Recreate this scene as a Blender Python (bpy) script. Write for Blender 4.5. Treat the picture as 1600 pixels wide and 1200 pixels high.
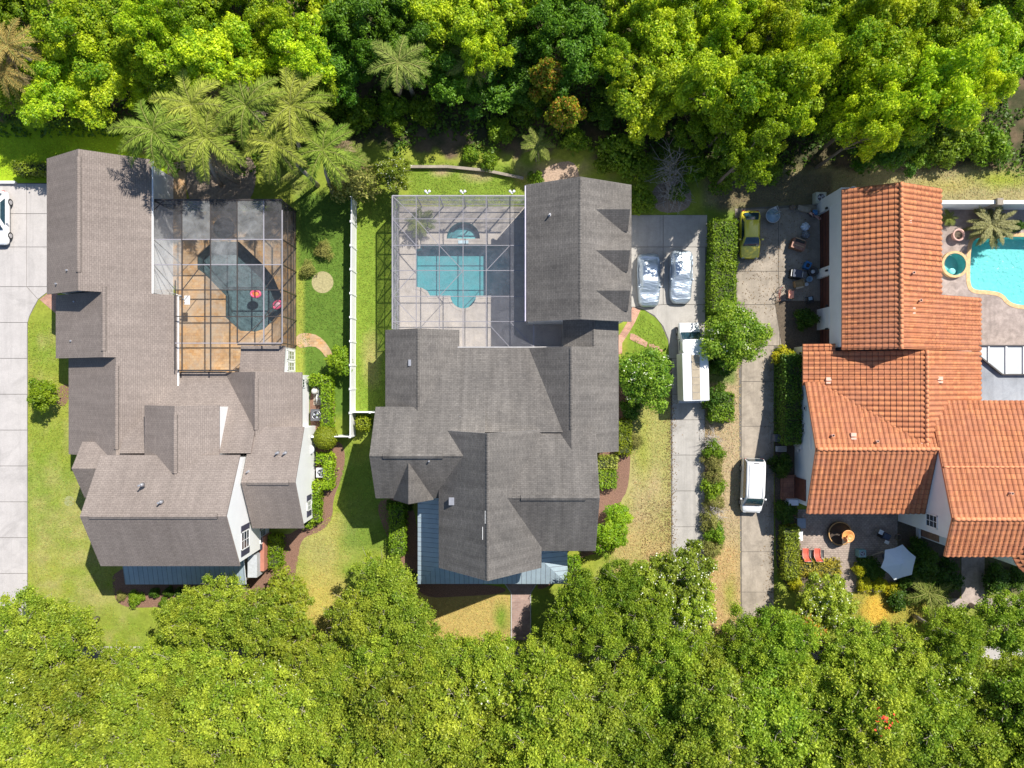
import bpy, bmesh, math, random
import numpy as np
from mathutils import Vector, Matrix, geometry

for o in list(bpy.data.objects): bpy.data.objects.remove(o)
scene = bpy.context.scene
C = scene.collection
rad = math.radians
HC = 65.3          # flying height in metres
PPM = 17.0         # ground pixels per metre in the survey drawing

# ---------------------------------------------------------------- camera
cam_data = bpy.data.cameras.new('camera')
cam_data.sensor_width = 36.0
cam_data.lens = 36.0 * 1110 / 1600
cam_data.clip_end = 2000
cam = bpy.data.objects.new('camera', cam_data)
cam.location = (0, 0, HC)
cam.rotation_euler = (0, 0, 0)
C.objects.link(cam)
scene.camera = cam

# ---------------------------------------------------------------- sky, sun, exposure
SA, SB = 0.56, 0.64      # horizontal run of a shadow per metre of height (west, south)
sun_dir = Vector((SA, SB, 1)).normalized()
elev = math.asin(sun_dir.z)
azim = math.atan2(SA, SB)
world = bpy.data.worlds.new('World'); scene.world = world
world.use_nodes = True
nt = world.node_tree; nt.nodes.clear()
out = nt.nodes.new('ShaderNodeOutputWorld'); bg = nt.nodes.new('ShaderNodeBackground')
sky = nt.nodes.new('ShaderNodeTexSky'); sky.sky_type = 'NISHITA'
sky.sun_disc = False; sky.sun_elevation = elev; sky.sun_rotation = azim
sky.air_density = 1.0; sky.dust_density = 0.6; sky.ozone_density = 3.0
bg.inputs['Strength'].default_value = 0.10
nt.links.new(sky.outputs[0], bg.inputs[0]); nt.links.new(bg.outputs[0], out.inputs[0])
sl = bpy.data.lights.new('sun', 'SUN'); sl.energy = 5.0; sl.angle = rad(0.5); sl.color = (1.0, 0.95, 0.87)
sun = bpy.data.objects.new('sun', sl); C.objects.link(sun)
sun.location = (20, 25, 60)
sun.rotation_euler = sun_dir.to_track_quat('Z', 'Y').to_euler()
scene.view_settings.view_transform = 'Standard'
scene.view_settings.look = 'None'
scene.view_settings.exposure = 0.55
scene.view_settings.gamma = 1.0
scene.render.resolution_x = 1024; scene.render.resolution_y = 768
try:
    scene.cycles.max_bounces = 6
    scene.cycles.transparent_max_bounces = 16
except Exception: pass

# ---------------------------------------------------------------- survey helpers
def X(px, h): return 800 + (px - 800) * (1 - h / HC)
def Y(py, h): return 600 + (py - 600) * (1 - h / HC)
def W(gx, gy, z=0.0): return Vector(((gx - 800) / PPM, (600 - gy) / PPM, z))
def AT(px, py, h): return W(X(px, h), Y(py, h), 0)      # ground point under something seen at px,py and h high

# ---------------------------------------------------------------- materials
MATS = {}
def newmat(name):
    m = bpy.data.materials.new(name); m.use_nodes = True
    t = m.node_tree; t.nodes.clear()
    o = t.nodes.new('ShaderNodeOutputMaterial'); p = t.nodes.new('ShaderNodeBsdfPrincipled')
    t.links.new(p.outputs[0], o.inputs[0])
    return m, t, p, o
def N(t, kind, **kw):
    n = t.nodes.new(kind)
    for k, v in kw.items():
        if k in n.inputs.keys() if hasattr(n.inputs, 'keys') else False: n.inputs[k].default_value = v
        else: setattr(n, k, v)
    return n
def mixc(t, fac, a, b, mode='MIX'):
    n = t.nodes.new('ShaderNodeMix'); n.data_type = 'RGBA'; n.blend_type = mode
    for inp, v in ((n.inputs[0], fac), (n.inputs[6], a), (n.inputs[7], b)):
        if hasattr(v, 'links') or hasattr(v, 'is_output'): t.links.new(v, inp)
        elif isinstance(v, (int, float)): inp.default_value = v
        else: inp.default_value = (*v, 1) if len(v) == 3 else v
    return n.outputs[2]
def ramp(t, src, stops):
    r = t.nodes.new('ShaderNodeValToRGB'); e = r.color_ramp.elements
    while len(e) < len(stops): e.new(0.5)
    for el, (p, c) in zip(e, stops):
        el.position = p; el.color = (c, c, c, 1) if isinstance(c, (int, float)) else (*c, 1)
    t.links.new(src, r.inputs[0]); return r.outputs[0]
def noise(t, scale, detail=4, rough=0.6, vec=None, dist=0):
    n = t.nodes.new('ShaderNodeTexNoise'); n.inputs['Scale'].default_value = scale
    n.inputs['Detail'].default_value = detail; n.inputs['Roughness'].default_value = rough
    n.inputs['Distortion'].default_value = dist
    if vec is not None: t.links.new(vec, n.inputs['Vector'])
    return n.outputs[0]
def geo_pos(t): return t.nodes.new('ShaderNodeNewGeometry').outputs['Position']
def uvco(t): return t.nodes.new('ShaderNodeUVMap').outputs[0]
def bump(t, p, h, strength=0.3, dist=0.05):
    b = t.nodes.new('ShaderNodeBump'); b.inputs['Strength'].default_value = strength; b.inputs['Distance'].default_value = dist
    t.links.new(h, b.inputs['Height']); t.links.new(b.outputs[0], p.inputs['Normal'])

def plain(name, col, rough=0.6, metal=0.0, var=0.12, scale=3.0, fine=0, coat=0):
    if name in MATS: return MATS[name]
    m, t, p, o = newmat(name)
    pos = t.nodes.new('ShaderNodeTexCoord').outputs['Object']
    n1 = noise(t, scale, 5, 0.65, pos)
    lo = tuple(c * (1 - var) for c in col); hi = tuple(min(1, c * (1 + var)) for c in col)
    c = mixc(t, ramp(t, n1, [(0.3, 0.0), (0.7, 1.0)]), lo, hi)
    t.links.new(c, p.inputs['Base Color'])
    p.inputs['Roughness'].default_value = rough; p.inputs['Metallic'].default_value = metal
    if coat: p.inputs['Coat Weight'].default_value = coat
    if fine: bump(t, p, noise(t, fine, 3, 0.6, pos), 0.25, 0.02)
    MATS[name] = m; return m

def shingle(name, c1, c2, stain, streak=0.45):
    m, t, p, o = newmat(name)
    uv = uvco(t)
    b = t.nodes.new('ShaderNodeTexBrick')
    b.inputs['Scale'].default_value = 1.0
    b.inputs['Brick Width'].default_value = 0.34; b.inputs['Row Height'].default_value = 0.16
    b.inputs['Mortar Size'].default_value = 0.016; b.inputs['Mortar Smooth'].default_value = 0.4
    b.inputs['Color1'].default_value = (*c1, 1); b.inputs['Color2'].default_value = (*c2, 1)
    b.inputs['Mortar'].default_value = (*[c * 0.62 for c in c1], 1)
    b.inputs['Bias'].default_value = 0.0
    t.links.new(uv, b.inputs['Vector'])
    pos = geo_pos(t)
    big = noise(t, 0.16, 6, 0.65, pos, 0.4)
    c = mixc(t, ramp(t, big, [(0.35, 0.0), (0.72, 1.0)]), b.outputs[0], stain, 'MULTIPLY')
    # streaks that run down the slope
    mp = t.nodes.new('ShaderNodeMapping'); mp.inputs['Scale'].default_value = (1.6, 0.12, 1)
    t.links.new(uv, mp.inputs[0])
    st = noise(t, 1.0, 4, 0.7, mp.outputs[0])
    c = mixc(t, streak, c, mixc(t, ramp(t, st, [(0.3, 0.0), (0.7, 1.0)]), (0.5, 0.5, 0.5), (1.0, 1.0, 1.0)), 'MULTIPLY')
    gr = noise(t, 9.0, 2, 0.8, pos)
    c = mixc(t, 0.85, c, ramp(t, gr, [(0.28, 0.80), (0.72, 1.16)]), 'MULTIPLY')
    t.links.new(c, p.inputs['Base Color'])
    p.inputs['Roughness'].default_value = 0.95
    p.inputs['Specular IOR Level'].default_value = 0.15
    bump(t, p, b.outputs['Fac'], 0.35, -0.02)
    MATS[name] = m; return m

def tilemat():
    m, t, p, o = newmat('clay_tile')
    uv = uvco(t)
    b = t.nodes.new('ShaderNodeTexBrick'); b.offset = 0.0
    b.inputs['Scale'].default_value = 1.0
    b.inputs['Brick Width'].default_value = 0.44; b.inputs['Row Height'].default_value = 0.46
    b.inputs['Mortar Size'].default_value = 0.03; b.inputs['Mortar Smooth'].default_value = 0.5
    b.inputs['Color1'].default_value = (0.56, 0.225, 0.098, 1); b.inputs['Color2'].default_value = (0.42, 0.155, 0.072, 1)
    b.inputs['Mortar'].default_value = (0.17, 0.06, 0.035, 1)
    t.links.new(uv, b.inputs['Vector'])
    pos = geo_pos(t)
    n1 = noise(t, 0.35, 6, 0.7, pos, 0.3)
    c = mixc(t, ramp(t, n1, [(0.42, 0.0), (0.72, 0.85)]), b.outputs[0], (0.40, 0.165, 0.095))
    n2 = noise(t, 2.2, 3, 0.7, pos)
    c = mixc(t, 0.7, c, ramp(t, n2, [(0.28, 0.74), (0.72, 1.14)]), 'MULTIPLY')
    t.links.new(c, p.inputs['Base Color']); p.inputs['Roughness'].default_value = 0.8
    p.inputs['Specular IOR Level'].default_value = 0.25
    MATS['tile'] = m; return m

def metalroof(name='metal_roof'):
    m, t, p, o = newmat(name)
    uv = uvco(t)
    b = t.nodes.new('ShaderNodeTexBrick'); b.offset = 0.0
    b.inputs['Scale'].default_value = 1.0; b.inputs['Brick Width'].default_value = 0.42; b.inputs['Row Height'].default_value = 40
    b.inputs['Mortar Size'].default_value = 0.022; b.inputs['Mortar Smooth'].default_value = 0.2
    b.inputs['Color1'].default_value = (0.34, 0.42, 0.47, 1); b.inputs['Color2'].default_value = (0.31, 0.39, 0.44, 1)
    b.inputs['Mortar'].default_value = (0.17, 0.19, 0.22, 1)
    t.links.new(uv, b.inputs['Vector'])
    pos = geo_pos(t)
    c = mixc(t, 0.5, b.outputs[0], ramp(t, noise(t, 1.2, 5, 0.7, pos), [(0.3, 0.75), (0.7, 1.15)]), 'MULTIPLY')
    t.links.new(c, p.inputs['Base Color']); p.inputs['Roughness'].default_value = 0.45; p.inputs['Metallic'].default_value = 0.05
    bump(t, p, b.outputs['Fac'], 0.6, 0.04)
    MATS[name] = m; return m

def concrete(name, col, dark=0.8, scale=0.6):
    m, t, p, o = newmat(name)
    pos = geo_pos(t)
    a = noise(t, scale, 7, 0.7, pos, 0.5); f = noise(t, 12, 3, 0.7, pos)
    lo = tuple(c * dark for c in col)
    c = mixc(t, ramp(t, a, [(0.32, 0.0), (0.62, 1.0)]), lo, col)
    st = noise(t, 0.22, 8, 0.75, pos, 1.2)
    c = mixc(t, ramp(t, st, [(0.52, 0.0), (0.74, 0.8)]), c, tuple(x * dark * 0.72 for x in col))
    mp = t.nodes.new('ShaderNodeMapping'); mp.inputs['Scale'].default_value = (1.3, 0.06, 1); t.links.new(pos, mp.inputs[0])
    ty = noise(t, 1.0, 4, 0.7, mp.outputs[0], 0.3)
    c = mixc(t, ramp(t, ty, [(0.5, 0.0), (0.72, 0.55)]), c, tuple(x * dark * 0.8 for x in col))
    c = mixc(t, 0.6, c, ramp(t, f, [(0.3, 0.85), (0.7, 1.1)]), 'MULTIPLY')
    t.links.new(c, p.inputs['Base Color']); p.inputs['Roughness'].default_value = 0.9
    p.inputs['Specular IOR Level'].default_value = 0.2
    bump(t, p, f, 0.2, 0.01)
    MATS[name] = m; return m

def brickmat(name, c1, c2, mortar, bw=0.22, bh=0.11, use_uv=False):
    m, t, p, o = newmat(name)
    pos = uvco(t) if use_uv else geo_pos(t)
    b = t.nodes.new('ShaderNodeTexBrick')
    b.inputs['Scale'].default_value = 1.0; b.inputs['Brick Width'].default_value = bw; b.inputs['Row Height'].default_value = bh
    b.inputs['Mortar Size'].default_value = 0.012
    b.inputs['Color1'].default_value = (*c1, 1); b.inputs['Color2'].default_value = (*c2, 1); b.inputs['Mortar'].default_value = (*mortar, 1)
    t.links.new(pos, b.inputs['Vector'])
    n = noise(t, 0.7, 6, 0.75, pos, 0.8)
    c = mixc(t, 0.85, b.outputs[0], ramp(t, n, [(0.32, 0.55), (0.68, 1.25)]), 'MULTIPLY')
    if name == 'travertine': c = mixc(t, ramp(t, noise(t, 0.45, 5, 0.7, pos, 0.6), [(0.42, 0.0), (0.62, 0.75)]), c, (0.36, 0.30, 0.235))
    t.links.new(c, p.inputs['Base Color']); p.inputs['Roughness'].default_value = 0.9
    bump(t, p, b.outputs['Fac'], 0.3, -0.01)
    MATS[name] = m; return m

def leafmat(name, rough=0.55, trans=0.35, spec=0.3):
    m, t, p, o = newmat(name)
    a = t.nodes.new('ShaderNodeAttribute'); a.attribute_name = 'leaf'
    oi = t.nodes.new('ShaderNodeObjectInfo')
    hsv = t.nodes.new('ShaderNodeHueSaturation')
    mr = t.nodes.new('ShaderNodeMapRange'); mr.inputs[3].default_value = 0.490; mr.inputs[4].default_value = 0.506
    t.links.new(oi.outputs['Random'], mr.inputs[0]); t.links.new(mr.outputs[0], hsv.inputs['Hue'])
    mv = t.nodes.new('ShaderNodeMapRange'); mv.inputs[3].default_value = 0.82; mv.inputs[4].default_value = 1.2
    mw = t.nodes.new('ShaderNodeMath'); mw.operation = 'MULTIPLY'; mw.inputs[1].default_value = 7.31
    fr = t.nodes.new('ShaderNodeMath'); fr.operation = 'FRACT'
    t.links.new(oi.outputs['Random'], mw.inputs[0]); t.links.new(mw.outputs[0], fr.inputs[0]); t.links.new(fr.outputs[0], mv.inputs[0])
    t.links.new(mv.outputs[0], hsv.inputs['Value']); t.links.new(a.outputs['Color'], hsv.inputs['Color'])
    t.links.new(hsv.outputs[0], p.inputs['Base Color'])
    p.inputs['Roughness'].default_value = rough; p.inputs['Specular IOR Level'].default_value = spec
    tr = t.nodes.new('ShaderNodeBsdfTranslucent'); t.links.new(hsv.outputs[0], tr.inputs[0])
    mx = t.nodes.new('ShaderNodeMixShader'); mx.inputs[0].default_value = trans
    t.links.new(p.outputs[0], mx.inputs[1]); t.links.new(tr.outputs[0], mx.inputs[2]); t.links.new(mx.outputs[0], o.inputs[0])
    MATS[name] = m; return m

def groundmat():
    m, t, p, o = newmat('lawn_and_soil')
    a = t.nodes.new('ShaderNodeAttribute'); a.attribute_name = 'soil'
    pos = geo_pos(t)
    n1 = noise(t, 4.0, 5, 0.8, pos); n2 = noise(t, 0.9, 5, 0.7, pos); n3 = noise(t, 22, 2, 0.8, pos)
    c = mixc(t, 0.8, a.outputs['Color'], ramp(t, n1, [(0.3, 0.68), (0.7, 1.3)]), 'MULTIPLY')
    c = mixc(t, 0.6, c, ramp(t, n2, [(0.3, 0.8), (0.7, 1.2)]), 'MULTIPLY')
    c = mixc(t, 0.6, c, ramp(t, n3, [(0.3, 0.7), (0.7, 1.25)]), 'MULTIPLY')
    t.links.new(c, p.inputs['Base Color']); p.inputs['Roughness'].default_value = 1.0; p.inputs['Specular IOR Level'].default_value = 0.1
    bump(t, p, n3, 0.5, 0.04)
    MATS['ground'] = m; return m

def watermat(name, tint, surf=0.16, ripple=6.0, bs=0.25):
    m, t, p, o = newmat(name)
    for n in list(t.nodes):
        if n.type == 'BSDF_PRINCIPLED': t.nodes.remove(n)
    tr = t.nodes.new('ShaderNodeBsdfTransparent'); tr.inputs[0].default_value = (*tint, 1)
    gl = t.nodes.new('ShaderNodeBsdfGlossy'); gl.inputs['Roughness'].default_value = 0.06
    fr = t.nodes.new('ShaderNodeFresnel'); fr.inputs[0].default_value = 1.33
    pos = geo_pos(t)
    b = t.nodes.new('ShaderNodeBump'); b.inputs['Strength'].default_value = bs; b.inputs['Distance'].default_value = 0.10
    t.links.new(noise(t, ripple, 3, 0.6, pos, 0.6), b.inputs['Height'])
    t.links.new(b.outputs[0], gl.inputs['Normal']); t.links.new(b.outputs[0], fr.inputs['Normal'])
    mx = t.nodes.new('ShaderNodeMixShader'); t.links.new(fr.outputs[0], mx.inputs[0])
    t.links.new(tr.outputs[0], mx.inputs[1]); t.links.new(gl.outputs[0], mx.inputs[2]); t.links.new(mx.outputs[0], o.inputs[0])
    MATS[name] = m; return m

def screenmat(name, col, fac):
    m, t, p, o = newmat(name)
    p.inputs['Base Color'].default_value = (*col, 1); p.inputs['Roughness'].default_value = 0.7
    tr = t.nodes.new('ShaderNodeBsdfTransparent')
    pos = geo_pos(t)
    f = ramp(t, noise(t, 1.1, 6, 0.7, pos, 0.5), [(0.30, max(0, fac * 0.45)), (0.70, min(1, fac * 1.5))])
    mx = t.nodes.new('ShaderNodeMixShader'); t.links.new(f, mx.inputs[0])
    t.links.new(tr.outputs[0], mx.inputs[1]); t.links.new(p.outputs[0], mx.inputs[2]); t.links.new(mx.outputs[0], o.inputs[0])
    MATS[name] = m; return m

M_shL = shingle('brown_shingle', (0.305, 0.256, 0.226), (0.262, 0.219, 0.194), (0.84, 0.83, 0.83))
M_shM = shingle('grey_shingle', (0.235, 0.215, 0.195), (0.185, 0.170, 0.156), (0.60, 0.61, 0.63), 0.75)
M_tile = tilemat(); M_metal = metalroof()
M_conc = concrete('driveway_concrete', (0.47, 0.44, 0.42), 0.86)
M_concR = concrete('aged_concrete', (0.39, 0.335, 0.27), 0.62, 0.9)
M_concM = concrete('grey_concrete', (0.42, 0.395, 0.36), 0.8)
M_deckM = concrete('pool_deck_concrete', (0.50, 0.45, 0.40), 0.8, 1.1)
M_stampR = concrete('stamped_concrete', (0.44, 0.36, 0.32), 0.6, 1.6)
M_trav = brickmat('travertine', (0.46, 0.255, 0.10), (0.50, 0.335, 0.18), (0.36, 0.22, 0.115), 0.40, 0.26)
M_brickpath = brickmat('red_brick_paving', (0.52, 0.26, 0.17), (0.43, 0.20, 0.13), (0.45, 0.36, 0.30))
M_paver = brickmat('patio_pavers', (0.42, 0.34, 0.28), (0.33, 0.26, 0.22), (0.17, 0.14, 0.12), 0.30, 0.18)
M_frontpath = brickmat('front_path_brick', (0.36, 0.25, 0.21), (0.30, 0.20, 0.17), (0.33, 0.26, 0.23), 0.4, 0.2)
M_brickwall = plain('brick_wall', (0.40, 0.16, 0.11), 0.9, fine=20)
M_white = plain('white_paint', (0.76, 0.76, 0.75), 0.6, var=0.03, scale=0.8)
M_stucco = plain('white_stucco', (0.72, 0.73, 0.74), 0.85, var=0.05, scale=0.6, fine=10)
M_fascia = plain('brown_fascia', (0.24, 0.19, 0.17), 0.7)
M_fasciaG = plain('grey_fascia', (0.35, 0.34, 0.34), 0.7)
M_terra = plain('terracotta_trim', (0.62, 0.24, 0.11), 0.8, var=0.2)
M_glass = plain('dark_glass', (0.03, 0.045, 0.06), 0.06, var=0.3, coat=1)
M_autoglass = plain('car_glass', (0.02, 0.05, 0.07), 0.05, var=0.3, coat=1)
M_shutter = plain('dark_shutter', (0.035, 0.035, 0.06), 0.6)
M_vent = plain('ridge_vent_cap', (0.265, 0.21, 0.185), 0.9, var=0.2, fine=12)
M_ventM = plain('ridge_cap_grey', (0.215, 0.20, 0.18), 0.9, var=0.3, fine=12)
M_pipe = plain('vent_metal', (0.45, 0.45, 0.47), 0.4, 0.6)
M_black = plain('black_plastic', (0.02, 0.02, 0.022), 0.5)
M_dkbrown = plain('garage_door_brown', (0.13, 0.045, 0.03), 0.6, var=0.25, scale=2)
M_bronze = plain('bronze_frame', (0.07, 0.06, 0.055), 0.45, 0.3)
M_alu = plain('grey_aluminium_frame', (0.30, 0.285, 0.31), 0.5, 0.1)
M_aluw = plain('white_aluminium_frame', (0.78, 0.78, 0.78), 0.45)
M_bark = plain('bark', (0.20, 0.15, 0.11), 0.95, var=0.35, scale=6, fine=14)
M_palebark = plain('pale_bark', (0.36, 0.31, 0.25), 0.95, var=0.3, scale=5, fine=14)
M_deadwood = plain('dead_fronds', (0.33, 0.25, 0.17), 0.95, var=0.35, scale=5)
M_mulch = plain('mulch', (0.20, 0.112, 0.078), 1.0, var=0.55, scale=14, fine=20)
M_sand = plain('dry_grass_ring', (0.34, 0.30, 0.15), 1.0, var=0.3, scale=6, fine=20)
M_joint = plain('joint_dirt', (0.15, 0.135, 0.12), 1.0)
M_tyre = plain('tyre_rubber', (0.02, 0.02, 0.02), 0.85)
M_rim = plain('alloy_rim', (0.55, 0.55, 0.57), 0.3, 0.8)
M_leaf = leafmat('leaves', 0.5, 0.42, 0.35); M_leafdull = leafmat('fine_leaves', 0.75, 0.3, 0.15)
M_ground = groundmat()
M_petal = plain('petals', (0.66, 0.68, 0.48), 0.7, var=0.05)

# ---------------------------------------------------------------- object helpers
def tag(o, label=None, cat=None, group=None, kind=None):
    if label: o['label'] = label
    if cat: o['category'] = cat
    if group: o['group'] = group
    if kind: o['kind'] = kind
    return o
def thing(name, loc, label, cat, group=None):
    o = bpy.data.objects.new(name, None); C.objects.link(o); o.location = loc
    o.empty_display_size = 0.5
    return tag(o, label, cat, group)
def wloc(o):
    v = Vector((0, 0, 0))
    while o is not None: v += Vector(o.location); o = o.parent
    return v
def dup(root, loc, label=None, group=None, rz=None, sc=None):
    r = root.copy(); C.objects.link(r); r.location = loc
    if rz is not None: r.rotation_euler = (0, 0, rz)
    if sc is not None: r.scale = sc
    if label: r['label'] = label
    if group: r['group'] = group
    for ch in list(root.children):
        c = ch.copy(); C.objects.link(c); c.parent = r
        for g in list(ch.children):
            d = g.copy(); C.objects.link(d); d.parent = c
    return r

class MB:
    """collects geometry in world metres and links it as one mesh object"""
    def __init__(s): s.v = []; s.f = []; s.uv = []; s.mi = []; s.sm = []
    def face(s, pts, uv=None, mi=0, sm=False):
        b = len(s.v); s.v += [tuple(p) for p in pts]; s.f.append(list(range(b, b + len(pts))))
        s.uv.append(uv or [(0, 0)] * len(pts)); s.mi.append(mi); s.sm.append(sm)
    def box(s, x0, x1, y0, y1, z0, z1, mi=0, mat=None):
        P = [Vector((x, y, z)) for z in (z0, z1) for y in (y0, y1) for x in (x0, x1)]
        if mat is not None: P = [mat @ p for p in P]
        for q in ((0, 2, 3, 1), (4, 5, 7, 6), (0, 1, 5, 4), (2, 6, 7, 3), (0, 4, 6, 2), (1, 3, 7, 5)):
            pts = [P[i] for i in q]
            u = [(p.x, p.y) for p in pts] if q in ((0, 2, 3, 1), (4, 5, 7, 6)) else [(p.x + p.y, p.z) for p in pts]
            s.face(pts, u, mi)
    def gbox(s, gx0, gx1, gy0, gy1, z0, z1, mi=0):
        a = W(gx0, gy1); b = W(gx1, gy0); s.box(a.x, b.x, a.y, b.y, z0, z1, mi)
    def bar(s, a, b, w=0.05, h=None, mi=0):
        a = Vector(a); b = Vector(b); d = (b - a)
        if d.length < 1e-6: return
        d.normalize(); up = Vector((0, 0, 1)) if abs(d.z) < 0.95 else Vector((1, 0, 0))
        sd = d.cross(up).normalized() * (w / 2); u2 = sd.cross(d).normalized() * ((h or w) / 2)
        q = [(-sd - u2), (sd - u2), (sd + u2), (-sd + u2)]
        A = [a + k for k in q]; B = [b + k for k in q]
        for i in range(4):
            j = (i + 1) % 4; s.face([A[i], A[j], B[j], B[i]], None, mi)
        s.face(A[::-1], None, mi); s.face(B, None, mi)
    def tube(s, pts, radii, n=8, mi=0, cap=True, sm=True):
        pts = [Vector(p) for p in pts]; rings = []
        for i, p in enumerate(pts):
            d = (pts[min(i + 1, len(pts) - 1)] - pts[max(i - 1, 0)]).normalized()
            up = Vector((0, 0, 1)) if abs(d.z) < 0.9 else Vector((1, 0, 0))
            a = d.cross(up).normalized(); b = a.cross(d).normalized()
            r = radii[i] if isinstance(radii, (list, tuple)) else radii
            base = len(s.v)
            for k in range(n):
                t = 2 * math.pi * k / n; s.v.append(tuple(p + a * math.cos(t) * r + b * math.sin(t) * r))
            rings.append(base)
        for i in range(len(rings) - 1):
            for k in range(n):
                k2 = (k + 1) % n
                s.f.append([rings[i] + k, rings[i] + k2, rings[i + 1] + k2, rings[i + 1] + k]); s.uv.append([(0, 0)] * 4); s.mi.append(mi); s.sm.append(sm)
        if cap:
            s.f.append([rings[0] + k for k in range(n)][::-1]); s.uv.append([(0, 0)] * n); s.mi.append(mi); s.sm.append(False)
            s.f.append([rings[-1] + k for k in range(n)]); s.uv.append([(0, 0)] * n); s.mi.append(mi); s.sm.append(False)
    def lathe(s, c, prof, n=24, mi=0, sm=True):
        """prof: list of (radius, z) turned about the vertical through c"""
        rows = []
        for r, z in prof:
            base = len(s.v)
            for k in range(n):
                t = 2 * math.pi * k / n; s.v.append((c[0] + math.cos(t) * r, c[1] + math.sin(t) * r, c[2] + z))
            rows.append(base)
        for i in range(len(rows) - 1):
            for k in range(n):
                k2 = (k + 1) % n
                s.f.append([rows[i] + k, rows[i] + k2, rows[i + 1] + k2, rows[i + 1] + k]); s.uv.append([(0, 0)] * 4); s.mi.append(mi); s.sm.append(sm)
    def poly(s, loop, holes=(), z=0.0, mi=0):
        """flat polygon (list of Vectors) with holes, facing up"""
        loops = [[Vector((p.x, p.y, 0)) for p in loop]] + [[Vector((p.x, p.y, 0)) for p in h] for h in holes]
        flat = [p for l in loops for p in l]
        for tri in geometry.tessellate_polygon(loops):
            a, b, c = (flat[i] for i in tri)
            if (b - a).cross(c - a).z < 0: b, c = c, b
            pts = [Vector((p.x, p.y, z)) for p in (a, b, c)]
            s.face(pts, [(p.x, p.y) for p in pts], mi)
    def skirt(s, loop, z0, z1, mi=0, inward=False):
        n = len(loop)
        for i in range(n):
            a, b = loop[i], loop[(i + 1) % n]
            s.face([Vector((a.x, a.y, z0)), Vector((b.x, b.y, z0)), Vector((b.x, b.y, z1)), Vector((a.x, a.y, z1))], [(0, z0), ((b - a).length, z0), ((b - a).length, z1), (0, z1)], mi)
    def build(s, name, mats, parent=None, smooth=False, label=None):
        off = wloc(parent) if parent is not None else Vector((0, 0, 0))
        me = bpy.data.meshes.new(name)
        me.from_pydata([(v[0] - off.x, v[1] - off.y, v[2] - off.z) for v in s.v], [], s.f)
        uvl = me.uv_layers.new(name='UVMap')
        flat = [c for f in s.uv for u in f for c in u]
        uvl.data.foreach_set('uv', flat)
        if not isinstance(mats, (list, tuple)): mats = [mats]
        for m in mats: me.materials.append(m)
        me.polygons.foreach_set('material_index', s.mi)
        me.polygons.foreach_set('use_smooth', [bool(x or smooth) for x in s.sm])
        me.update()
        o = bpy.data.objects.new(name, me); C.objects.link(o)
        if parent is not None: o.parent = parent
        if label: o['label'] = label
        return o

def gl(pts, z=0): return [W(a, b, z) for a, b in pts]
def circ(gx, gy, r, n=32, a0=0, a1=360, ry=None):
    ry = ry or r
    return [(gx + r * math.cos(rad(a0 + (a1 - a0) * i / (n if a1 - a0 >= 360 else n - 1))), gy - ry * math.sin(rad(a0 + (a1 - a0) * i / (n if a1 - a0 >= 360 else n - 1)))) for i in range(n)]
def smoothpoly(pts, it=2):
    for _ in range(it):
        q = []
        for i in range(len(pts)):
            a, b = pts[i], pts[(i + 1) % len(pts)]
            q += [(a[0] * .75 + b[0] * .25, a[1] * .75 + b[1] * .25), (a[0] * .25 + b[0] * .75, a[1] * .25 + b[1] * .75)]
        pts = q
    return pts
def sheet(name, pts, z, mat, parent=None, holes=(), thick=0.0, smooth=0):
    if smooth: pts = smoothpoly(pts, smooth)
    m = MB(); L = gl(pts); m.poly(L, [gl(h) for h in holes], z)
    if thick: m.skirt(L, z - thick, z)
    return m.build(name, mat, parent)
# ---------------------------------------------------------------- value noise on arrays
def vnoise(x, y, seed):
    r = np.random.RandomState(seed); L = r.rand(256, 256)
    xi = np.floor(x).astype(int); yi = np.floor(y).astype(int); fx = x - xi; fy = y - yi
    fx = fx * fx * (3 - 2 * fx); fy = fy * fy * (3 - 2 * fy)
    g = lambda i, j: L[i % 256, j % 256]
    return (g(xi, yi) * (1 - fx) + g(xi + 1, yi) * fx) * (1 - fy) + (g(xi, yi + 1) * (1 - fx) + g(xi + 1, yi + 1) * fx) * fy
def fbm(x, y, seed, o=4):
    s = 0; a = 0.5; n = 0
    for k in range(o): s = s + a * vnoise(x * 2 ** k, y * 2 ** k, seed + k); n += a; a *= 0.5
    return s / n

# pool and deck outlines (survey px)
deckM = [(624, 323), (822, 323), (870, 511), (870, 560), (600, 560), (624, 520)]
deckM = [(624, 323), (826, 323), (826, 505), (882, 505), (882, 560), (624, 560)]
poolM = [(657, 382), (797, 382), (797, 462)] + circ(724, 462, 20, 12, 0, -180) + [(672, 462), (668, 455), (660, 450), (650, 448), (650, 390), (657, 388)]
spaM = circ(724, 373, 26, 20, 0, 180)
deckL = [(262, 330), (462, 330), (462, 545), (398, 545), (398, 584), (276, 584), (276, 447), (262, 445)]
poolL = [(309, 400), (332, 378), (374, 378), (412, 414), (428, 434), (434, 448), (441, 462), (441, 486), (414, 514), (400, 518), (376, 517), (353, 496), (353, 462), (320, 428), (309, 420)]
spaL = circ(351, 357, 17, 24)
deckR = [(1420, 322), (1690, 322), (1690, 560), (1485, 560), (1485, 466), (1420, 466)]
poolR = smoothpoly([(1516, 394), (1520, 374), (1540, 370), (1553, 376), (1566, 370), (1600, 370), (1660, 372), (1664, 440), (1640, 478), (1604, 478), (1578, 474), (1566, 458), (1545, 454), (1520, 453), (1515, 442), (1515, 420)], 2)
spaR = circ(1488, 414, 17, 28)

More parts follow.
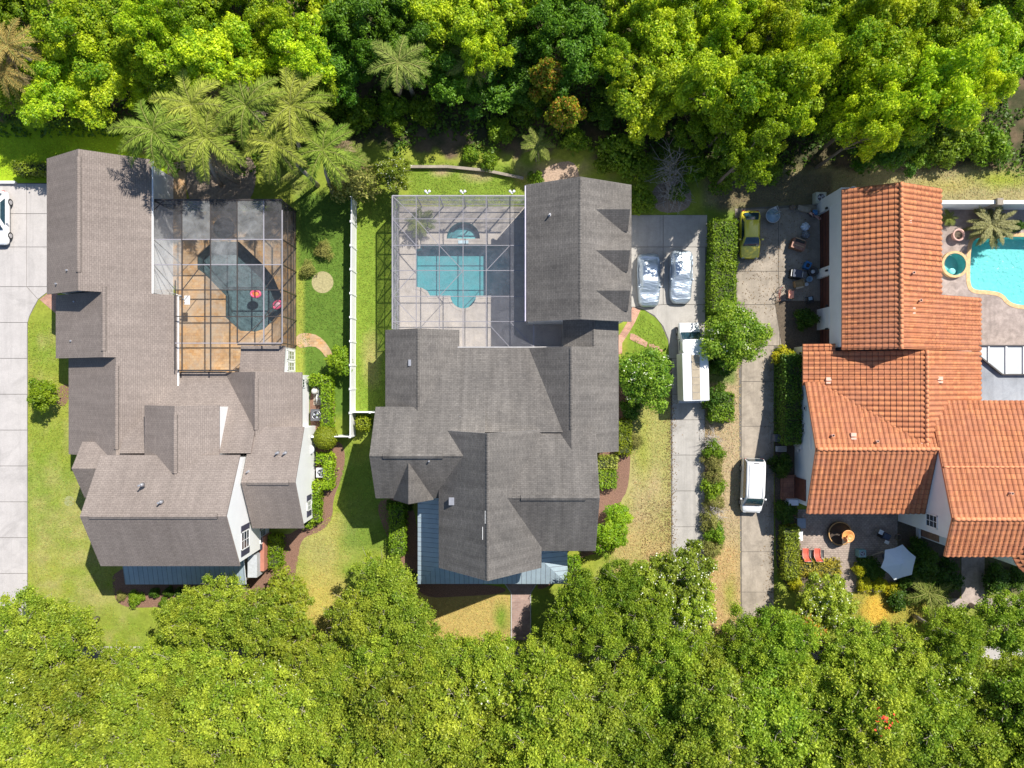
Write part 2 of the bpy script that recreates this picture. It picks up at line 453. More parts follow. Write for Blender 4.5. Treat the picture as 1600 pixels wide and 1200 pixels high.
def inpoly(x, y, poly):
    r = np.zeros(x.shape, bool); n = len(poly)
    for i in range(n):
        x1, y1 = poly[i]; x2, y2 = poly[(i + 1) % n]
        if y1 == y2: continue
        c = ((y1 > y) != (y2 > y)) & (x < (x2 - x1) * (y - y1) / (y2 - y1) + x1); r ^= c
    return r

# ---------------------------------------------------------------- ground
def soil(gx, gy):
    x = gx / 17.; y = gy / 17.
    n = fbm(x * .25, y * .25, 3); n2 = fbm(x * .8, y * .8, 11); n3 = fbm(x * 2.5, y * 2.5, 23)
    def col(c): return np.ones(gx.shape + (3,)) * np.array(c)
    def blend(a, b, w): w = np.clip(w, 0, 1)[..., None]; return a * (1 - w) + b * w
    def reg(x0, x1, y0, y1, s=6):
        return np.clip((gx - x0) / s + .5, 0, 1) * np.clip((x1 - gx) / s + .5, 0, 1) * np.clip((gy - y0) / s + .5, 0, 1) * np.clip((y1 - gy) / s + .5, 0, 1)
    def blob(cx, cy, rx, ry, k=1.0): return np.clip(k * (1.25 - np.sqrt(((gx - cx) / rx) ** 2 + ((gy - cy) / ry) ** 2) + (n2 - .5) * .9), 0, 1)
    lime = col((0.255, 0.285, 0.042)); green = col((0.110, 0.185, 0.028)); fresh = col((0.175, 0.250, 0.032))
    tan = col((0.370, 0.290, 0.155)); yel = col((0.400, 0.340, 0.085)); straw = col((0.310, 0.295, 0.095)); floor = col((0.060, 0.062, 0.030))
    orange = col((0.430, 0.300, 0.125))
    c = blend(lime, fresh, (n - .35) * 2)
    c = blend(c, straw, (n2 - .55) * 2.2)
    # lawns round the brown-roofed house
    c = blend(c, straw, reg(43, 200, 740, 960, 40) * (n2 * 1.6 - .25))
    c = blend(c, col((0.30, 0.42, 0.020)), reg(-20, 270, 190, 292, 20))
    c = blend(c, green, reg(463, 555, 300, 650, 16)); c = blend(c, fresh, reg(554, 625, 300, 650, 6))
    c = blend(c, straw, blob(580, 560, 14, 50, .9)); c = blend(c, col((.27, .30, .05)), reg(462, 475, 420, 600, 6))
    c = blend(c, yel, blob(505, 940, 40, 130, 1.1)); c = blend(c, straw, blob(500, 860, 60, 50, .8)); c = blend(c, straw, blob(470, 850, 30, 30, .8))
    c = blend(c, green, reg(535, 640, 650, 860, 20) * .7)
    c = blend(c, lime, blob(560, 690, 22, 30, .6))
    # back garden of the middle house
    c = blend(c, fresh, reg(640, 800, 255, 310, 14))
    c = blend(c, tan, blob(690, 268, 18, 10, 1)); c = blend(c, tan, blob(745, 272, 22, 14, .8)); c = blend(c, tan, blob(865, 268, 50, 18, 1.1))
    c = blend(c, yel, blob(850, 290, 40, 14, .6))
    # front lawn and side lawns of the middle house
    c = blend(c, col((.42, .31, .11)), reg(640, 800, 925, 1010, 14) * (.9)); c = blend(c, fresh, blob(782, 965, 14, 26, .9)); c = blend(c, fresh, reg(828, 870, 930, 1000, 10) * .8)
    c = blend(c, straw, reg(958, 1050, 610, 1000, 8)); c = blend(c, tan, reg(975, 1050, 730, 1000, 40) * (n2 * 1.2)); c = blend(c, lime, blob(1005, 700, 14, 60, .6))
    c = blend(c, orange, reg(955, 1050, 820, 1000, 50) * .55 * (n2 + .4))
    c = blend(c, fresh, reg(980, 1050, 470, 580, 6))
    c = blend(c, tan, reg(1098, 1160, 560, 1000, 10)); c = blend(c, col((.40, .31, .19)), reg(1098, 1160, 560, 820, 20) * .6)
    c = blend(c, orange, reg(1098, 1160, 850, 1010, 30) * .75); c = blend(c, lime, blob(1140, 930, 12, 30, .7))
    c = blend(c, green, reg(1100, 1150, 300, 600, 8) * .8)
    # behind and before the orange-roofed house
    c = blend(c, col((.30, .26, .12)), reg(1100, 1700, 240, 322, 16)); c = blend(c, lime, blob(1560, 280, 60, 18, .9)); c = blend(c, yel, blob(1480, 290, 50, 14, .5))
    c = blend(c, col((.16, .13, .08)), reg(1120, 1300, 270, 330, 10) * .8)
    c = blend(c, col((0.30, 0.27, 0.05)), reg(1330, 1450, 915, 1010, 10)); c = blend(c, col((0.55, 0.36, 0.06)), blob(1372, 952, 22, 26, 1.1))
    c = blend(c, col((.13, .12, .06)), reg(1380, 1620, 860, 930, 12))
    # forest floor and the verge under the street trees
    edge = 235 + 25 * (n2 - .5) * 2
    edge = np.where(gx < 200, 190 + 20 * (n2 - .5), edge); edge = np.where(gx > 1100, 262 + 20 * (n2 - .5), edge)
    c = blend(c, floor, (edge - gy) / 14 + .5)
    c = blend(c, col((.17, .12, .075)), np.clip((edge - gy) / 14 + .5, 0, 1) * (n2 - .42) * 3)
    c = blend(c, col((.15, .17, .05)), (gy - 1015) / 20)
    return np.clip(c * (0.88 + .24 * n3[..., None]), 0, 1)

def make_ground():
    x0, x1, y0, y1, st = -160, 1760, -130, 1330, 3.4
    nx = int((x1 - x0) / st) + 1; ny = int((y1 - y0) / st) + 1
    gx, gy = np.meshgrid(x0 + np.arange(nx) * st, y0 + np.arange(ny) * st)
    co = np.zeros((ny * nx, 3)); co[:, 0] = (gx.ravel() - 800) / PPM; co[:, 1] = (600 - gy.ravel()) / PPM
    idx = np.arange(nx * ny).reshape(ny, nx)
    q = np.stack([idx[1:, :-1], idx[1:, 1:], idx[:-1, 1:], idx[:-1, :-1]], -1).reshape(-1, 4)
    cx = (gx[:-1, :-1] + st / 2).ravel(); cy = (gy[:-1, :-1] + st / 2).ravel()
    cut = np.zeros(cx.shape, bool)
    for d in (deckM, deckL, deckR):
        ins = inpoly(cx, cy, d)
        for dx in (-5, 5):
            for dy in (-5, 5): ins &= inpoly(cx + dx, cy + dy, d)
        cut |= ins
    q = q[~cut]
    far = 9000.0
    me = bpy.data.meshes.new('ground')
    X0, X1 = co[:, 0].min(), co[:, 0].max(); Y0, Y1 = co[:, 1].min(), co[:, 1].max(); F = 600
    ext = np.array([(-F, -F, 0), (F, -F, 0), (F, F, 0), (-F, F, 0), (X0, Y0, 0), (X1, Y0, 0), (X1, Y1, 0), (X0, Y1, 0)], float)
    b = len(co); allco = np.vstack([co, ext])
    rq = np.array([(0, 1, 5, 4), (1, 2, 6, 5), (2, 3, 7, 6), (3, 0, 4, 7)]) + b
    faces = np.vstack([q, rq])
    me.vertices.add(len(allco)); me.vertices.foreach_set('co', allco.ravel())
    me.loops.add(faces.size); me.loops.foreach_set('vertex_index', faces.ravel().astype(np.int32))
    me.polygons.add(len(faces)); me.polygons.foreach_set('loop_start', np.arange(0, faces.size, 4, dtype=np.int32))
    me.update(calc_edges=True)
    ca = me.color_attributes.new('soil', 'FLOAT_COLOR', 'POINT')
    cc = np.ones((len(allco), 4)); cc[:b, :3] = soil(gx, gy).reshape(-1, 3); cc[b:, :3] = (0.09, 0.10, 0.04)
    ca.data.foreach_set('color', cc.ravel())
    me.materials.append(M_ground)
    o = bpy.data.objects.new('ground', me); C.objects.link(o); tag(o, kind='structure')
make_ground()

# driveways: separate slabs with open joints over a dirt bed
def slabs(name, polys, z, mat, bed):
    m = MB()
    for i, p in enumerate(bed): m.poly(gl(p), z=0.006 + 0.003 * i, mi=1)
    for p in polys:
        L = gl(p); c = sum(L, Vector()) / len(L)
        g = 0.022
        L2 = []
        n = len(L)
        area = sum(L[i].x * L[(i + 1) % n].y - L[(i + 1) % n].x * L[i].y for i in range(n)); sg = 1 if area > 0 else -1
        for i in range(n):
            a, b_, d = L[i - 1], L[i], L[(i + 1) % n]
            e1 = (b_ - a).normalized(); e2 = (d - b_).normalized()
            n1 = Vector((-e1.y, e1.x, 0)) * sg; n2 = Vector((-e2.y, e2.x, 0)) * sg
            k = (n1 + n2); k = k.normalized() / max(0.4, k.normalized().dot(n1)) if k.length > 1e-4 else n1
            L2.append(b_ + k * g)
        m.poly(L2, z=z); m.skirt(L2, 0.0, z)
    o = m.build(name, [mat, M_joint]); tag(o, kind='structure'); return o

ys = [287 + 0, 334, 386, 448, 504, 560, 616, 672, 728, 784, 840, 896, 952, 1008]
pl = []
for a, b in zip(ys[:3], ys[1:4]):
    pl += [[(-10, a), (42, a), (42, b), (-10, b)], [(42, a), (100, a), (100, b), (42, b)]]
    pl += [[(-90, a), (-10, a), (-10, b), (-90, b)]]
pl += [[(-10, 448), (42, 448), (60, 468), (52, 482), (46, 495), (43.5, 504), (-10, 504)], [(42, 448), (100, 448), (100, 457), (74, 457), (62, 466), (60, 468)]]
for a, b in zip(ys[4:], ys[5:]): pl.append([(-10, a), (43, a), (43, b), (-10, b)])
for a, b in zip(ys[3:], ys[4:]): pl.append([(-90, a), (-10, a), (-10, b), (-90, b)])
slabs('driveway', pl, 0.05, M_conc, [[(-92, 286), (100, 286), (100, 457), (74, 457), (60, 468), (46, 495), (43.5, 504), (43.5, 1010), (-92, 1010)]])

pl = [[(965, 336), (1036, 336), (1036, 386), (965, 386)], [(1036, 336), (1105, 336), (1105, 386), (1036, 386)],
      [(965, 386), (1036, 386), (1036, 476), (992, 480), (965, 480)], [(1036, 386), (1102, 386), (1102, 476), (1036, 476)],
      [(992, 480), (1036, 476), (1102, 476), (1101, 560), (1045, 560), (1044, 530), (1036, 510), (1022, 493), (1006, 484)]]
yy = [560, 616, 656, 711, 767, 823, 880, 936, 1000, 1060]
for a, b in zip(yy, yy[1:]): pl.append([(1050, a), (1101, a), (1101, b), (1050, b)])
slabs('driveway', pl, 0.05, M_concM, [[(965, 336), (1105, 336), (1102, 480), (1101, 1060), (1050, 1060), (1047, 540), (1030, 500), (1006, 484), (965, 480)]])

pl = [[(1148, 326), (1216, 326), (1216, 424), (1150, 424)], [(1216, 326), (1280, 318), (1282, 424), (1216, 424)],
      [(1150, 424), (1216, 424), (1218, 476), (1150, 476)], [(1216, 424), (1282, 424), (1284, 476), (1218, 476)],
      [(1150, 476), (1218, 476), (1218, 540), (1156, 540)], [(1218, 476), (1284, 476), (1240, 540), (1218, 540)]]
yy = [540, 596, 666, 740, 800, 862, 925, 990, 1060]
for a, b in zip(yy, yy[1:]): pl.append([(1158, a), (1209, a), (1209, b), (1158, b)])
slabs('driveway', pl, 0.05, M_concR, [[(1148, 326), (1280, 318), (1284, 476), (1240, 540), (1209, 545), (1209, 1060), (1158, 1060), (1154, 540)]])

# street, sidewalk and the concrete walk under the trees
sheet('street', [(-900, 1068), (2500, 1068), (2500, 1160), (-900, 1160)], 0.012, concrete('asphalt', (0.10, 0.10, 0.10), 0.8)).__setitem__('kind', 'structure')
sheet('sidewalk', [(-900, 1010), (2500, 1010), (2500, 1030), (-900, 1030)], 0.070, M_conc, thick=0.07).__setitem__('kind', 'structure')
for kk, (ya, yb) in enumerate(((1064, 1068), (1160, 1164))):
    m = MB(); m.gbox(-900, 2500, ya, yb, 0.0, 0.13); o = m.build('kerb', M_concM); tag(o, kind='structure')

# paths
def path(name, pts, z, mat, edge=None, smooth=0):
    if smooth: pts = smoothpoly(pts, smooth)
    o = sheet(name, pts, z, mat, thick=z); tag(o, kind='structure'); return o
path('brick_path', [(62, 468), (74, 459), (90, 458), (90, 492), (76, 480)], 0.03, M_brickpath)
path('brick_path', [(988, 480), (1001, 484), (992, 504), (984, 518), (972, 536), (972, 552), (958, 556), (958, 536), (970, 520), (980, 504)], 0.03, M_brickpath)
path('brick_path', [(985, 521), (992, 522), (1012, 535), (1010, 543), (984, 530)], 0.034, M_brickpath)
for k, (a, b) in enumerate(((1018, 541), (1026, 544), (1031, 549))):
    path('stepping_stone', [(a - 4, b - 4), (a + 4, b - 3), (a + 4, b + 4), (a - 4, b + 3)], 0.03, M_brickpath)
path('front_path', [(800, 1000), (800, 926), (790, 912), (790, 900), (837, 900), (837, 912), (828, 926), (828, 1000)], 0.03, M_frontpath)
for sgn, pts in ((1, [(799, 1000), (799, 926), (789, 912), (789, 900)]), (-1, [(829, 1000), (829, 926), (838, 912), (838, 900)])):
    m = MB()
    for a, b in zip(pts, pts[1:]): m.bar(W(*a, 0.05), W(*b, 0.05), 0.09, 0.06)
    tag(m.build('path_edging', M_conc), kind='structure')
path('stone_path', smoothpoly([(463, 520), (490, 521), (505, 530), (516, 545), (520, 556), (510, 560), (502, 548), (490, 540), (463, 545)], 1), 0.03, M_trav)
path('patio', [(1246, 796), (1402, 796), (1402, 870), (1404, 925), (1320, 925), (1320, 905), (1246, 890)], 0.04, M_paver)
path('stone_path', [(1502, 840), (1538, 840), (1538, 935), (1600, 935), (1600, 950), (1478, 950), (1478, 935), (1502, 935)], 0.04, M_stampR)
path('patio', [(262, 256), (290, 250), (292, 330), (262, 330)], 0.03, M_trav)

def bed(pts, z=0.012, mat=None, sm=2):
    o = sheet('mulch_bed', pts, z, mat or M_mulch, smooth=sm); tag(o, kind='structure')
bed([(176, 880), (176, 930), (190, 948), (225, 950), (300, 945), (400, 948), (420, 960), (440, 985), (462, 980), (455, 930), (465, 880), (470, 840), (500, 832), (520, 812), (520, 780), (535, 745), (540, 715), (535, 690), (505, 685), (486, 700), (486, 830), (400, 840), (400, 880)], 0.012)
bed([(484, 590), (522, 590), (524, 690), (484, 690)], 0.016)
bed([(96, 600), (112, 600), (104, 636), (88, 632), (86, 615)], 0.012)
bed([(600, 778), (650, 778), (655, 905), (790, 915), (790, 928), (720, 932), (660, 935), (640, 900), (600, 830), (588, 790)], 0.012)
bed([(840, 905), (905, 870), (960, 860), (965, 790), (985, 760), (985, 640), (972, 600), (955, 600), (955, 690), (920, 700), (920, 850), (880, 902), (840, 926)], 0.012)
bed([(860, 255), (905, 250), (905, 315), (820, 312), (830, 285)], 0.010, plain('leaf_litter', (0.36, 0.26, 0.19), 1.0, var=0.4, scale=8, fine=20))
bed([(1210, 540), (1245, 540), (1245, 700), (1245, 905), (1330, 910), (1330, 925), (1215, 930), (1210, 800)], 0.014, plain('dark_soil', (0.11, 0.085, 0.06), 1.0, var=0.4, scale=8, fine=20))
bed([(1210, 470), (1284, 470), (1284, 545), (1222, 545)], 0.075, MATS['dark_soil'], 0)
bed([(290, 240), (400, 236), (400, 300), (375, 330), (292, 328)], 0.010, plain('bare_dirt', (0.30, 0.23, 0.17), 1.0, var=0.35, scale=5, fine=20), 2)
bed([(1402, 813), (1500, 813), (1500, 935), (1420, 935), (1404, 925)], 0.016, MATS['dark_soil'], 0)
bed([(1018, 285), (1078, 282), (1082, 330), (1020, 334)], 0.010, MATS['bare_dirt'])
tag(sheet('dry_ring', circ(504, 441, 17, 30), 0.010, M_sand), kind='structure')
tag(sheet('dry_ring', circ(108, 783, 8, 20), 0.010, plain('utility_cover', (0.27, 0.28, 0.12), 1, var=.1)), kind='structure')

# ---------------------------------------------------------------- pools
def pool(name, label, outline, depth, wallmat, copemat, watermat_, deckz, cope=0.32, raise_=0.0, parts=()):
    c = sum(gl(outline), Vector()) / len(outline)
    t = thing(name, (c.x, c.y, 0), label, 'pool')
    L = gl(outline)
    m = MB(); m.skirt(L, -depth, deckz + raise_ - 0.01); m.poly(L, z=-depth); m.build('basin', wallmat, t)
    # coping ring
    n = len(L); area = sum(L[i].x * L[(i + 1) % n].y - L[(i + 1) % n].x * L[i].y for i in range(n)); sg = 1 if area > 0 else -1
    O = []
    for i in range(n):
        e1 = (L[i] - L[i - 1]).normalized(); e2 = (L[(i + 1) % n] - L[i]).normalized()
        n1 = Vector((e1.y, -e1.x, 0)) * sg; n2 = Vector((e2.y, -e2.x, 0)) * sg; k = (n1 + n2)
        k = k.normalized() / max(.5, k.normalized().dot(n1)) if k.length > 1e-3 else n1
        O.append(L[i] + k * cope)
    m = MB(); z = deckz + raise_ + 0.025
    for i in range(n):
        j = (i + 1) % n
        q = [L[i], L[j], O[j], O[i]] if sg < 0 else [O[i], O[j], L[j], L[i]]
        m.face([Vector((p.x, p.y, z)) for p in q], [(p.x, p.y) for p in q])
    m.skirt(O, 0.0 if raise_ else deckz - 0.02, z); m.skirt(L, deckz + raise_ - 0.08, z)
    m.build('coping', copemat, t)
    m = MB(); m.poly(L, z=deckz + raise_ - 0.10); m.build('water', watermat_, t)
    return t
DZ = 0.06
tealM = plain('teal_plaster', (0.15, 0.37, 0.40), 0.7, var=0.08, scale=1.2)
tealR = plain('aqua_plaster', (0.27, 0.58, 0.57), 0.7, var=0.12, scale=3)
slateL = plain('dark_slate_plaster', (0.17, 0.19, 0.195), 0.7, var=0.35, scale=3)
copeL = MATS['travertine']; copeR = plain('yellow_coping', (0.62, 0.40, 0.20), 0.85, var=0.25, scale=4)
W_M = watermat('pool_water_teal', (0.72, 0.93, 0.95)); W_R = watermat('pool_water_aqua', (0.72, 0.96, 0.96), ripple=3.0, bs=.5); W_L = watermat('pool_water_dark', (0.7, 0.85, 0.88), ripple=3.5, bs=.6)
tag(sheet('pool_deck', deckM, DZ, M_deckM, holes=[poolM, spaM], thick=0.1), kind='structure')
tag(sheet('pool_deck', deckL, DZ, M_trav, holes=[poolL, spaL], thick=0.1), kind='structure')
tag(sheet('pool_deck', deckR, DZ, M_stampR, holes=[poolR, spaR], thick=0.1), kind='structure')
pool('swimming_pool', 'teal rectangular pool with a half round bay inside the pale grey screen cage', poolM, 1.25, tealM, M_deckM, W_M, DZ, 0.25)
sp = pool('spa', 'half round spa with curved steps above the teal pool', spaM, 0.9, tealM, M_deckM, W_M, DZ, 0.22)
m = MB()
m.poly(gl(circ(724, 373, 20, 16, 0, 180)), z=-0.62); m.skirt(gl(circ(724, 373, 20, 16, 0, 180)), -0.9, -0.62); m.build('step', tealM, sp)
m = MB()
m.poly(gl(circ(728, 373, 14, 16, 0, 180)), z=-0.35); m.skirt(gl(circ(728, 373, 14, 16, 0, 180)), -0.62, -0.35); m.build('step', plain('light_plaster', (0.35, 0.62, 0.62), .7), sp)
m = MB(); m.gbox(716, 732, 376, 381, DZ + .03, DZ + .08); m.build('spillway', plain('spill_stone', (.45, .6, .65), .5), sp)
pool('swimming_pool', 'dark slate bottomed pool with angled corners, beside the brown roofed house', poolL, 1.4, slateL, M_trav, W_L, DZ, 0.2)
pool('spa', 'small round dark spa next to the dark slate pool', spaL, 0.9, slateL, M_trav, W_L, DZ, 0.2, 0.1)
pool('swimming_pool', 'bright turquoise freeform pool with yellow coping beside the orange tile roof', poolR, 1.3, tealR, copeR, W_R, DZ, 0.36)
sp = pool('spa', 'round raised spa with aqua water and a yellow rim beside the turquoise pool', spaR, 0.8, tealR, copeR, W_R, DZ, 0.22, 0.35)
m = MB(); a = W(1492, 423); m.lathe((a.x, a.y, 0), [(0, -.35), (.28, -.35), (.3, -.5), (.3, -.8)], 16); m.build('seat', plain('pale_aqua', (.55, .85, .8), .6), sp)

# two pink floats on the dark pool
def pool_float(px, py, rz, label, c2):
    p = AT(px, py, 0.1); t = thing('pool_float', (0, 0, 0), label, 'pool float', 'inflatable floats on the dark pool')
    m = MB()
    pts = [(0.30 * math.cos(a), 0.42 * math.sin(a), 0.07) for a in np.linspace(0, 2 * math.pi, 17)]
    m.tube(pts, 0.11, 8, cap=False); m.build('tube', plain('pink_vinyl', (0.75, 0.10, 0.20), 0.35), t)
    m = MB()
    for k in range(5): m.tube([(-.2 + .1 * k, -.32 + .04 * abs(k - 2), .05), (-.2 + .1 * k, .32 - .04 * abs(k - 2), .05)], 0.055, 6)
    m.build('mattress', c2, t)
    t.location = (p.x, p.y, DZ - 0.10); t.rotation_euler = (0, 0, rz)
pool_float(399, 459, rad(85), 'pink and orange float in the middle of the dark pool', plain('orange_vinyl', (0.85, 0.30, 0.08), .4))
pool_float(433, 476, rad(-55), 'pink and white float by the right edge of the dark pool', plain('white_pink_vinyl', (0.85, 0.55, 0.6), .4))
# ---------------------------------------------------------------- houses
TH = 0.17
def gpt(axis, a, c, h): return W(a, c, h) if axis == 'x' else W(c, a, h)
def roof(parent, axis, a0, a1, prof, mat, fascia, name='roof', tile=False, pitch=0.44, rowp=0.46):
    """pitched roof slab: prof = [(cross position, height), ...] swept along the axis from a0 to a1"""
    m = MB(); ridge_i = max(range(len(prof)), key=lambda i: prof[i][1])
    L = abs(a1 - a0) / PPM
    for i in range(len(prof) - 1):
        (c0, h0), (c1, h1) = prof[i], prof[i + 1]
        A = gpt(axis, a0, c0, h0); B = gpt(axis, a1, c0, h0); D = gpt(axis, a1, c1, h1); E = gpt(axis, a0, c1, h1)
        u0 = A.y if axis == 'y' else A.x; u1 = B.y if axis == 'y' else B.x
        s = (E - A).length
        va, vb = (s, 0) if h1 >= h0 else (0, s)
        quad = [A, B, D, E]; uv = [(u0, va), (u1, va), (u1, vb), (u0, vb)]
        nrm = (B - A).cross(E - A)
        if nrm.z < 0: quad = quad[::-1]; uv = uv[::-1]
        if not tile: m.face(quad, uv, 0)
        else:
            # barrel tiles: real ridges and stepped rows
            lo0, lo1 = (A, B) if h0 < h1 else (E, D); hi0, hi1 = (E, D) if h0 < h1 else (A, B)
            alongv = (lo1 - lo0); down = (lo0 - hi0); nn = alongv.cross(down).normalized()
            if nn.z < 0: nn = -nn
            nu = max(2, int(round(alongv.length / pitch))); nv = max(1, int(round(down.length / rowp)))
            shape = [(0.0, 0.0), (0.12, 0.0), (0.2, .045), (0.34, .085), (0.5, .10), (0.66, .085), (0.8, .045), (0.88, 0.0)]
            us = [(k + f) / nu for k in range(nu) for f, _ in shape] + [1.0]
            hs = [z for k in range(nu) for _, z in shape] + [0.0]
            dl = down.length; al = alongv.length
            for r in range(nv):
                f0, f1 = r / nv, (r + 1) / nv
                lift0, lift1 = 0.0, 0.035
                base = len(m.v)
                for f, lf in ((f0, lift0), (f1, lift1)):
                    for u, z in zip(us, hs):
                        m.v.append(tuple(hi0 + alongv * u + down * f + nn * (z + lf)))
                for u, z in zip(us, hs): m.v.append(tuple(hi0 + alongv * u + down * f1 + nn * z * .8))
                k = len(us)
                flip = (alongv.cross(down)).z < 0
                for q in range(k - 1):
                    for (r0, r1, g0, g1) in ((0, k, f0, f1), (k, 2 * k, f1, f1)):
                        idx = [base + r0 + q, base + r0 + q + 1, base + r1 + q + 1, base + r1 + q]
                        uvq = [(us[q] * al, g0 * dl), (us[q + 1] * al, g0 * dl), (us[q + 1] * al, g1 * dl), (us[q] * al, g1 * dl)]
                        if (r0 == 0) and flip: idx = idx[::-1]; uvq = uvq[::-1]
                        m.f.append(idx); m.uv.append(uvq); m.mi.append(0); m.sm.append(False)
        # soffit
        dz = Vector((0, 0, TH)); lowq = [p - dz for p in quad]
        m.face(lowq[::-1], None, 1)
        # rakes
        for P, Q in ((A, E), (B, D)):
            m.face([P - dz, Q - dz, Q, P], None, 1)
    for i in (0, -1):
        c, h = prof[i]; A = gpt(axis, a0, c, h); B = gpt(axis, a1, c, h); dz = Vector((0, 0, TH))
        m.face([A - dz, B - dz, B, A], None, 1)
    return m.build(name, [mat, fascia], parent)

def walls(parent, axis, a0, a1, prof, mat, ins=5, insa=4, z0=0.0, name='wall', drop=0.02):
    """solid wall body under a roof, inset from the eaves"""
    m = MB(); (c0, h0), (c1, h1) = prof[0], prof[-1]
    def hat(c):
        for (p, hp), (q, hq) in zip(prof, prof[1:]):
            if p <= c <= q: return hp + (hq - hp) * (c - p) / (q - p)
        return min(h0, h1)
    pr = [(c0 + ins, hat(c0 + ins))] + [p for p in prof[1:-1] if c0 + ins < p[0] < c1 - ins] + [(c1 - ins, hat(c1 - ins))]
    A0, A1 = a0 + insa, a1 - insa
    top0 = [gpt(axis, A0, c, h - TH - drop) for c, h in pr]; top1 = [gpt(axis, A1, c, h - TH - drop) for c, h in pr]
    bot0 = [gpt(axis, A0, c, z0) for c, h in pr]; bot1 = [gpt(axis, A1, c, z0) for c, h in pr]
    m.face(top0 + bot0[::-1], [(p.x + p.y, p.z) for p in top0 + bot0[::-1]]); m.face(top1 + bot1[::-1], [(p.x + p.y, p.z) for p in top1 + bot1[::-1]])
    for i in (0, -1):
        q = [bot0[i], bot1[i], top1[i], top0[i]]; m.face(q, [(p.x + p.y, p.z) for p in q])
    for i in range(len(pr) - 1): m.face([top0[i], top1[i], top1[i + 1], top0[i + 1]])
    return m.build(name, mat, parent)

def ridge_vent(parent, axis, a0, a1, c, h, sl, sr, mat, w=3.4):
    """low cap straddling a ridge: sl, sr = fall of the roof per survey px left and right"""
    m = MB(); z = 0.09
    for s, f in ((-1, sl), (1, sr)):
        P = [gpt(axis, a0, c, h + z), gpt(axis, a1, c, h + z), gpt(axis, a1, c + s * w, h + z - f * w), gpt(axis, a0, c + s * w, h + z - f * w)]
        if (P[1] - P[0]).cross(P[3] - P[0]).z < 0: P = P[::-1]
        m.face(P, [(p.x, p.y) for p in P])
        Q = [gpt(axis, a0, c + s * w, h + z - f * w), gpt(axis, a1, c + s * w, h + z - f * w), gpt(axis, a1, c + s * w, h - 0.02 - f * w), gpt(axis, a0, c + s * w, h - 0.02 - f * w)]
        m.face(Q, None, 1)
        for a in (a0, a1):
            m.face([gpt(axis, a, c, h + z), gpt(axis, a, c + s * w, h + z - f * w), gpt(axis, a, c + s * w, h - 0.02 - f * w), gpt(axis, a, c, h - 0.02)], None, 1)
    return m.build('ridge_vent', [mat, M_black], parent)
def ridge_caps(parent, axis, a0, a1, c, h, fall, mat, step=0.28, w=0.13, r=0.05):
    """row of overlapping cap pieces along a ridge"""
    m = MB(); A = gpt(axis, a0, c, h); B = gpt(axis, a1, c, h); n = int((B - A).length / step); d = (B - A).normalized()
    side = Vector((-d.y, d.x, 0))
    for i in range(n):
        p = A + d * step * i; q = A + d * (step * (i + 1.08))
        for s in (-1, 1):
            e = side * s * w; dr = Vector((0, 0, -w * fall))
            P = [p + Vector((0, 0, r * .45)), q + Vector((0, 0, r)), q + e + dr + Vector((0, 0, r * .7)), p + e + dr + Vector((0, 0, r * .15))]
            if (P[1] - P[0]).cross(P[3] - P[0]).z < 0: P = P[::-1]
            m.face(P, [(x.x, x.y) for x in P])
            Q = [q + Vector((0, 0, r)), q + e + dr + Vector((0, 0, r * .7)), q + e + dr, q]
            m.face(Q)
    return m.build('ridge_cap', mat, parent)
def vent_pipe(parent, px, py, h, r=0.07, hh=0.4):
    p = AT(px, py, h); m = MB(); m.tube([(p.x, p.y, h - .3), (p.x, p.y, h + hh)], r, 10); m.tube([(p.x, p.y, h - .3), (p.x, p.y, h + .06)], [r * 2.6, r * 1.5], 10)
    return m.build('vent_pipe', M_pipe, parent)
def box_vent(parent, px, py, h, s=0.25):
    p = AT(px, py, h); m = MB(); m.box(p.x - s, p.x + s, p.y - s, p.y + s, h - .2, h + .38); m.box(p.x - s * 1.2, p.x + s * 1.2, p.y - s * 1.2, p.y + s * 1.2, h + .38, h + .43)
    return m.build('box_vent', M_pipe, parent)
def gutter(parent, axis, a0, a1, c, h, mat=None, w=1.6):
    m = MB(); A = gpt(axis, a0, c, h - .09); B = gpt(axis, a1, c, h - .09)
    m.bar(A, B, 0.12, 0.13)
    return m.build('gutter', mat or M_white, parent)
def window_e(parent, gx, gy0, gy1, z0, z1, sgn=1, shutters=True, cols=2, rows=3, name='window'):
    """sash window on a wall that faces east (sgn 1) or west (-1)"""
    x = (gx - 800) / PPM; ya = (600 - gy1) / PPM; yb = (600 - gy0) / PPM
    m = MB(); t = .05 * sgn
    w = m
    for (y0, y1, a, b) in ((ya, ya + .08, z0, z1), (yb - .08, yb, z0, z1), (ya, yb, z0, z0 + .08), (ya, yb, z1 - .08, z1)):
        m.box(min(x, x + t), max(x, x + t), y0, y1, a, b)
    fr = m.build(name, M_white, parent)
    m = MB(); m.box(min(x - .01, x + .02 * sgn), max(x - .01, x + .02 * sgn), ya + .08, yb - .08, z0 + .08, z1 - .08); m.build('pane', M_glass, fr)
    m = MB()
    for i in range(1, cols):
        y = ya + (yb - ya) * i / cols; m.box(min(x, x + .04 * sgn), max(x, x + .04 * sgn), y - .02, y + .02, z0 + .08, z1 - .08)
    for i in range(1, rows):
        z = z0 + (z1 - z0) * i / rows; m.box(min(x, x + .035 * sgn), max(x, x + .035 * sgn), ya + .08, yb - .08, z - .02, z + .02)
    m.build('glazing_bar', M_white, fr)
    if shutters:
        for y0, y1 in ((ya - .5, ya - .04), (yb + .04, yb + .5)):
            m = MB(); m.box(min(x, x + t), max(x, x + t), y0, y1, z0, z1)
            for k in range(6):
                z = z0 + .1 + (z1 - z0 - .2) * k / 5; m.box(min(x + t, x + t * 1.5), max(x + t, x + t * 1.5), y0 + .05, y1 - .05, z - .04, z + .04)
            m.build('shutter', M_shutter, parent)
    return fr

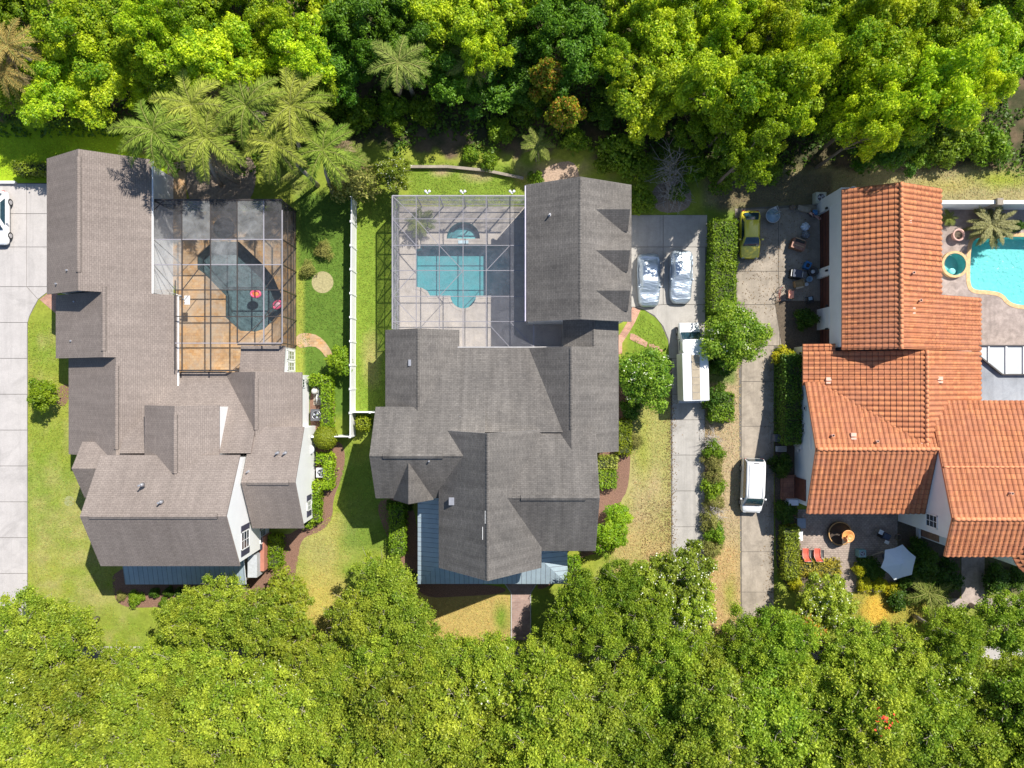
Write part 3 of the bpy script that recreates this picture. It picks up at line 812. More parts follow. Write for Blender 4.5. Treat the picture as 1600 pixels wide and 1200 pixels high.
# ===== brown-roofed house on the left
hl = thing('brown_roof_house', W(290, 590), 'large house with brown shingle roof and white east walls, left of the white fence', 'house')
S = M_shL; Fz = M_fascia
PA = [(125.3, 4.7), (196.4, 7.17), (275, 4.43)]; PB = [(123, 3.3), (222.4, 6.27), (304.2, 3.40)]; PC = [(136.7, 2.8), (236, 5.8), (304.2, 3.405)]
roof(hl, 'y', 273, 470, PA, S, Fz); roof(hl, 'y', 468.5, 562, [(c, h - .006) for c, h in PB], S, Fz); roof(hl, 'y', 560.5, 705, [(c, h - .012) for c, h in PC], S, Fz)
walls(hl, 'y', 273, 470, PA, M_stucco, 4, 5); walls(hl, 'y', 466, 562, [PB[0], PB[1], (282, 4.18)], M_stucco, 4, 3); walls(hl, 'y', 580, 705, [PC[0], PC[1], (282, 4.18)], M_stucco, 4, 3)
for _m in ('x',): M_vent = M_shL; M_ventM = M_shM
ridge_vent(hl, 'y', 283, 444, 196.4, 7.17, .0348, .0349, M_vent); ridge_vent(hl, 'y', 462, 553, 222.4, 6.264, .03, .0351, M_vent); ridge_vent(hl, 'y', 574, 693, 236, 5.79, .03, .0351, M_vent)
PD = [(699, 7.1), (775.6, 9.9), (853.6, 7.1)]
roof(hl, 'x', 227, 421, PD, S, Fz); walls(hl, 'x', 227, 421.4, PD, M_white, 5, 0.8)
ridge_vent(hl, 'x', 239, 409, 775.6, 9.9, .0365, .0359, M_vent)
PE = [(684, 4.5), (720, 6.0), (766, 4.2)]
roof(hl, 'x', 175, 232, PE, S, Fz); walls(hl, 'x', 175, 232, PE, M_stucco, 4, 6)
PG = [(583, 2.8), (698, 6.16)]
roof(hl, 'x', 244, 430, PG, S, Fz); walls(hl, 'x', 244, 430, PG, M_stucco, 5, 3)
PH = [(282, 6.4), (338, 8.1), (387, 6.4)]
roof(hl, 'y', 630, 740, PH, S, Fz); walls(hl, 'y', 630, 740, PH, M_white, 1.5, 3)
ridge_vent(hl, 'y', 642, 722, 338, 8.1, .0304, .0347, M_vent)
PF = [(371, 2.81), (431.5, 5.3), (486, 2.81)]
roof(hl, 'y', 582.4, 700, PF, S, Fz); walls(hl, 'y', 582.4, 700, PF, M_white, 3, 4)
ridge_vent(hl, 'y', 592, 666, 431.5, 5.3, .0411, .0457, M_vent)
PJ = [(662, 4.8), (736.8, 7.3), (809, 4.8)]
roof(hl, 'x', 424, 499, PJ, S, Fz); walls(hl, 'x', 419, 499, PJ, M_white, 3, 6)
ridge_vent(hl, 'x', 432, 490, 736.8, 7.3, .0334, .0346, M_vent, 3.6)
gutter(hl, 'y', 274, 468, 276, 4.43); gutter(hl, 'y', 470, 612, 305, 3.4); gutter(hl, 'x', 304, 372, 582.5, 2.85, M_black)
m = MB(); a = [W(221, 848, 3.5), W(402, 848, 3.5), W(402, 900, 2.75), W(221, 900, 2.75)]
for p, q in zip(a, a[1:]): pass
P = [a[3], a[2], a[1], a[0]]; m.face(P, [(p.x, (p.y)) for p in P]); P2 = [p - Vector((0, 0, .12)) for p in P]; m.face(P2[::-1], None, 1)
for i in range(4): m.face([P2[i], P2[(i + 1) % 4], P[(i + 1) % 4], P[i]], None, 1)
m.build('porch_roof', [M_metal, M_white], hl)
for gx in (226, 270, 312, 355, 397):
    m = MB(); p = W(gx, 895); m.box(p.x - .1, p.x + .1, p.y - .1, p.y + .1, 0, 2.75); m.build('porch_post', M_white, hl)
m = MB(); m.gbox(224, 400, 850, 898, 0.0, .35); m.build('porch_floor', M_concM, hl)
roof(hl, 'x', 397, 463, [(543, 3.15), (583, 3.55)], S, M_fasciaG, 'bay_roof'); 
m = MB(); m.gbox(399, 461.5, 545, 586, 0, 2.95); m.build('wall', M_white, hl)
window_e(hl, 461.6, 549, 563, .3, 2.3, 1, False, 2, 4, 'french_door'); window_e(hl, 461.6, 566, 580, .3, 2.3, 1, False, 2, 4, 'french_door')
window_e(hl, 420.7, 808, 834, 5.0, 6.8, 1, True, 2, 3); window_e(hl, 420.7, 820, 842, 1.0, 2.4, 1, True, 2, 3)
window_e(hl, 493.1, 776, 791, 1.5, 2.8, 1, True, 2, 3); window_e(hl, 483.1, 592, 606, 1.4, 2.2, 1, False, 3, 1)
m = MB(); m.gbox(417, 424, 832, 884, 0, 1.9); m.build('brick_pier', M_brickwall, hl)
m = MB(); m.gbox(404, 418, 856, 890, 0, 2.7); m.build('porch_wall', plain('grey_siding', (.42, .44, .46), .7), hl)
for px, py, h in ((108, 423, 6.1), (91, 444, 5.3), (119, 472, 4.2), (114, 533, 4.0), (220, 758, 9.3), (250, 785, 9.6), (388, 737, 6.8), (433, 708, 6.2), (445, 708, 6.2)): vent_pipe(hl, px, py, h)

# ===== grey-roofed house in the middle
hm = thing('grey_roof_house', W(770, 680), 'large middle house with weathered grey shingle roof and blue grey metal porch roof', 'house')
S = M_shM; Fz = M_fasciaG
QMA = [(820, 5.5), (894, 7.9), (971, 5.5)]
roof(hm, 'y', 315, 511, QMA, S, Fz); walls(hm, 'y', 315, 511, QMA, M_stucco, 5, 4); ridge_caps(hm, 'y', 316, 510, 894, 7.9, .55, M_ventM)
gutter(hm, 'y', 316, 510, 819.5, 5.5, plain('lilac_gutter', (.62, .58, .78), .5))
for gy in (357, 414, 470):
    PDm = [(gy - 26, 5.95), (gy, 7.2), (gy + 26, 5.95)]
    roof(hm, 'x', 905, 964.5, PDm, S, Fz, 'dormer_roof'); walls(hm, 'x', 905, 964.5, PDm, M_stucco, 4, 5, 5.2, 'dormer_wall')
    window_e(hm, 959.6, gy - 11, gy + 11, 5.85, 6.6, 1, False, 2, 2)
QMB = [(614.7, 4.2), (666.5, 6.0), (723, 4.2)]
roof(hm, 'y', 521, 640, QMB, S, Fz); walls(hm, 'y', 521, 640, QMB, M_stucco, 5, 4); ridge_caps(hm, 'y', 522, 632, 666.5, 6.0, .55, M_ventM)
QMC = [(547, 4.3), (668, 6.45)]
roof(hm, 'x', 672, 884, QMC, S, Fz); walls(hm, 'x', 672, 884, QMC, M_stucco, 5, 4)
gutter(hm, 'x', 712, 874, 546.3, 4.3, M_fasciaG)
QME = [(820, 4.1), (883, 6.95), (955, 4.6)]
roof(hm, 'y', 547.3, 698, QME, S, Fz); walls(hm, 'y', 547.3, 698, QME, M_stucco, 5, 4); ridge_caps(hm, 'y', 549, 667, 883, 6.95, .55, M_ventM)
QMN = [(874, 4.5), (916.6, 5.844), (955, 4.594)]
roof(hm, 'y', 505, 548.5, QMN, S, Fz); walls(hm, 'y', 505, 549, QMN, M_stucco, 5, 3); ridge_caps(hm, 'y', 506, 546, 916.6, 5.85, .55, M_ventM)
QMF = [(632.6, 5.75), (698, 8.4), (763, 5.75)]
roof(hm, 'x', 605.7, 762, QMF, S, Fz); walls(hm, 'x', 605.7, 762, QMF, M_stucco, 5, 6)
ridge_caps(hm, 'x', 607, 733, 698, 8.4, .65, M_ventM); ridge_vent(hm, 'x', 624, 706, 698, 8.43, .0405, .0408, M_ventM, 3.6)
QMG = [(696.5, 6.3), (767.6, 10.3), (841.6, 6.3)]
roof(hm, 'y', 665, 859.5, QMG, S, Fz); walls(hm, 'y', 665, 859.5, QMG, M_stucco, 5, 5); ridge_caps(hm, 'y', 666, 858, 767.6, 10.3, .85, M_ventM)
QMI = [(664.2, 6.1), (753.7, 8.9), (836.6, 6.1)]
roof(hm, 'x', 778, 918.5, QMI, S, Fz); walls(hm, 'x', 778, 918.5, QMI, M_stucco, 5, 3)
ridge_caps(hm, 'x', 800, 918, 753.7, 8.9, .55, M_ventM); ridge_vent(hm, 'x', 812, 900, 753.7, 8.93, .0313, .0338, M_ventM, 3.6)
QMH = [(631, 5.75), (658, 8.02), (688, 5.75)]
roof(hm, 'y', 700, 765, QMH, S, Fz); walls(hm, 'y', 700, 765, QMH, M_stucco, 3, 3)
box_vent(hm, 644, 567, 5.2, .22); vent_pipe(hm, 632, 598, 4.9, .06, .3); box_vent(hm, 708, 782, 7.2, .26); vent_pipe(hm, 671, 720, 7.9); vent_pipe(hm, 859, 336, 6.6); vent_pipe(hm, 719, 651, 6.1, .05, .2)
for (px, py, h) in ((759, 808, 10.1), (755, 833, 9.9)):
    p = AT(px, py, h); m = MB(); m.box(p.x - .06, p.x + .06, p.y - .5, p.y + .5, h - .25, h + .05); m.build('roof_flashing', M_white, hm)
PO = 2.8; PI_ = 3.75
def mquad(m, pts, flipuv=False):
    P = [W(*p) for p in pts]
    if (P[1] - P[0]).cross(P[2] - P[0]).z < 0: P = P[::-1]
    m.face(P, [((p.y if flipuv else p.x), 7.0) for p in P]); D = [p - Vector((0, 0, .12)) for p in P]; m.face(D[::-1], None, 1)
    for i in range(len(P)): m.face([D[i], D[(i + 1) % len(P)], P[(i + 1) % len(P)], P[i]], None, 1)
m = MB()
mquad(m, [(659, 766, PO), (701, 766, PI_), (701, 858, PI_), (659, 899, PO)], True)
mquad(m, [(659, 899, PO), (701, 858, PI_), (842, 858, PI_), (883, 899, PO)])
mquad(m, [(883, 838, PO), (883, 899, PO), (842, 858, PI_), (842, 838, PI_)], True)
m.build('porch_roof', [M_metal, M_white], hm)
for gx, gy in ((663, 772), (663, 812), (663, 852), (663, 894), (705, 894), (748, 894), (788, 894), (838, 894), (879, 894), (879, 842)):
    p = W(gx, gy); m = MB(); m.box(p.x - .1, p.x + .1, p.y - .1, p.y + .1, 0, 2.78); m.build('porch_post', M_white, hm)
m = MB(); m.gbox(661, 703, 770, 897, 0, .3); m.gbox(703, 881, 853, 897, 0, .3); m.build('porch_floor', M_concM, hm)
for k in range(2):
    m = MB(); m.gbox(967.5, 969.5, 330 + 80 * k, 390 + 80 * k, 0.05, 2.4); m.build('garage_door', M_white, hm)

# ===== orange tile house on the right
hr = thing('orange_tile_house', W(1400, 620), 'white stucco house with an orange clay barrel tile roof, right of the aged driveway', 'house')
S = M_tile; Fz = M_terra
RA1 = [(1275.7, 5.1), (1340, 7.3), (1415.6, 5.35)]; RA2 = [(1275.7, 5.1), (1340, 7.3), (1495, 3.3)]
roof(hr, 'y', 319.6, 472, RA1, S, Fz, tile=True); roof(hr, 'y', 472, 551, RA2, S, Fz, tile=True)
walls(hr, 'y', 319.6, 551, RA1, M_stucco, 12, 1.5); walls(hr, 'y', 472, 551, RA2, M_stucco, 14, 1.2)
RB = [(1229, 3.7), (1387.5, 6.07), (1495, 3.305)]
roof(hr, 'y', 552, 602, RB, S, Fz, tile=True); roof(hr, 'y', 602, 700, [(1246, 3.954), RB[1], RB[2]], S, Fz, tile=True); walls(hr, 'y', 552, 700, RB, M_stucco, 11, 3)
roof(hr, 'y', 541, 552, [(1229, 3.7), (1272, 4.297)], S, Fz, tile=True); m = MB(); m.gbox(1240, 1276, 543, 560, 0, 3.5); m.build('wall', M_stucco, hr)
RC = [(597, 4.0), (692, 6.2), (789, 4.3)]
roof(hr, 'x', 1230, 1404, RC, S, Fz, tile=True); walls(hr, 'x', 1230, 1410, RC, M_stucco, 6, 11.5)
RD = [(624, 5.0), (784.6, 8.2), (840, 7.1)]
roof(hr, 'x', 1402, 1660, RD, S, Fz, tile=True); 
walls(hr, 'x', 1402, 1660, [(624, 5.0), (784.6, 8.2), (818, 7.54)], M_stucco, 4, 1); 
m = MB(); m.gbox(1437, 1650, 812, 838, 0, 6.85); m.build('wall', M_stucco, hr)
m = MB(); m.gbox(1435.6, 1437, 816, 836, .05, 3.0); m.build('wooden_door', plain('wood_door', (.30, .17, .11), .6, var=.3, scale=5), hr)
m = MB(); m.gbox(1431, 1434, 814, 840, 0, .5); m.build('porch_kerb', M_white, hr)
def tile_ridge(axis, a0, a1, c, h, r=.16):
    A = gpt(axis, a0, c, h + .05); B = gpt(axis, a1, c, h + .05); m = MB(); n = int((B - A).length / .4); d = (B - A) / n
    for i in range(n): m.tube([A + d * i, A + d * (i + 1.1)], [r * .9, r * 1.08], 10, sm=True)
    m.build('ridge_tile', M_terra, hr)
tile_ridge('y', 320, 551, 1340, 7.3); tile_ridge('y', 552, 689, 1387.5, 6.07); tile_ridge('x', 1231, 1403, 692, 6.2); tile_ridge('x', 1403, 1660, 784.6, 8.2); tile_ridge('x', 1403, 1660, 716, 6.86, .09)

c = W(1537, 830); m = MB()
m.lathe((c.x, c.y, 0), [(2.0, 0), (2.0, 7.0)], 36); m.build('tower_wall', M_stucco, hr)
m = MB(); rows = 7; seg = 32
for r in range(rows):
    r0 = 2.35 * r / rows; r1 = 2.35 * (r + 1) / rows; z0 = 8.5 - 1.6 * r / rows; z1 = 8.5 - 1.6 * (r + 1) / rows
    k = max(8, int(seg * (r + 1.5) / rows)); k -= k % 2
    base = len(m.v); n = k * 4
    for (R_, z, l) in ((r0, z0, 0), (r1, z1, .05)):
        for i in range(n):
            t = 2 * math.pi * i / n; hh = (0, .07, .1, .07)[i % 4]
            m.v.append((c.x + math.cos(t) * R_, c.y + math.sin(t) * R_, z + l + hh))
    for i in range(n):
        j = (i + 1) % n; m.f.append([base + i, base + n + i, base + n + j, base + j]); m.uv.append([(i * .11, r * .46), (i * .11, r * .46 + .46), (i * .11 + .11, r * .46 + .46), (i * .11 + .11, r * .46)]); m.mi.append(0); m.sm.append(False)
m.build('tower_roof', M_tile, hr)
m = MB(); m.lathe((c.x, c.y, 6.93), [(2.36, 0), (2.0, -.05)], 36); m.build('tower_eave', M_terra, hr)
# garage front on the west side: upper wall band, piers, recessed doors
m = MB(); m.gbox(1276.5, 1290, 324, 546, 2.55, 4.95); m.build('wall', M_stucco, hr)
for g0, g1 in ((316, 336), (422, 436), (484, 516), (541, 546)):
    m = MB(); m.gbox(1275.8, 1288, g0, g1, 0, 2.56 if g0 > 316 else 4.9); m.build('garage_pier', M_stucco, hr)
for g0, g1 in ((336, 422), (436, 484), (516, 541)):
    m = MB(); m.gbox(1281, 1284, g0, g1, 0.05, 2.54)
    for k in range(1, 4):
        z = k * .63; a = W(1280.6, g1); b = W(1281, g0); m.box(a.x, b.x, a.y, b.y, z - .015, z + .015, 1)
    m.build('garage_door', [M_dkbrown, M_black], hr)
for gy in (335, 429, 482, 517):
    m = MB(); p = W(1275.2, gy); m.box(p.x - .14, p.x, p.y - .08, p.y + .08, 2.15, 2.45); m.build('wall_lamp', M_black, hr)
window_e(hr, 1239.9, 550, 564, 1.3, 2.7, -1, False, 3, 2); window_e(hr, 1239.4, 633, 640, 2.3, 2.9, -1, False, 1, 1); window_e(hr, 1239.4, 659, 674, 1.6, 2.6, -1, False, 2, 2)
window_e(hr, 1402.7, 787, 806, 4.5, 6.1, -1, False, 2, 3)
m = MB()
for gy, z in ((676, 1.5), (686, 1.5), (696, 1.6), (700, 1.0)): p = W(1240, gy); m.box(p.x - .16, p.x, p.y - .2, p.y + .2, z - .3, z + .3)
m.build('meter_box', plain('meter_grey', (.5, .52, .54), .5), hr)
# side porch with terracotta steps
m = MB(); m.gbox(1222, 1242, 742, 780, 0, .3); m.gbox(1219, 1222, 742, 780, 0, .15); m.build('entry_step', brickmat('terracotta_floor', (.42, .2, .12), (.35, .16, .1), (.2, .1, .07), .45, .45), hr)
m = MB(); m.gbox(1239, 1241, 744, 776, .3, 2.6); m.build('entry_recess', M_dkbrown, hr)
m = MB(); m.gbox(1226, 1241, 778, 787, 0, 1.0); m.build('entry_wall', M_stucco, hr)
for px, py, h in ((1299, 680, 5.8), (1368, 689, 5.9), (1424, 427, 6.7), (1435, 470, 6.4), (1577, 770, 7.6)):
    p = AT(px, py, h); m = MB(); m.tube([(p.x, p.y, h - .3), (p.x, p.y, h + .42)], .085, 10); m.tube([(p.x, p.y, h + .38), (p.x, p.y, h + .42)], .12, 10); m.build('vent_pipe', plain('pale_clay', (.68, .42, .32), .7), hr)
for px, py, h in ((1333, 681, 5.9), (1419, 345, 6.8), (1425, 485, 6.6), (1468, 593, 5.5), (1294, 594, 4.2), (1438, 695, 5.9)):
    p = AT(px, py, h); m = MB(); m.box(p.x - .22, p.x + .22, p.y - .05, p.y + .25, h - .2, h + .14); m.box(p.x - .22, p.x + .22, p.y - .3, p.y - .14, h - .2, h + .14); m.build('tile_vent', MATS['pale_clay'], hr)
# flat pan roof over the pool terrace, white ribs and clear panels
pc = thing('patio_cover', W(1545, 580), 'flat grey patio cover with white ribs beside the orange roof, below the turquoise pool', 'patio cover')
m = MB(); L = gl([(1486, 545), (1640, 545), (1640, 632), (1486, 632)]); m.poly(L, z=3.05); m.skirt(L, 2.93, 3.05); m.build('membrane_roof', concrete('membrane', (.33, .345, .37), .75), pc)
m = MB(); L = gl([(1491, 543), (1640, 543), (1640, 586), (1527, 586), (1491, 557)]); m.poly(L, z=3.25); m.skirt(L, 3.2, 3.25); m.build('panel_roof', plain('grey_panel', (.46, .48, .48), .5, .1, var=.06), pc)
for k, gx in enumerate((1507, 1533, 1559, 1585, 1611)):
    m = MB(); m.bar(W(gx, 543.5, 3.31), W(gx, 585 if gx > 1530 else 570, 3.31), .14, .1); m.build('rib', M_white, pc)
m = MB()
for a, b in (((1491, 543), (1640, 543)), ((1527, 586), (1640, 586)), ((1491, 557), (1527, 586))): m.bar(W(*a, 3.3), W(*b, 3.3), .12, .2)
m.build('edge_beam', M_bronze, pc)
for gx, gy in ((1530, 545), (1560, 545), (1600, 545), (1635, 545), (1635, 628)):
    m = MB(); m.bar(W(gx, gy, 0), W(gx, gy, 3.1), .1); m.build('post', M_white, pc)
# ---------------------------------------------------------------- screen cages over the pools
scrRoofM = screenmat('insect_screen', (0.20, 0.20, 0.23), 0.22)
scrWallM = screenmat('dense_insect_screen', (0.34, 0.34, 0.38), 0.55)
scrRoofL = screenmat('dark_screen', (0.12, 0.12, 0.12), 0.12); scrDenseShadeL = screenmat('dark_mesh_and_palm_shade', (0.085, 0.085, 0.09), 0.5)  # denser one: dark mesh, with palm shade over the top row put into its tint
scrPaleL = screenmat('sun_gloss_screen', (0.36, 0.37, 0.37), 0.36); scrPale2 = screenmat('faint_sun_gloss_screen', (0.30, 0.31, 0.31), 0.20)  # gloss of the sun on some panels, put into a paler mesh colour
scrWallL = screenmat('dark_wall_screen', (0.03, 0.03, 0.035), 0.5)
def beam(parent, a, b, w, mat, name='beam', h=None):
    m = MB(); m.bar(a, b, w, h or w); return m.build(name, mat, parent)
def panel(parent, pts, mat, name='screen_panel'):
    m = MB(); m.face(pts, [(p.x + p.y, p.z) for p in pts]); return m.build(name, mat, parent)

cm = thing('pool_cage', W(720, 430), 'pale grey framed flat screen enclosure over the teal pool and concrete deck', 'pool enclosure')
z = 3.8; xs = [624, 659, 693, 728, 762, 797, 820]; ysM = [323, 357, 396, 433, 471, 508, 546]
for i, gx in enumerate(xs[:-1]): beam(cm, W(gx, 323, z), W(gx, 546 if gx > 720 else 519, z), .06 if i else .10, M_alu)
beam(cm, W(797, 323, z), W(797, 546, z), .06, M_alu)
for i, gy in enumerate(ysM): beam(cm, W(624 if gy < 520 else 728, gy, z - .002), W(818 if gy < 515 else 872, gy, z - .002), .055 if 0 < i < 6 else .10, M_alu)
beam(cm, W(832, 512, z), W(832, 546, z), .08, M_alu)
for a, b in (((624, 323), (659, 357)), ((797, 508), (832, 546)), ((762, 433), (797, 396)), ((659, 396), (624, 357)), ((762, 508), (797, 546)), ((659, 357), (693, 396)), ((693, 396), (728, 433)), ((728, 433), (693, 471)), ((659, 433), (624, 471)), ((624, 471), (659, 508))):
    beam(cm, W(*a, z - .03), W(*b, z - .03), .05, M_alu, 'brace')
for gy in ysM[:-1]: beam(cm, W(624, gy, 0), W(624, gy, z - .05), .09, M_alu, 'post')
for gx in xs[1:-1]: beam(cm, W(gx, 323, 0), W(gx, 323, z - .05), .09, M_alu, 'post')
for zz in (0.9, 2.4): beam(cm, W(624, 323, zz), W(624, 519, zz), .06, M_alu, 'rail')
for zz in (0.9, 2.4): beam(cm, W(624, 323, zz), W(820, 323, zz), .06, M_alu, 'rail')
for a, b in zip(ysM[:-1], ysM[1:-1]):
    beam(cm, W(624, a, 0.1), W(624, b, 3.7), .05, M_alu, 'brace')
    beam(cm, W(624, b, 0.1), W(624, a, 3.7), .05, M_alu, 'brace')
panel(cm, [W(624, 323, z + .03), W(820, 323, z + .03), W(820, 546, z + .03), W(624, 546, z + .03)], scrRoofM)
panel(cm, [W(820, 513, z + .03), W(872, 513, z + .03), W(872, 546, z + .03), W(820, 546, z + .03)], scrRoofM)
panel(cm, [W(624, 323, 0), W(624, 519, 0), W(624, 519, z), W(624, 323, z)], scrWallM)
panel(cm, [W(624, 323, 0), W(820, 323, 0), W(820, 323, z), W(624, 323, z)], scrWallM)
def clamp_light(gx, gy, label):
    t = thing('floodlight', W(gx, gy, 3.9), label, 'floodlight', 'floodlights on top of the pool cage')
    p = W(gx, gy, 0)
    for s in (-1, 1):
        m = MB(); m.tube([(p.x, p.y, 3.95), (p.x + s * .14, p.y + .12, 4.02), (p.x + s * .2, p.y + .2, 3.98)], [.04, .1, .13], 8); m.build('lamp_head', M_white, t)
    m = MB(); m.box(p.x - .06, p.x + .06, p.y - .05, p.y + .05, 3.86, 4.0); m.build('bracket', M_white, t)
clamp_light(676, 320, 'white twin floodlight on the cage edge, left one'); clamp_light(728, 320, 'white twin floodlight on the cage edge, middle one'); clamp_light(800, 320, 'white twin floodlight on the cage edge, nearest the grey garage roof')

clg = thing('pool_cage', W(370, 450), 'dark bronze framed screen enclosure over the dark slate pool and travertine deck', 'pool enclosure')
z = 4.0; xsL = [276, 318, 358, 415 - 22, 436, 464]; xsL = [274, 316, 358, 397, 436, 463]; ysL = [330, 388, 425, 462, 501, 540]
for i, gx in enumerate(xsL): beam(clg, W(gx, 345 if i in (0, 5) else 330, z), W(gx, 540 if gx > 395 else 580, z), .09, M_bronze if i < 4 else M_alu)  # grey on the last bars paints bronze as it looks in sun
beam(clg, W(306, 448, z), W(306, 580, z), .07, M_bronze)
for i, gy in enumerate(ysL): beam(clg, W(274 if gy < 446 else 306, gy, z - .002), W(463, gy, z - .002), .08 if i else .14, M_alu if i in (1, 2, 5) else M_bronze)  # sunlit cross bars get the grey colour instead of bronze
beam(clg, W(306, 580, z - .5), W(397, 580, z - .5), .14, M_bronze); beam(clg, W(397, 542, z - .05), W(461, 542, z - .05), .12, M_bronze)
for a, b in (((274, 345), (290, 330)), ((448, 330), (463, 345)), ((274, 388), (316, 425)), ((316, 388), (358, 345)), ((397, 388), (358, 345)), ((316, 462), (345, 425)), ((436, 501), (463, 470)), ((436, 462), (463, 425)), ((397, 540), (463, 480)), ((274, 425), (306, 462))):
    beam(clg, W(*a, z - .03), W(*b, z - .03), .06, M_bronze, 'brace')
for gy in ysL[1:]: beam(clg, W(463, gy, 0), W(463, gy, z - .05), .09, M_bronze, 'post')
for gx in xsL: beam(clg, W(gx, 331, 0), W(gx, 331, z - .05), .09, M_bronze, 'post')
for zz in (0.9, 2.5):
    beam(clg, W(463, 332, zz), W(463, 545, zz), .07, M_bronze, 'rail'); beam(clg, W(274, 330, zz), W(463, 330, zz), .07, M_bronze, 'rail')
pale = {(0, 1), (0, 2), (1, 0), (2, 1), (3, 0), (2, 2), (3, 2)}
for i in range(5):
    for j in range(5):
        x0, x1 = xsL[i], xsL[i + 1]; y0, y1 = ysL[j], ysL[j + 1]
        if i == 0 and j > 2: x0 = 306
        panel(clg, [W(x0 + .5, y0 + .5, z + .02), W(x1 - .5, y0 + .5, z + .02), W(x1 - .5, y1 - .5, z + .02), W(x0 + .5, y1 - .5, z + .02)], scrPale2 if (i, j) in ((2, 2), (3, 2), (4, 1)) else scrPaleL if (i, j) in pale else scrDenseShadeL if (i == 0 and j < 2) or (j == 0) or i == 4 and j < 2 else scrRoofL)
panel(clg, [W(306, 541, z + .02), W(396, 541, z + .02), W(396, 580, z + .02), W(306, 580, z + .02)], scrRoofL)
panel(clg, [W(463, 331, 0), W(463, 545, 0), W(463, 545, z), W(463, 331, z)], scrWallL)
panel(clg, [W(274, 330, 0), W(463, 330, 0), W(463, 330, z), W(274, 330, z)], scrWallL)

# ---------------------------------------------------------------- fences and garden walls
def vinyl_fence(name, label, pts, h, step, capw=.14):
    c = W(*pts[0]); t = thing(name, (c.x, c.y, 0), label, 'fence')
    m = MB()
    for a, b in zip(pts, pts[1:]):
        A, B = W(*a), W(*b)
        m.bar(A + Vector((0, 0, (h + .08) / 2)), B + Vector((0, 0, (h + .08) / 2)), .045, h - .1)
        m.bar(A + Vector((0, 0, h - .06)), B + Vector((0, 0, h - .06)), .09, .14); m.bar(A + Vector((0, 0, .14)), B + Vector((0, 0, .14)), .07, .12)
    m.build('panels', M_white, t)
    for a, b in zip(pts, pts[1:]):
        A, B = W(*a), W(*b); n = max(1, round((B - A).length / step))
        for i in range(n + 1):
            p = A + (B - A) * i / n; m = MB(); m.box(p.x - .07, p.x + .07, p.y - .07, p.y + .07, 0, h + .1); m.box(p.x - .095, p.x + .095, p.y - .095, p.y + .095, h + .1, h + .15); m.build('post', M_white, t)
    return t
vinyl_fence('vinyl_fence', 'long white vinyl privacy fence between the dark pool garden and the bright lawn', [(557, 318), (555, 680)], 2.05, 2.1)
vinyl_fence('vinyl_gate', 'short white fence joining the long fence to the grey roofed house', [(556, 643), (612, 643)], 1.7, 1.6)
vinyl_fence('vinyl_gate', 'short white fence beside the round clipped bush and the brown roofed house', [(497, 680), (554, 680)], 1.7, 1.6)
def garden_wall(name, label, pts, h, w, mat, capmat=None):
    c = W(*pts[0]); t = thing(name, (c.x, c.y, 0), label, 'wall'); m = MB()
    for a, b in zip(pts, pts[1:]): m.bar(W(*a, h / 2), W(*b, h / 2), w, h)
    m.build('wall_body', mat, t); m = MB()
    for a, b in zip(pts, pts[1:]): m.bar(W(*a, h + .04), W(*b, h + .04), w + .1, .08)
    m.build('coping', capmat or mat, t); return t
garden_wall('pool_garden_wall', 'tall white wall with a white cap behind the turquoise pool', [(1416, 326), (1700, 326)], 2.3, .22, M_stucco, M_white)
m = MB(); m.gbox(1528, 1537, 321, 331, 0, 2.65); tag(m.build('wall_pier', M_concR), 'square brown capped pier in the middle of the tall white wall', 'pier')
garden_wall('garden_kerb', 'thin grey retaining edge crossing the grass behind the pale pool cage', [(640, 262), (700, 262), (760, 268), (818, 280)], .3, .15, M_concR)
garden_wall('driveway_edge', 'low white edge beside the top left driveway', [(-40, 286), (27, 286)], .25, .14, M_white)
garden_wall('block_edge', 'short grey block edging by the striped poles', [(1243, 326), (1262, 331)], .5, .35, M_concR)

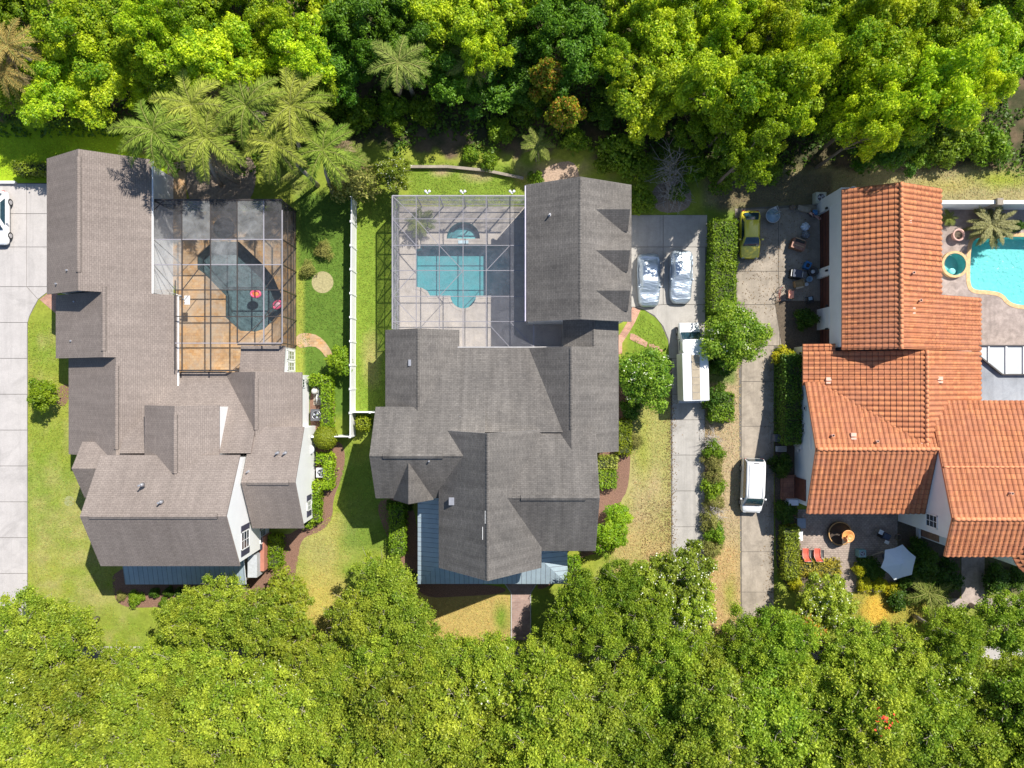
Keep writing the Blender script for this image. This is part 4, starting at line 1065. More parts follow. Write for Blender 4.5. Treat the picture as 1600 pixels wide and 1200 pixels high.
# ---------------------------------------------------------------- vehicles
def loft(m, rows, mi=0, close=True):
    """rows: lists of points of equal length, joined in order"""
    idx = []
    for r in rows:
        b = len(m.v); m.v += [tuple(p) for p in r]; idx.append([b + i for i in range(len(r))])
    for a, b in zip(idx, idx[1:]):
        for i in range(len(a) - 1):
            m.f.append([a[i], b[i], b[i + 1], a[i + 1]]); m.uv.append([(0, 0)] * 4); m.mi.append(mi); m.sm.append(True)
    if close:
        for r in (idx[0], idx[-1][::-1]):
            m.f.append(r); m.uv.append([(0, 0)] * len(r)); m.mi.append(mi); m.sm.append(False)
def paint(name, col, rough=0.28): return plain(name, col, rough, var=0.02, scale=.5, coat=0.8)
def car(name, label, L, Wd, gx, gy, mat, st, gh, cat='car', rz=0, roofmat=None, wheels=(0.18, 0.80), wr=.32):
    """built facing south at the origin. st: stations (t from the nose, half width, deck height); gh: glasshouse (t0,t1,t2,t3, base z, roof z, base half width, roof half width)"""
    t = thing(name, (0, 0, 0), label, cat)
    m = MB(); rows = []
    def sec(y, w, z):
        zb = .24; half = [(w * .86, zb), (w * .97, zb + .08), (w * 1.0, zb + .28), (w * .99, z * .78), (w * .955, z * .93), (w * .86, z * .99), (w * .55, z + .025), (0, z + .045)]
        return [Vector((x, y, zz)) for x, zz in half] + [Vector((-x, y, zz)) for x, zz in half[-2::-1]]
    for tt, w, z in st: rows.append(sec(-L / 2 + L * tt, w * Wd / 2, z))
    loft(m, rows)
    t0, t1, t2, t3, zb, zt, wb, wt = gh; wb *= Wd / 2; wt *= Wd / 2
    yy = [-L / 2 + L * k for k in (t0, t1, t2, t3)]
    def deck(tt):
        for (a, _, za), (b, _, zb_) in zip(st, st[1:]):
            if a <= tt <= b: return za + (zb_ - za) * (tt - a) / (b - a)
        return st[-1][2]
    prof = [(yy[0], deck(t0) - .02, wb * .93), (yy[0] * .55 + yy[1] * .45, (deck(t0) + zt) / 2 + .06, (wb * .93 + wt) / 2 + .02), (yy[1], zt - .03, wt * .96), (yy[1] + .25, zt + .01, wt), ((yy[1] + yy[2]) / 2, zt + .03, wt), (yy[2] - .25, zt + .0, wt), (yy[2], zt - .04, wt * .96), (yy[2] * .5 + yy[3] * .5, (deck(t3) + zt) / 2 + .03, (wb * .93 + wt) / 2), (yy[3], deck(t3) - .02, wb * .9)]
    rows = []
    for y, z, w in prof:
        w0 = wb if yy[0] + .2 < y < yy[3] - .2 else wb * .95; zl = zb - .05
        half = [(w0, zl), (w0 + (w - w0) * .5, zl + (z - zl) * .5), (w, max(zl, z - .06)), (w * .9, z), (0, z + .025)]
        rows.append([Vector((x, y, q)) for x, q in half] + [Vector((-x, y, q)) for x, q in half[-2::-1]])
    loft(m, rows)
    m.build('body', mat, t)
    # windows: thin panes standing just proud of the shell
    def pane(nm, pts, n):
        m = MB(); P = [Vector(p) + Vector(n) * .035 for p in pts]; m.face(P); m.face([p - Vector(n) * .02 for p in P][::-1]); m.build(nm, M_autoglass, t)
    f = .90
    z0, z1 = deck(t0) + .04, zt - .05
    y0 = yy[0] + .03; y1 = yy[1] - .02
    def fr(y, z, w, k): return (k * w, y, z)
    m = MB()
    for nm, ya, za, wa, yb, zb2, wb2, up in (('windshield', y0, z0, wb * .86, y1, z1, wt * .86, -1), ('rear_window', yy[3] - .03, deck(t3) + .04, wb * .80, yy[2] + .02, zt - .06, wt * .84, 1)):
        n = 4; rowsP = []
        for k in range(n + 1):
            s = k / n; y = ya + (yb - ya) * s; zz = za + (zb2 - za) * s + .10 * math.sin(math.pi * s) * (1 if nm == 'windshield' else .55); w = wa + (wb2 - wa) * s
            rowsP.append([Vector((w * q, y + up * .06, zz + .085 - .03 * q * q)) for q in (-1, -.5, 0, .5, 1)])
        mm = MB(); loft(mm, rowsP if up < 0 else [r[::-1] for r in rowsP], close=False); mm.build(nm, M_autoglass, t)
    for s in (-1, 1):
        yA, yB = yy[1] - .25, yy[2] + .15
        zlo, zhi = zb + .03, zt - .10
        def sx(z): 
            k = (z - (zb - .05)) / (zt - .06 - zb + .05); return wb + (wt - wb) * min(1, k) + .03
        P = [Vector((s * sx(zlo), yA - .25, zlo)), Vector((s * sx(zlo), yB + .2, zlo)), Vector((s * sx(zhi), yy[2] - .12, zhi)), Vector((s * sx(zhi), yy[1] + .12, zhi))]
        if s > 0: P = P[::-1]
        mm = MB(); mm.face(P); mm.build('side_window', M_autoglass, t)
        mm = MB(); ym = yy[1] - .2; mm.tube([(s * Wd * .46, ym, zb - .02), (s * Wd * .56, ym - .02, zb + .04)], [.03, .03], 6); mm.box(s * Wd * .56 - .09, s * Wd * .56 + .09, ym - .07, ym + .07, zb - .04, zb + .13); mm.build('mirror', mat, t)
        for wy in wheels:
            y = -L / 2 + L * wy; x = s * (Wd / 2 - .10)
            mm = MB(); mm.tube([(x - .11, y, wr), (x + .11 + .0, y, wr)], wr, 20); wh = mm.build('wheel', M_tyre, t)
            mm = MB(); mm.tube([(x + s * .09, y, wr), (x + s * .125, y, wr)], wr * .62, 14); mm.build('rim', M_rim, wh)
        mm = MB(); w0 = st[1][1] * Wd / 2; mm.box(min(s * w0 * .62, s * w0 * .95), max(s * w0 * .62, s * w0 * .95), -L / 2 + L * st[1][0] - .03, -L / 2 + L * st[1][0] + .16, st[1][2] - .16, st[1][2] + .015); mm.build('headlight', plain('lamp_lens', (.55, .58, .6), .1, coat=1), t)
        mm = MB(); w1 = st[-2][1] * Wd / 2; mm.box(min(s * w1 * .66, s * w1 * .96), max(s * w1 * .66, s * w1 * .96), L / 2 - L * (1 - st[-2][0]) - .12, L / 2 - L * (1 - st[-2][0]) + .05, st[-2][2] - .22, st[-2][2] + .01); mm.build('tail_light', plain('red_lens', (.45, .03, .02), .2), t)
    p = W(gx, gy, .05); t.location = p; t.rotation_euler = (0, 0, rz)
    return t
sed = [(0, .55, .46), (.015, .80, .52), (.05, .93, .62), (.12, .98, .70), (.24, 1.0, .80), (.32, 1.0, .88), (.55, 1.0, .93), (.75, 1.0, .95), (.88, .98, .97), (.95, .92, .93), (.985, .82, .80), (1, .62, .6)]
yel = plain('yellow_paint', (0.86, 0.70, 0.07), 0.25, var=0.03, scale=.5, coat=1)
car('parked_car', 'small yellow coupe parked on the aged driveway beside the hedge', 4.35, 1.86, 1168, 369, yel, sed, (.26, .43, .76, .93, .90, 1.32, .93, .70))
wht = paint('white_car_paint', (.80, .80, .80))
car('parked_car', 'white hatchback parked at the left edge of the top left driveway', 4.9, 2.0, 4, 343, wht, sed, (.27, .44, .78, .93, .90, 1.42, .93, .70), rz=0)
van = [(0, .60, .62), (.015, .82, .74), (.05, .93, .86), (.12, .98, .95), (.20, 1.0, 1.02), (.26, 1.0, 1.08), (.5, 1.0, 1.1), (.9, 1.0, 1.1), (.96, .96, 1.08), (.99, .90, .95), (1, .82, .8)]
mv = car('minivan', 'white minivan with roof rails parked on the narrow aged driveway', 4.95, 1.95, 1171, 757, wht, van, (.15, .31, .955, .995, 1.08, 1.72, .97, .86), 'minivan', rz=rad(-2))
for s in (-1, 1):
    m = MB(); p = W(1171, 757); m.tube([(s * .62, -1.0, 1.80), (s * .62, 2.0, 1.80)], .025, 6); o = m.build('roof_rail', M_white); o.parent = mv
m = MB()
for k in range(5): m.box(-.4 + .2 * k - .02, -.4 + .2 * k + .02, -.6, 1.8, 1.73, 1.757)
o = m.build('roof_rib', wht); o.parent = mv
m = MB(); m.box(-.25, .25, 2.1, 2.17, 1.72, 1.76); o = m.build('brake_light', M_black); o.parent = mv


def covermat():
    m, t, p, o = newmat('silver_cover')
    tc = t.nodes.new('ShaderNodeTexCoord').outputs['Object']
    mp = t.nodes.new('ShaderNodeMapping'); mp.inputs['Scale'].default_value = (.7, 2.2, 1); mp.inputs['Rotation'].default_value = (0, 0, .35); t.links.new(tc, mp.inputs[0])
    n = noise(t, 1.3, 3, 0.5, mp.outputs[0], 1.6)
    p.inputs['Base Color'].default_value = (.50, .57, .64, 1); p.inputs['Metallic'].default_value = .7; p.inputs['Roughness'].default_value = .42
    bump(t, p, n, .55, .14); return m
M_cover = covermat()
def covered_car(label, gx, gy, L, Wd, rz, seed, zt, t1, t2):
    t = thing('covered_car', (0, 0, 0), label, 'car', 'cars under silver covers'); rs = np.random.RandomState(seed)
    st = [(0, .45, .40), (.02, .74, .52), (.07, .90, .66), (.16, .97, .76), (.26, .99, .84), (t1 - .04, 1.0, .96), (t1 + .05, 1.0, zt - .12), (t1 + .12, 1, zt), ((t1 + t2) / 2, 1, zt + .02), (t2 - .08, 1, zt - .02), (t2, 1, zt - .14), (t2 + .08, 1, .98), (.93, .97, .90), (.975, .88, .80), (1, .60, .5)]
    ys = np.linspace(0, 1, 56); rows = []
    for k, tt in enumerate(ys):
        w = np.interp(tt, [s[0] for s in st], [s[1] for s in st]) * Wd / 2; z = np.interp(tt, [s[0] for s in st], [s[2] for s in st])
        cab = np.clip((z - .85) / (zt - .85), 0, 1); row = []
        M = 22
        for i in range(M + 1):
            a = math.pi * i / M; q = math.cos(a)
            sh = w * math.copysign(abs(q) ** .42, q)
            zz = .10 + (z - .10) * (abs(math.sin(a)) ** .30)
            # cabin is narrower than the body
            if abs(sh) > w * .70: zz = min(zz, .10 + (.86 - .10) * max(0.0, min(1, (w * 1.001 - abs(sh)) / (w * .10)) ) ** .35 + (zz - .86) * max(0, 1 - (abs(sh) - w * .70) / (w * .22)) if zz > .86 else zz)
            wob = .012 * math.sin(tt * 38 + 4 * q + seed) + .014 * math.sin(tt * 19 - 5 * q * q + seed * 2) + .003 * rs.randn()
            row.append(Vector((sh * (1 + wob * .6), -L / 2 + L * tt, max(.08, zz + wob * (1 if zz > .3 else .3)))))
        rows.append(row)
    m = MB(); loft(m, rows); m.build('cover', M_cover, t)
    for s in (-1, 1):
        for wy in (.18, .80):
            mm = MB(); mm.tube([(s * (Wd / 2 - .28), -L / 2 + L * wy, .30), (s * (Wd / 2 - .12), -L / 2 + L * wy, .30)], .3, 16); mm.build('wheel', M_tyre, t)
    for s in (-1, 1):
        mm = MB(); mm.tube([(s * Wd * .45, -L / 2 + L * (t1 + .02), .92), (s * Wd * .54, -L / 2 + L * (t1 + .02), .95)], [.1, .07], 8); mm.build('mirror_bump', M_cover, t)
    t.location = W(gx, gy, .05); t.rotation_euler = (0, 0, rz)
covered_car('car under a blue silver cover, next to the grey garage roof', 1012, 439, 4.85, 1.98, rad(1), 3, 1.28, .34, .78)
covered_car('car under a silver cover with a flat pale top, nearer the hedge', 1062, 434, 4.85, 1.98, rad(-1), 8, 1.22, .42, .82)

# box truck camper, nose to the north
tr = thing('camper_truck', (0, 0, 0), 'white truck camper with a tan strip along its roof, parked under the flowering tree', 'camper')
m = MB(); rows = []
for y, w, z0, z1 in ((-3.55, .78, .45, .9), (-3.48, .90, .4, 1.02), (-3.2, .95, .38, 1.10), (-2.75, .99, .38, 1.18), (-2.65, .99, .38, 1.2), (-2.0, .97, .38, 1.85), (-1.7, .95, .38, 1.95), (0, .95, .38, 1.95)):
    half = [(w * .95, z0), (w, z0 + .2), (w, z1 * .62), (w * .95, z1 * .93), (w * .86, z1), (0, z1 + .03)]
    rows.append([Vector((-x, y, zz)) for x, zz in half] + [Vector((x, y, zz)) for x, zz in half[-2::-1]])
loft(m, rows); m.build('cab', wht, tr)
m = MB(); rowsP = []
for k in range(4):
    s = k / 3; rowsP.append([Vector((q * .86, -2.68 + .66 * s, 1.28 + .62 * s + .05 - .03 * q * q)) for q in (-1, -.5, 0, .5, 1)])
loft(m, rowsP, close=False); m.build('windshield', M_autoglass, tr)
for s in (-1, 1):
    m = MB(); P = [Vector((s * 1.0, -1.95, 1.22)), Vector((s * 1.0, -1.05, 1.22)), Vector((s * .985, -1.05, 1.75)), Vector((s * .985, -1.6, 1.75))]
    m.face(P if s < 0 else P[::-1]); m.build('side_window', M_autoglass, tr)
    m = MB(); m.tube([(s * .97, -2.0, 1.3), (s * 1.22, -2.1, 1.4)], .025, 6); m.box(s * 1.24 - .06, s * 1.24 + .06, -2.16, -2.05, 1.2, 1.6); m.build('mirror', M_black, tr)
    for y in (-2.85, 2.1):
        m = MB(); m.tube([(s * .80, y, .38), (s * 1.02, y, .38)], .38, 20); wh = m.build('wheel', M_tyre, tr)
        m = MB(); m.tube([(s * 1.0, y, .38), (s * 1.04, y, .38)], .22, 14); m.build('rim', M_rim, wh)
    m = MB(); m.box(min(s * .6, s * .88), max(s * .6, s * .88), -3.56, -3.46, .78, .96); m.build('headlight', MATS['lamp_lens'], tr)
bxm = plain('white_gelcoat', (.80, .80, .80), .35, var=.02, coat=.5)
m = MB()
def rbox(m, x0, x1, y0, y1, z0, z1, r=.12):
    pts = []
    for cx, cy, a0 in ((x1 - r, y1 - r, 0), (x0 + r, y1 - r, 90), (x0 + r, y0 + r, 180), (x1 - r, y0 + r, 270)):
        for k in range(5): a = rad(a0 + 22.5 * k); pts.append(Vector((cx + r * math.cos(a), cy + r * math.sin(a), 0)))
    c = sum(pts, Vector()) / len(pts)
    def ring(z, s): return [Vector((c.x + (p.x - c.x) * s, c.y + (p.y - c.y) * (1 - (1 - s) * (x1 - x0) / (y1 - y0)), z)) for p in pts]
    R = [ring(z0, 1), ring(z1 - .1, 1), ring(z1 - .03, .985), ring(z1, .95)]
    for a, b in zip(R, R[1:]):
        for i in range(len(pts)):
            j = (i + 1) % len(pts); m.face([a[i], a[j], b[j], b[i]])
    m.face(R[-1]); m.face(R[0][::-1])
rbox(m, -1.16, 1.16, -.75, 3.5, .75, 2.85); rbox(m, -1.1, 1.1, -1.95, -.7, 2.0, 2.8, .3)
m.build('camper_box', bxm, tr)
m = MB()
for k in range(6): m.box(-.36, .36, -.55 + .66 * k, -.55 + .66 * k + .63, 2.85, 2.895)
m.build('roof_strip', plain('tan_roof_panel', (.36, .30, .215), .8, var=.15), tr)
m = MB(); m.box(-1.05, 1.05, 3.5, 3.72, .45, .75); m.build('rear_bumper', plain('bumper_grey', (.4, .42, .46), .5), tr)
m = MB(); m.box(-.9, -.82, 3.5, 3.56, .8, 2.4); m.box(-.5, -.42, 3.5, 3.56, .8, 2.4)
for k in range(5): m.box(-.9, -.42, 3.5, 3.56, .9 + .35 * k, .94 + .35 * k)
m.build('ladder', M_rim, tr)
tr.location = W(1074, 566, .05); tr.rotation_euler = (0, 0, rad(180 + 1.5))

# ---------------------------------------------------------------- yard things
def lathe_thing(name, label, cat, gx, gy, parts, group=None, z=0.05):
    t = thing(name, W(gx, gy, 0), label, cat, group); c = W(gx, gy, 0)
    for nm, prof, mat in parts: m = MB(); m.lathe((c.x, c.y, z), prof, 28); m.build(nm, mat, t)
    return t
def box_thing(name, label, cat, gx, gy, boxes, rz=0, group=None, z=0.05):
    t = thing(name, (0, 0, 0), label, cat, group)
    for nm, bs, mat in boxes:
        m = MB()
        for b in bs: m.box(*b)
        m.build(nm, mat, t)
    t.location = W(gx, gy, z); t.rotation_euler = (0, 0, rz); return t
blue = plain('blue_plastic', (.03, .18, .42), .4); teal = plain('pale_blue_metal', (.32, .45, .55), .5); wood = plain('brown_wood', (.26, .13, .08), .7, var=.3, scale=5)
cardb = plain('cardboard', (.42, .29, .14), .8); cop = plain('terracotta_pot', (.55, .25, .15), .8); pinkc = plain('salmon_fabric', (.70, .36, .26), .8)
glassT = plain('table_glass', (.22, .32, .38), .08, coat=1)
def acunit(label, gx, gy, s, mat, rz=0, h=.8):
    t = thing('air_conditioner', (0, 0, 0), label, 'air conditioner', 'outdoor air conditioning units')
    m = MB(); m.box(-s, s, -s, s, 0.05, h)
    for k in range(7):
        zz = .15 + k * (h - .25) / 6; m.box(-s - .015, s + .015, -s - .015, s + .015, zz, zz + .04)
    m.build('housing', mat, t)
    m = MB(); m.lathe((0, 0, 0), [(s * .78, h + .003), (s * .78, h + .03), (s * .70, h + .03), (s * .70, h + .003)], 24)
    for k in range(8):
        a = rad(45 * k); m.bar((0, 0, h + .035), (s * .74 * math.cos(a), s * .74 * math.sin(a), h + .035), .012)
    m.build('fan_guard', M_rim, t)
    m = MB(); m.lathe((0, 0, 0), [(0, h + .006), (s * .72, h + .006)], 24); m.build('fan_well', M_black, t)
    m = MB()
    for k in range(3):
        a = rad(120 * k + 20); a2 = a + .9
        m.face([Vector((0, 0, h + .015)), Vector((s * .6 * math.cos(a), s * .6 * math.sin(a), h + .012)), Vector((s * .6 * math.cos(a2), s * .6 * math.sin(a2), h + .026))])
    m.build('fan_blade', MATS['bumper_grey'], t)
    t.location = W(gx, gy, 0.02); t.rotation_euler = (0, 0, rz)
dg = plain('dark_grey_steel', (.10, .10, .11), .5); lgm = plain('light_grey_steel', (.55, .56, .58), .45)
acunit('dark grey air conditioner inside the hedge by the brown roofed house', 498, 648, .52, dg)
acunit('light grey air conditioner inside the curved hedge by the brown roofed house', 505, 737, .42, lgm)
acunit('beige air conditioner at the top corner of the orange tile house', 1277, 312, .48, plain('beige_steel', (.50, .50, .40), .5))
acunit('small teal air conditioner on the shaded front patio', 1341, 862, .32, plain('teal_steel', (.20, .36, .36), .5))
# pool pump pipes
t = thing('pool_equipment', W(500, 616), 'white pool pipes and filter inside the hedge, above the dark grey air conditioner', 'pool equipment')
m = MB(); rs = np.random.RandomState(5)
for k in range(16):
    a = W(492 + rs.rand() * 22, 604 + rs.rand() * 26, .15 + rs.rand() * .6); d = Vector((1, 0, 0)) if rs.rand() < .5 else Vector((0, 1, 0)); b = a + d * (.3 + rs.rand() * .7)
    m.tube([a, b], .035, 8); m.tube([b, b - Vector((0, 0, .3))], .035, 8)
m.build('pipes', M_white, t)
m = MB(); c = W(495, 611); m.lathe((c.x, c.y, 0), [(.28, 0), (.28, .8), (.2, 1.0), (.06, 1.06), (0, 1.06)], 20); m.build('filter_tank', plain('cream_tank', (.62, .6, .55), .5), t)
m = MB(); m.gbox(490, 515, 602, 633, 0, .06); m.build('pad', M_concR, t)
# grey satellite dish on the wall
t = thing('satellite_dish', W(490, 694), 'round grey dish on the white wall beside the clipped round bush', 'satellite dish')
c = W(491, 700, 1.6); m = MB()
m.lathe((c.x, c.y, c.z), [(0, -.12), (.25, -.09), (.45, .02), (.46, .04), (.25, -.05), (0, -.08)], 24); m.build('dish', plain('dish_grey', (.45, .46, .48), .4), t)
m = MB(); m.bar((c.x, c.y, c.z - .1), (c.x - .3, c.y - .1, 1.0), .05); m.bar((c.x, c.y, c.z - .02), (c.x + .2, c.y + .1, c.z + .35), .03); m.build('arm', M_rim, t)

# clutter by the garage of the orange tile house
t = lathe_thing('glass_table', 'round glass patio table beside the yellow coupe', 'table', 1203, 340, [('table_top', [(0, .74), (.62, .74), (.62, .70), (0, .70)], glassT), ('rim', [(.62, .71), (.66, .73), (.62, .76), (.60, .73)], lgm), ('pedestal', [(.06, .7), (.05, .1), (.3, .03), (.3, 0)], lgm)])
def patio_chair(name, label, gx, gy, rz, seatm, framem, group=None, w=.26, backh=.95):
    t = thing(name, (0, 0, 0), label, 'chair', group)
    m = MB(); m.box(-w, w, -.25, .25, .40, .46); m.build('seat', seatm, t)
    m = MB(); P = [Vector((-w, .24, .44)), Vector((w, .24, .44)), Vector((w * .95, .42, backh)), Vector((-w * .95, .42, backh))]; m.face(P); m.face([p + Vector((0, .03, 0)) for p in P][::-1]); m.build('backrest', seatm, t)
    m = MB()
    for s in (-1, 1):
        m.tube([(s * (w + .04), -.28, .0), (s * (w + .04), -.25, .62), (s * (w + .04), .28, .64), (s * (w + .04), .42, backh)], .02, 6)
    m.build('frame', framem, t)
    for sx in (-1, 1):
        for sy in (-.26, .26): m = MB(); m.tube([(sx * w, sy, .42), (sx * (w + .03), sy * 1.2, 0)], .018, 6); m.build('leg', framem, t)
    t.location = W(gx, gy, .05); t.rotation_euler = (0, 0, rz); return t
patio_chair('patio_chair', 'white patio chair pushed half under the round glass table', 1207, 330, rad(200), M_white, M_white)
def barber_pole(label, gx, gy):
    t = thing('striped_pole', W(gx, gy, 0), label, 'striped pole', 'red and white striped poles')
    c = W(gx, gy, 0); m = MB(); n = 18
    for k in range(n):
        z0 = .2 + k * .055
        for j in range(8):
            a0, a1 = rad(45 * j), rad(45 * (j + 1)); mi = ((j + k) // 2) % 2
            m.face([Vector((c.x + .13 * math.cos(a), c.y + .13 * math.sin(a) - (z - .2) * .55, z)) for a, z in ((a0, z0), (a1, z0), (a1, z0 + .055), (a0, z0 + .055))], None, mi)
    m.build('shaft', [M_white, plain('candy_red', (.55, .05, .05), .4)], t)
    m = MB(); m.lathe((c.x, c.y, 0), [(.18, 0.05), (.18, .16), (.1, .2)], 14); m.build('base', M_black, t)
barber_pole('left one of two red and white striped poles by the garage pier', 1263, 332); barber_pole('right one of two red and white striped poles by the garage pier', 1272, 337)
box_thing('trash_bag_stand', 'dark box between the two striped poles', 'box', 1268, 335, [('box', [(-.2, .2, -.2, .2, 0, .7)], M_black), ('lid', [(-.22, .22, -.22, .22, .7, .76)], blue)])
def bag(label, gx, gy, r, mat, seed):
    rs = np.random.RandomState(seed); me = bpy.data.meshes.new('plastic_bag'); bm = bmesh.new(); bmesh.ops.create_icosphere(bm, subdivisions=3, radius=r)
    for v in bm.verts:
        n = v.co.normalized(); k = 1 + .16 * math.sin(n.x * 7 + seed) * math.sin(n.y * 6 + 2 * seed) + .05 * rs.randn() + (.5 * max(0, n.z - .8)); v.co = Vector((v.co.x * k, v.co.y * k, max(-r * .6, v.co.z * k * .8)))
    bm.to_mesh(me); bm.free(); me.materials.append(mat); o = bpy.data.objects.new('plastic_bag', me); C.objects.link(o); o.location = W(gx, gy, .05 + r * .6); tag(o, label, 'bag', 'bags by the garage')
bag('blue white plastic bag lying on the dark driveway near the garage door', 1256, 355, .38, plain('bag_white', (.62, .70, .80), .4, var=.15, scale=5), 1)
bag('grey bag lying just below the blue white bag', 1257, 367, .36, plain('bag_grey', (.24, .25, .27), .5, var=.2, scale=5), 2)
box_thing('wooden_cart', 'tilted brown wooden cabinet with a pale handle on the dark driveway', 'cabinet', 1243, 384, [('carcass', [(-.6, .6, -.45, .45, 0, .75)], wood), ('top', [(-.63, .63, -.48, .1, .75, .80)], plain('reddish_wood', (.33, .17, .12), .6, var=.3)), ('opening', [(-.4, .45, .15, .4, .752, .78)], M_black), ('handle', [(-.45, .45, .42, .48, .76, .86), (-.4, .5, -.2, -.12, .8, .86)], plain('tan_wood', (.5, .33, .2), .6))], rad(-18))
box_thing('cardboard_box', 'open cardboard box beside the dark grill', 'box', 1246, 444, [('carton', [(-.42, .42, -.3, -.26, 0, .5), (-.42, .42, .26, .3, 0, .5), (-.42, -.38, -.3, .3, 0, .5), (.38, .42, -.3, .3, 0, .5), (-.4, .4, -.28, .28, .0, .3)], cardb), ('flap', [(-.42, .3, -.46, -.3, .47, .49)], plain('pale_card', (.5, .42, .3), .8))], rad(12))
t = box_thing('grill', 'black covered barbecue grill next to the cardboard box', 'grill', 1241, 430, [('body', [(-.55, .35, -.38, .38, .0, .75)], M_black), ('lid', [(-.5, .3, -.34, .34, .75, .98)], plain('navy_cover', (.03, .045, .08), .35)), ('handle', [(-.62, -.57, -.3, .3, .8, .84), (.38, .42, -.25, .25, .86, .9)], M_white), ('shelf', [(.42, .8, -.3, .3, .68, .72)], dg)], rad(-8))
box_thing('recycling_bin', 'blue recycling bin beside the round black planter', 'bin', 1258, 416, [('tub', [(-.25, .25, -.3, .3, 0, .55)], blue), ('rim', [(-.28, .28, -.33, .33, .55, .6)], blue), ('contents', [(-.15, .1, -.2, .1, .6, .75)], M_black)], rad(-25))
lathe_thing('planter', 'round black planter in front of the garage pier', 'planter', 1266, 426, [('pot', [(.3, 0), (.42, .6), (.46, .62), (.46, .68), (.38, .68), (.36, .5), (0, .5)], plain('charcoal_pot', (.06, .055, .055), .5)), ('plug', [(0, .62), (.16, .62), (.18, .5)], lgm)])
lathe_thing('bucket', 'pale blue bucket below the round black planter', 'bucket', 1262, 437, [('pail', [(.2, 0), (.26, .45), (.23, .45), (.18, .05), (0, .05)], teal)])
lathe_thing('bucket', 'smaller white bucket next to the cardboard box', 'bucket', 1258, 445, [('pail', [(.13, 0), (.17, .3), (.14, .3), (.12, .05), (0, .05)], M_white)])
box_thing('folded_chair', 'dark garden seat with a pale cushion below the last garage door', 'chair', 1263, 469, [('seat', [(-.3, .3, -.3, .3, .35, .42)], M_black), ('cushion', [(-.16, .16, -.05, .25, .42, .5)], teal), ('leg', [(-.3, -.26, -.3, -.26, 0, .35), (.26, .3, -.3, -.26, 0, .35), (-.3, -.26, .26, .3, 0, .35), (.26, .3, .26, .3, 0, .35)], M_black)], rad(10))
patio_chair('garden_chair', 'salmon pink chair with a white seat edge at the edge of the sunlit driveway', 1233, 461, rad(90), pinkc, wood, w=.34)
t = thing('bicycle', (0, 0, 0), 'brown bicycle lying against the salmon pink chair', 'bicycle')
for x in (-.5, .5):
    m = MB(); m.tube([(x + .32 * math.cos(a), .32 * math.sin(a) * .8, .35 + .32 * math.sin(a) * .5) for a in np.linspace(0, 2 * math.pi, 21)], .022, 6, cap=False)
    for k in range(5): a = rad(36 * k); m.bar((x - .3 * math.cos(a), -.24 * math.sin(a), .35 - .15 * math.sin(a)), (x + .3 * math.cos(a), .24 * math.sin(a), .35 + .15 * math.sin(a)), .008)
    m.build('wheel', M_tyre if x > 0 else wood, t)
m = MB()
for a, b in (((-.5, 0, .35), (-.1, .1, .5)), ((-.1, .1, .5), (.3, .3, .75)), ((-.5, 0, .35), (-.2, .35, .78)), ((-.2, .35, .78), (.3, .3, .75)), ((-.1, 0, .4), (-.2, .35, .78)), ((.3, .3, .75), (.5, 0, .35))): m.bar(a, b, .04)
m.build('frame', plain('rust_red', (.30, .09, .07), .5), t)
m = MB(); m.box(-.3, -.1, .36, .46, .78, .83); m.build('saddle', M_black, t)
m = MB(); m.bar((.15, .36, .82), (.48, .30, .86), .035); m.build('handlebar', M_rim, t)
t.location = W(1218, 458, .05); t.rotation_euler = (0, 0, rad(70))
lathe_thing('drum', 'small open blue and white drum at the top corner of the orange roof', 'drum', 1327, 301, [('pail', [(.34, 0), (.36, .85), (.30, .85), (.30, .6)], M_white), ('water', [(0, .75), (.31, .75)], plain('tank_blue', (.03, .22, .45), .3))], z=0)
lathe_thing('stump', 'small round log at the back edge of the dark driveway', 'stump', 1236, 325, [('log', [(.22, 0), (.24, .4), (0, .4)], M_bark)])
box_thing('wheelie_bin', 'grey wheeled bin against the tall hedge by the white minivan', 'bin', 1209, 683, [('body', [(-.28, .28, -.3, .3, 0, .95)], plain('bin_grey', (.12, .13, .15), .5)), ('lid', [(-.31, .31, -.33, .33, .95, 1.0)], dg)], 0)
box_thing('meter_pad', 'pale grey utility box between the two hedges by the white minivan', 'utility box', 1219, 701, [('box', [(-.45, .45, -.25, .25, 0, .3)], lgm), ('lid', [(-.4, .4, -.2, .2, .3, .34)], M_concM)])

# front patio of the orange tile house
lathe_thing('fountain', 'round fountain with an orange bowl over a dark basin on the brick patio', 'fountain', 1309, 832, [('basin', [(1.02, 0), (1.08, .42), (.98, .46), (.96, .3), (0, .3)], plain('dark_basin', (.06, .045, .035), .4)), ('rim', [(1.08, .42), (1.10, .48), (1.0, .5), (.98, .44)], plain('ochre_rim', (.45, .26, .1), .6))], z=.05)
ft = [o for o in bpy.data.objects if o.name.startswith('fountain')][0]; c = W(1314, 833)
m = MB(); m.lathe((c.x, c.y, 0), [(.14, .3), (.12, 1.0), (.42, 1.25), (.56, 1.38), (.57, 1.43), (.5, 1.43), (.36, 1.3), (0, 1.22)], 28); m.build('bowl', plain('orange_glaze', (.72, .32, .10), .5, var=.2), ft)
m = MB(); m.lathe((c.x, c.y, 0), [(.08, 1.2), (.07, 1.6), (.2, 1.72), (.27, 1.8), (.23, 1.82), (.1, 1.76), (0, 1.74)], 20); m.build('upper_bowl', MATS['orange_glaze'], ft)
redf = plain('red_cushion', (.62, .10, .06), .7)
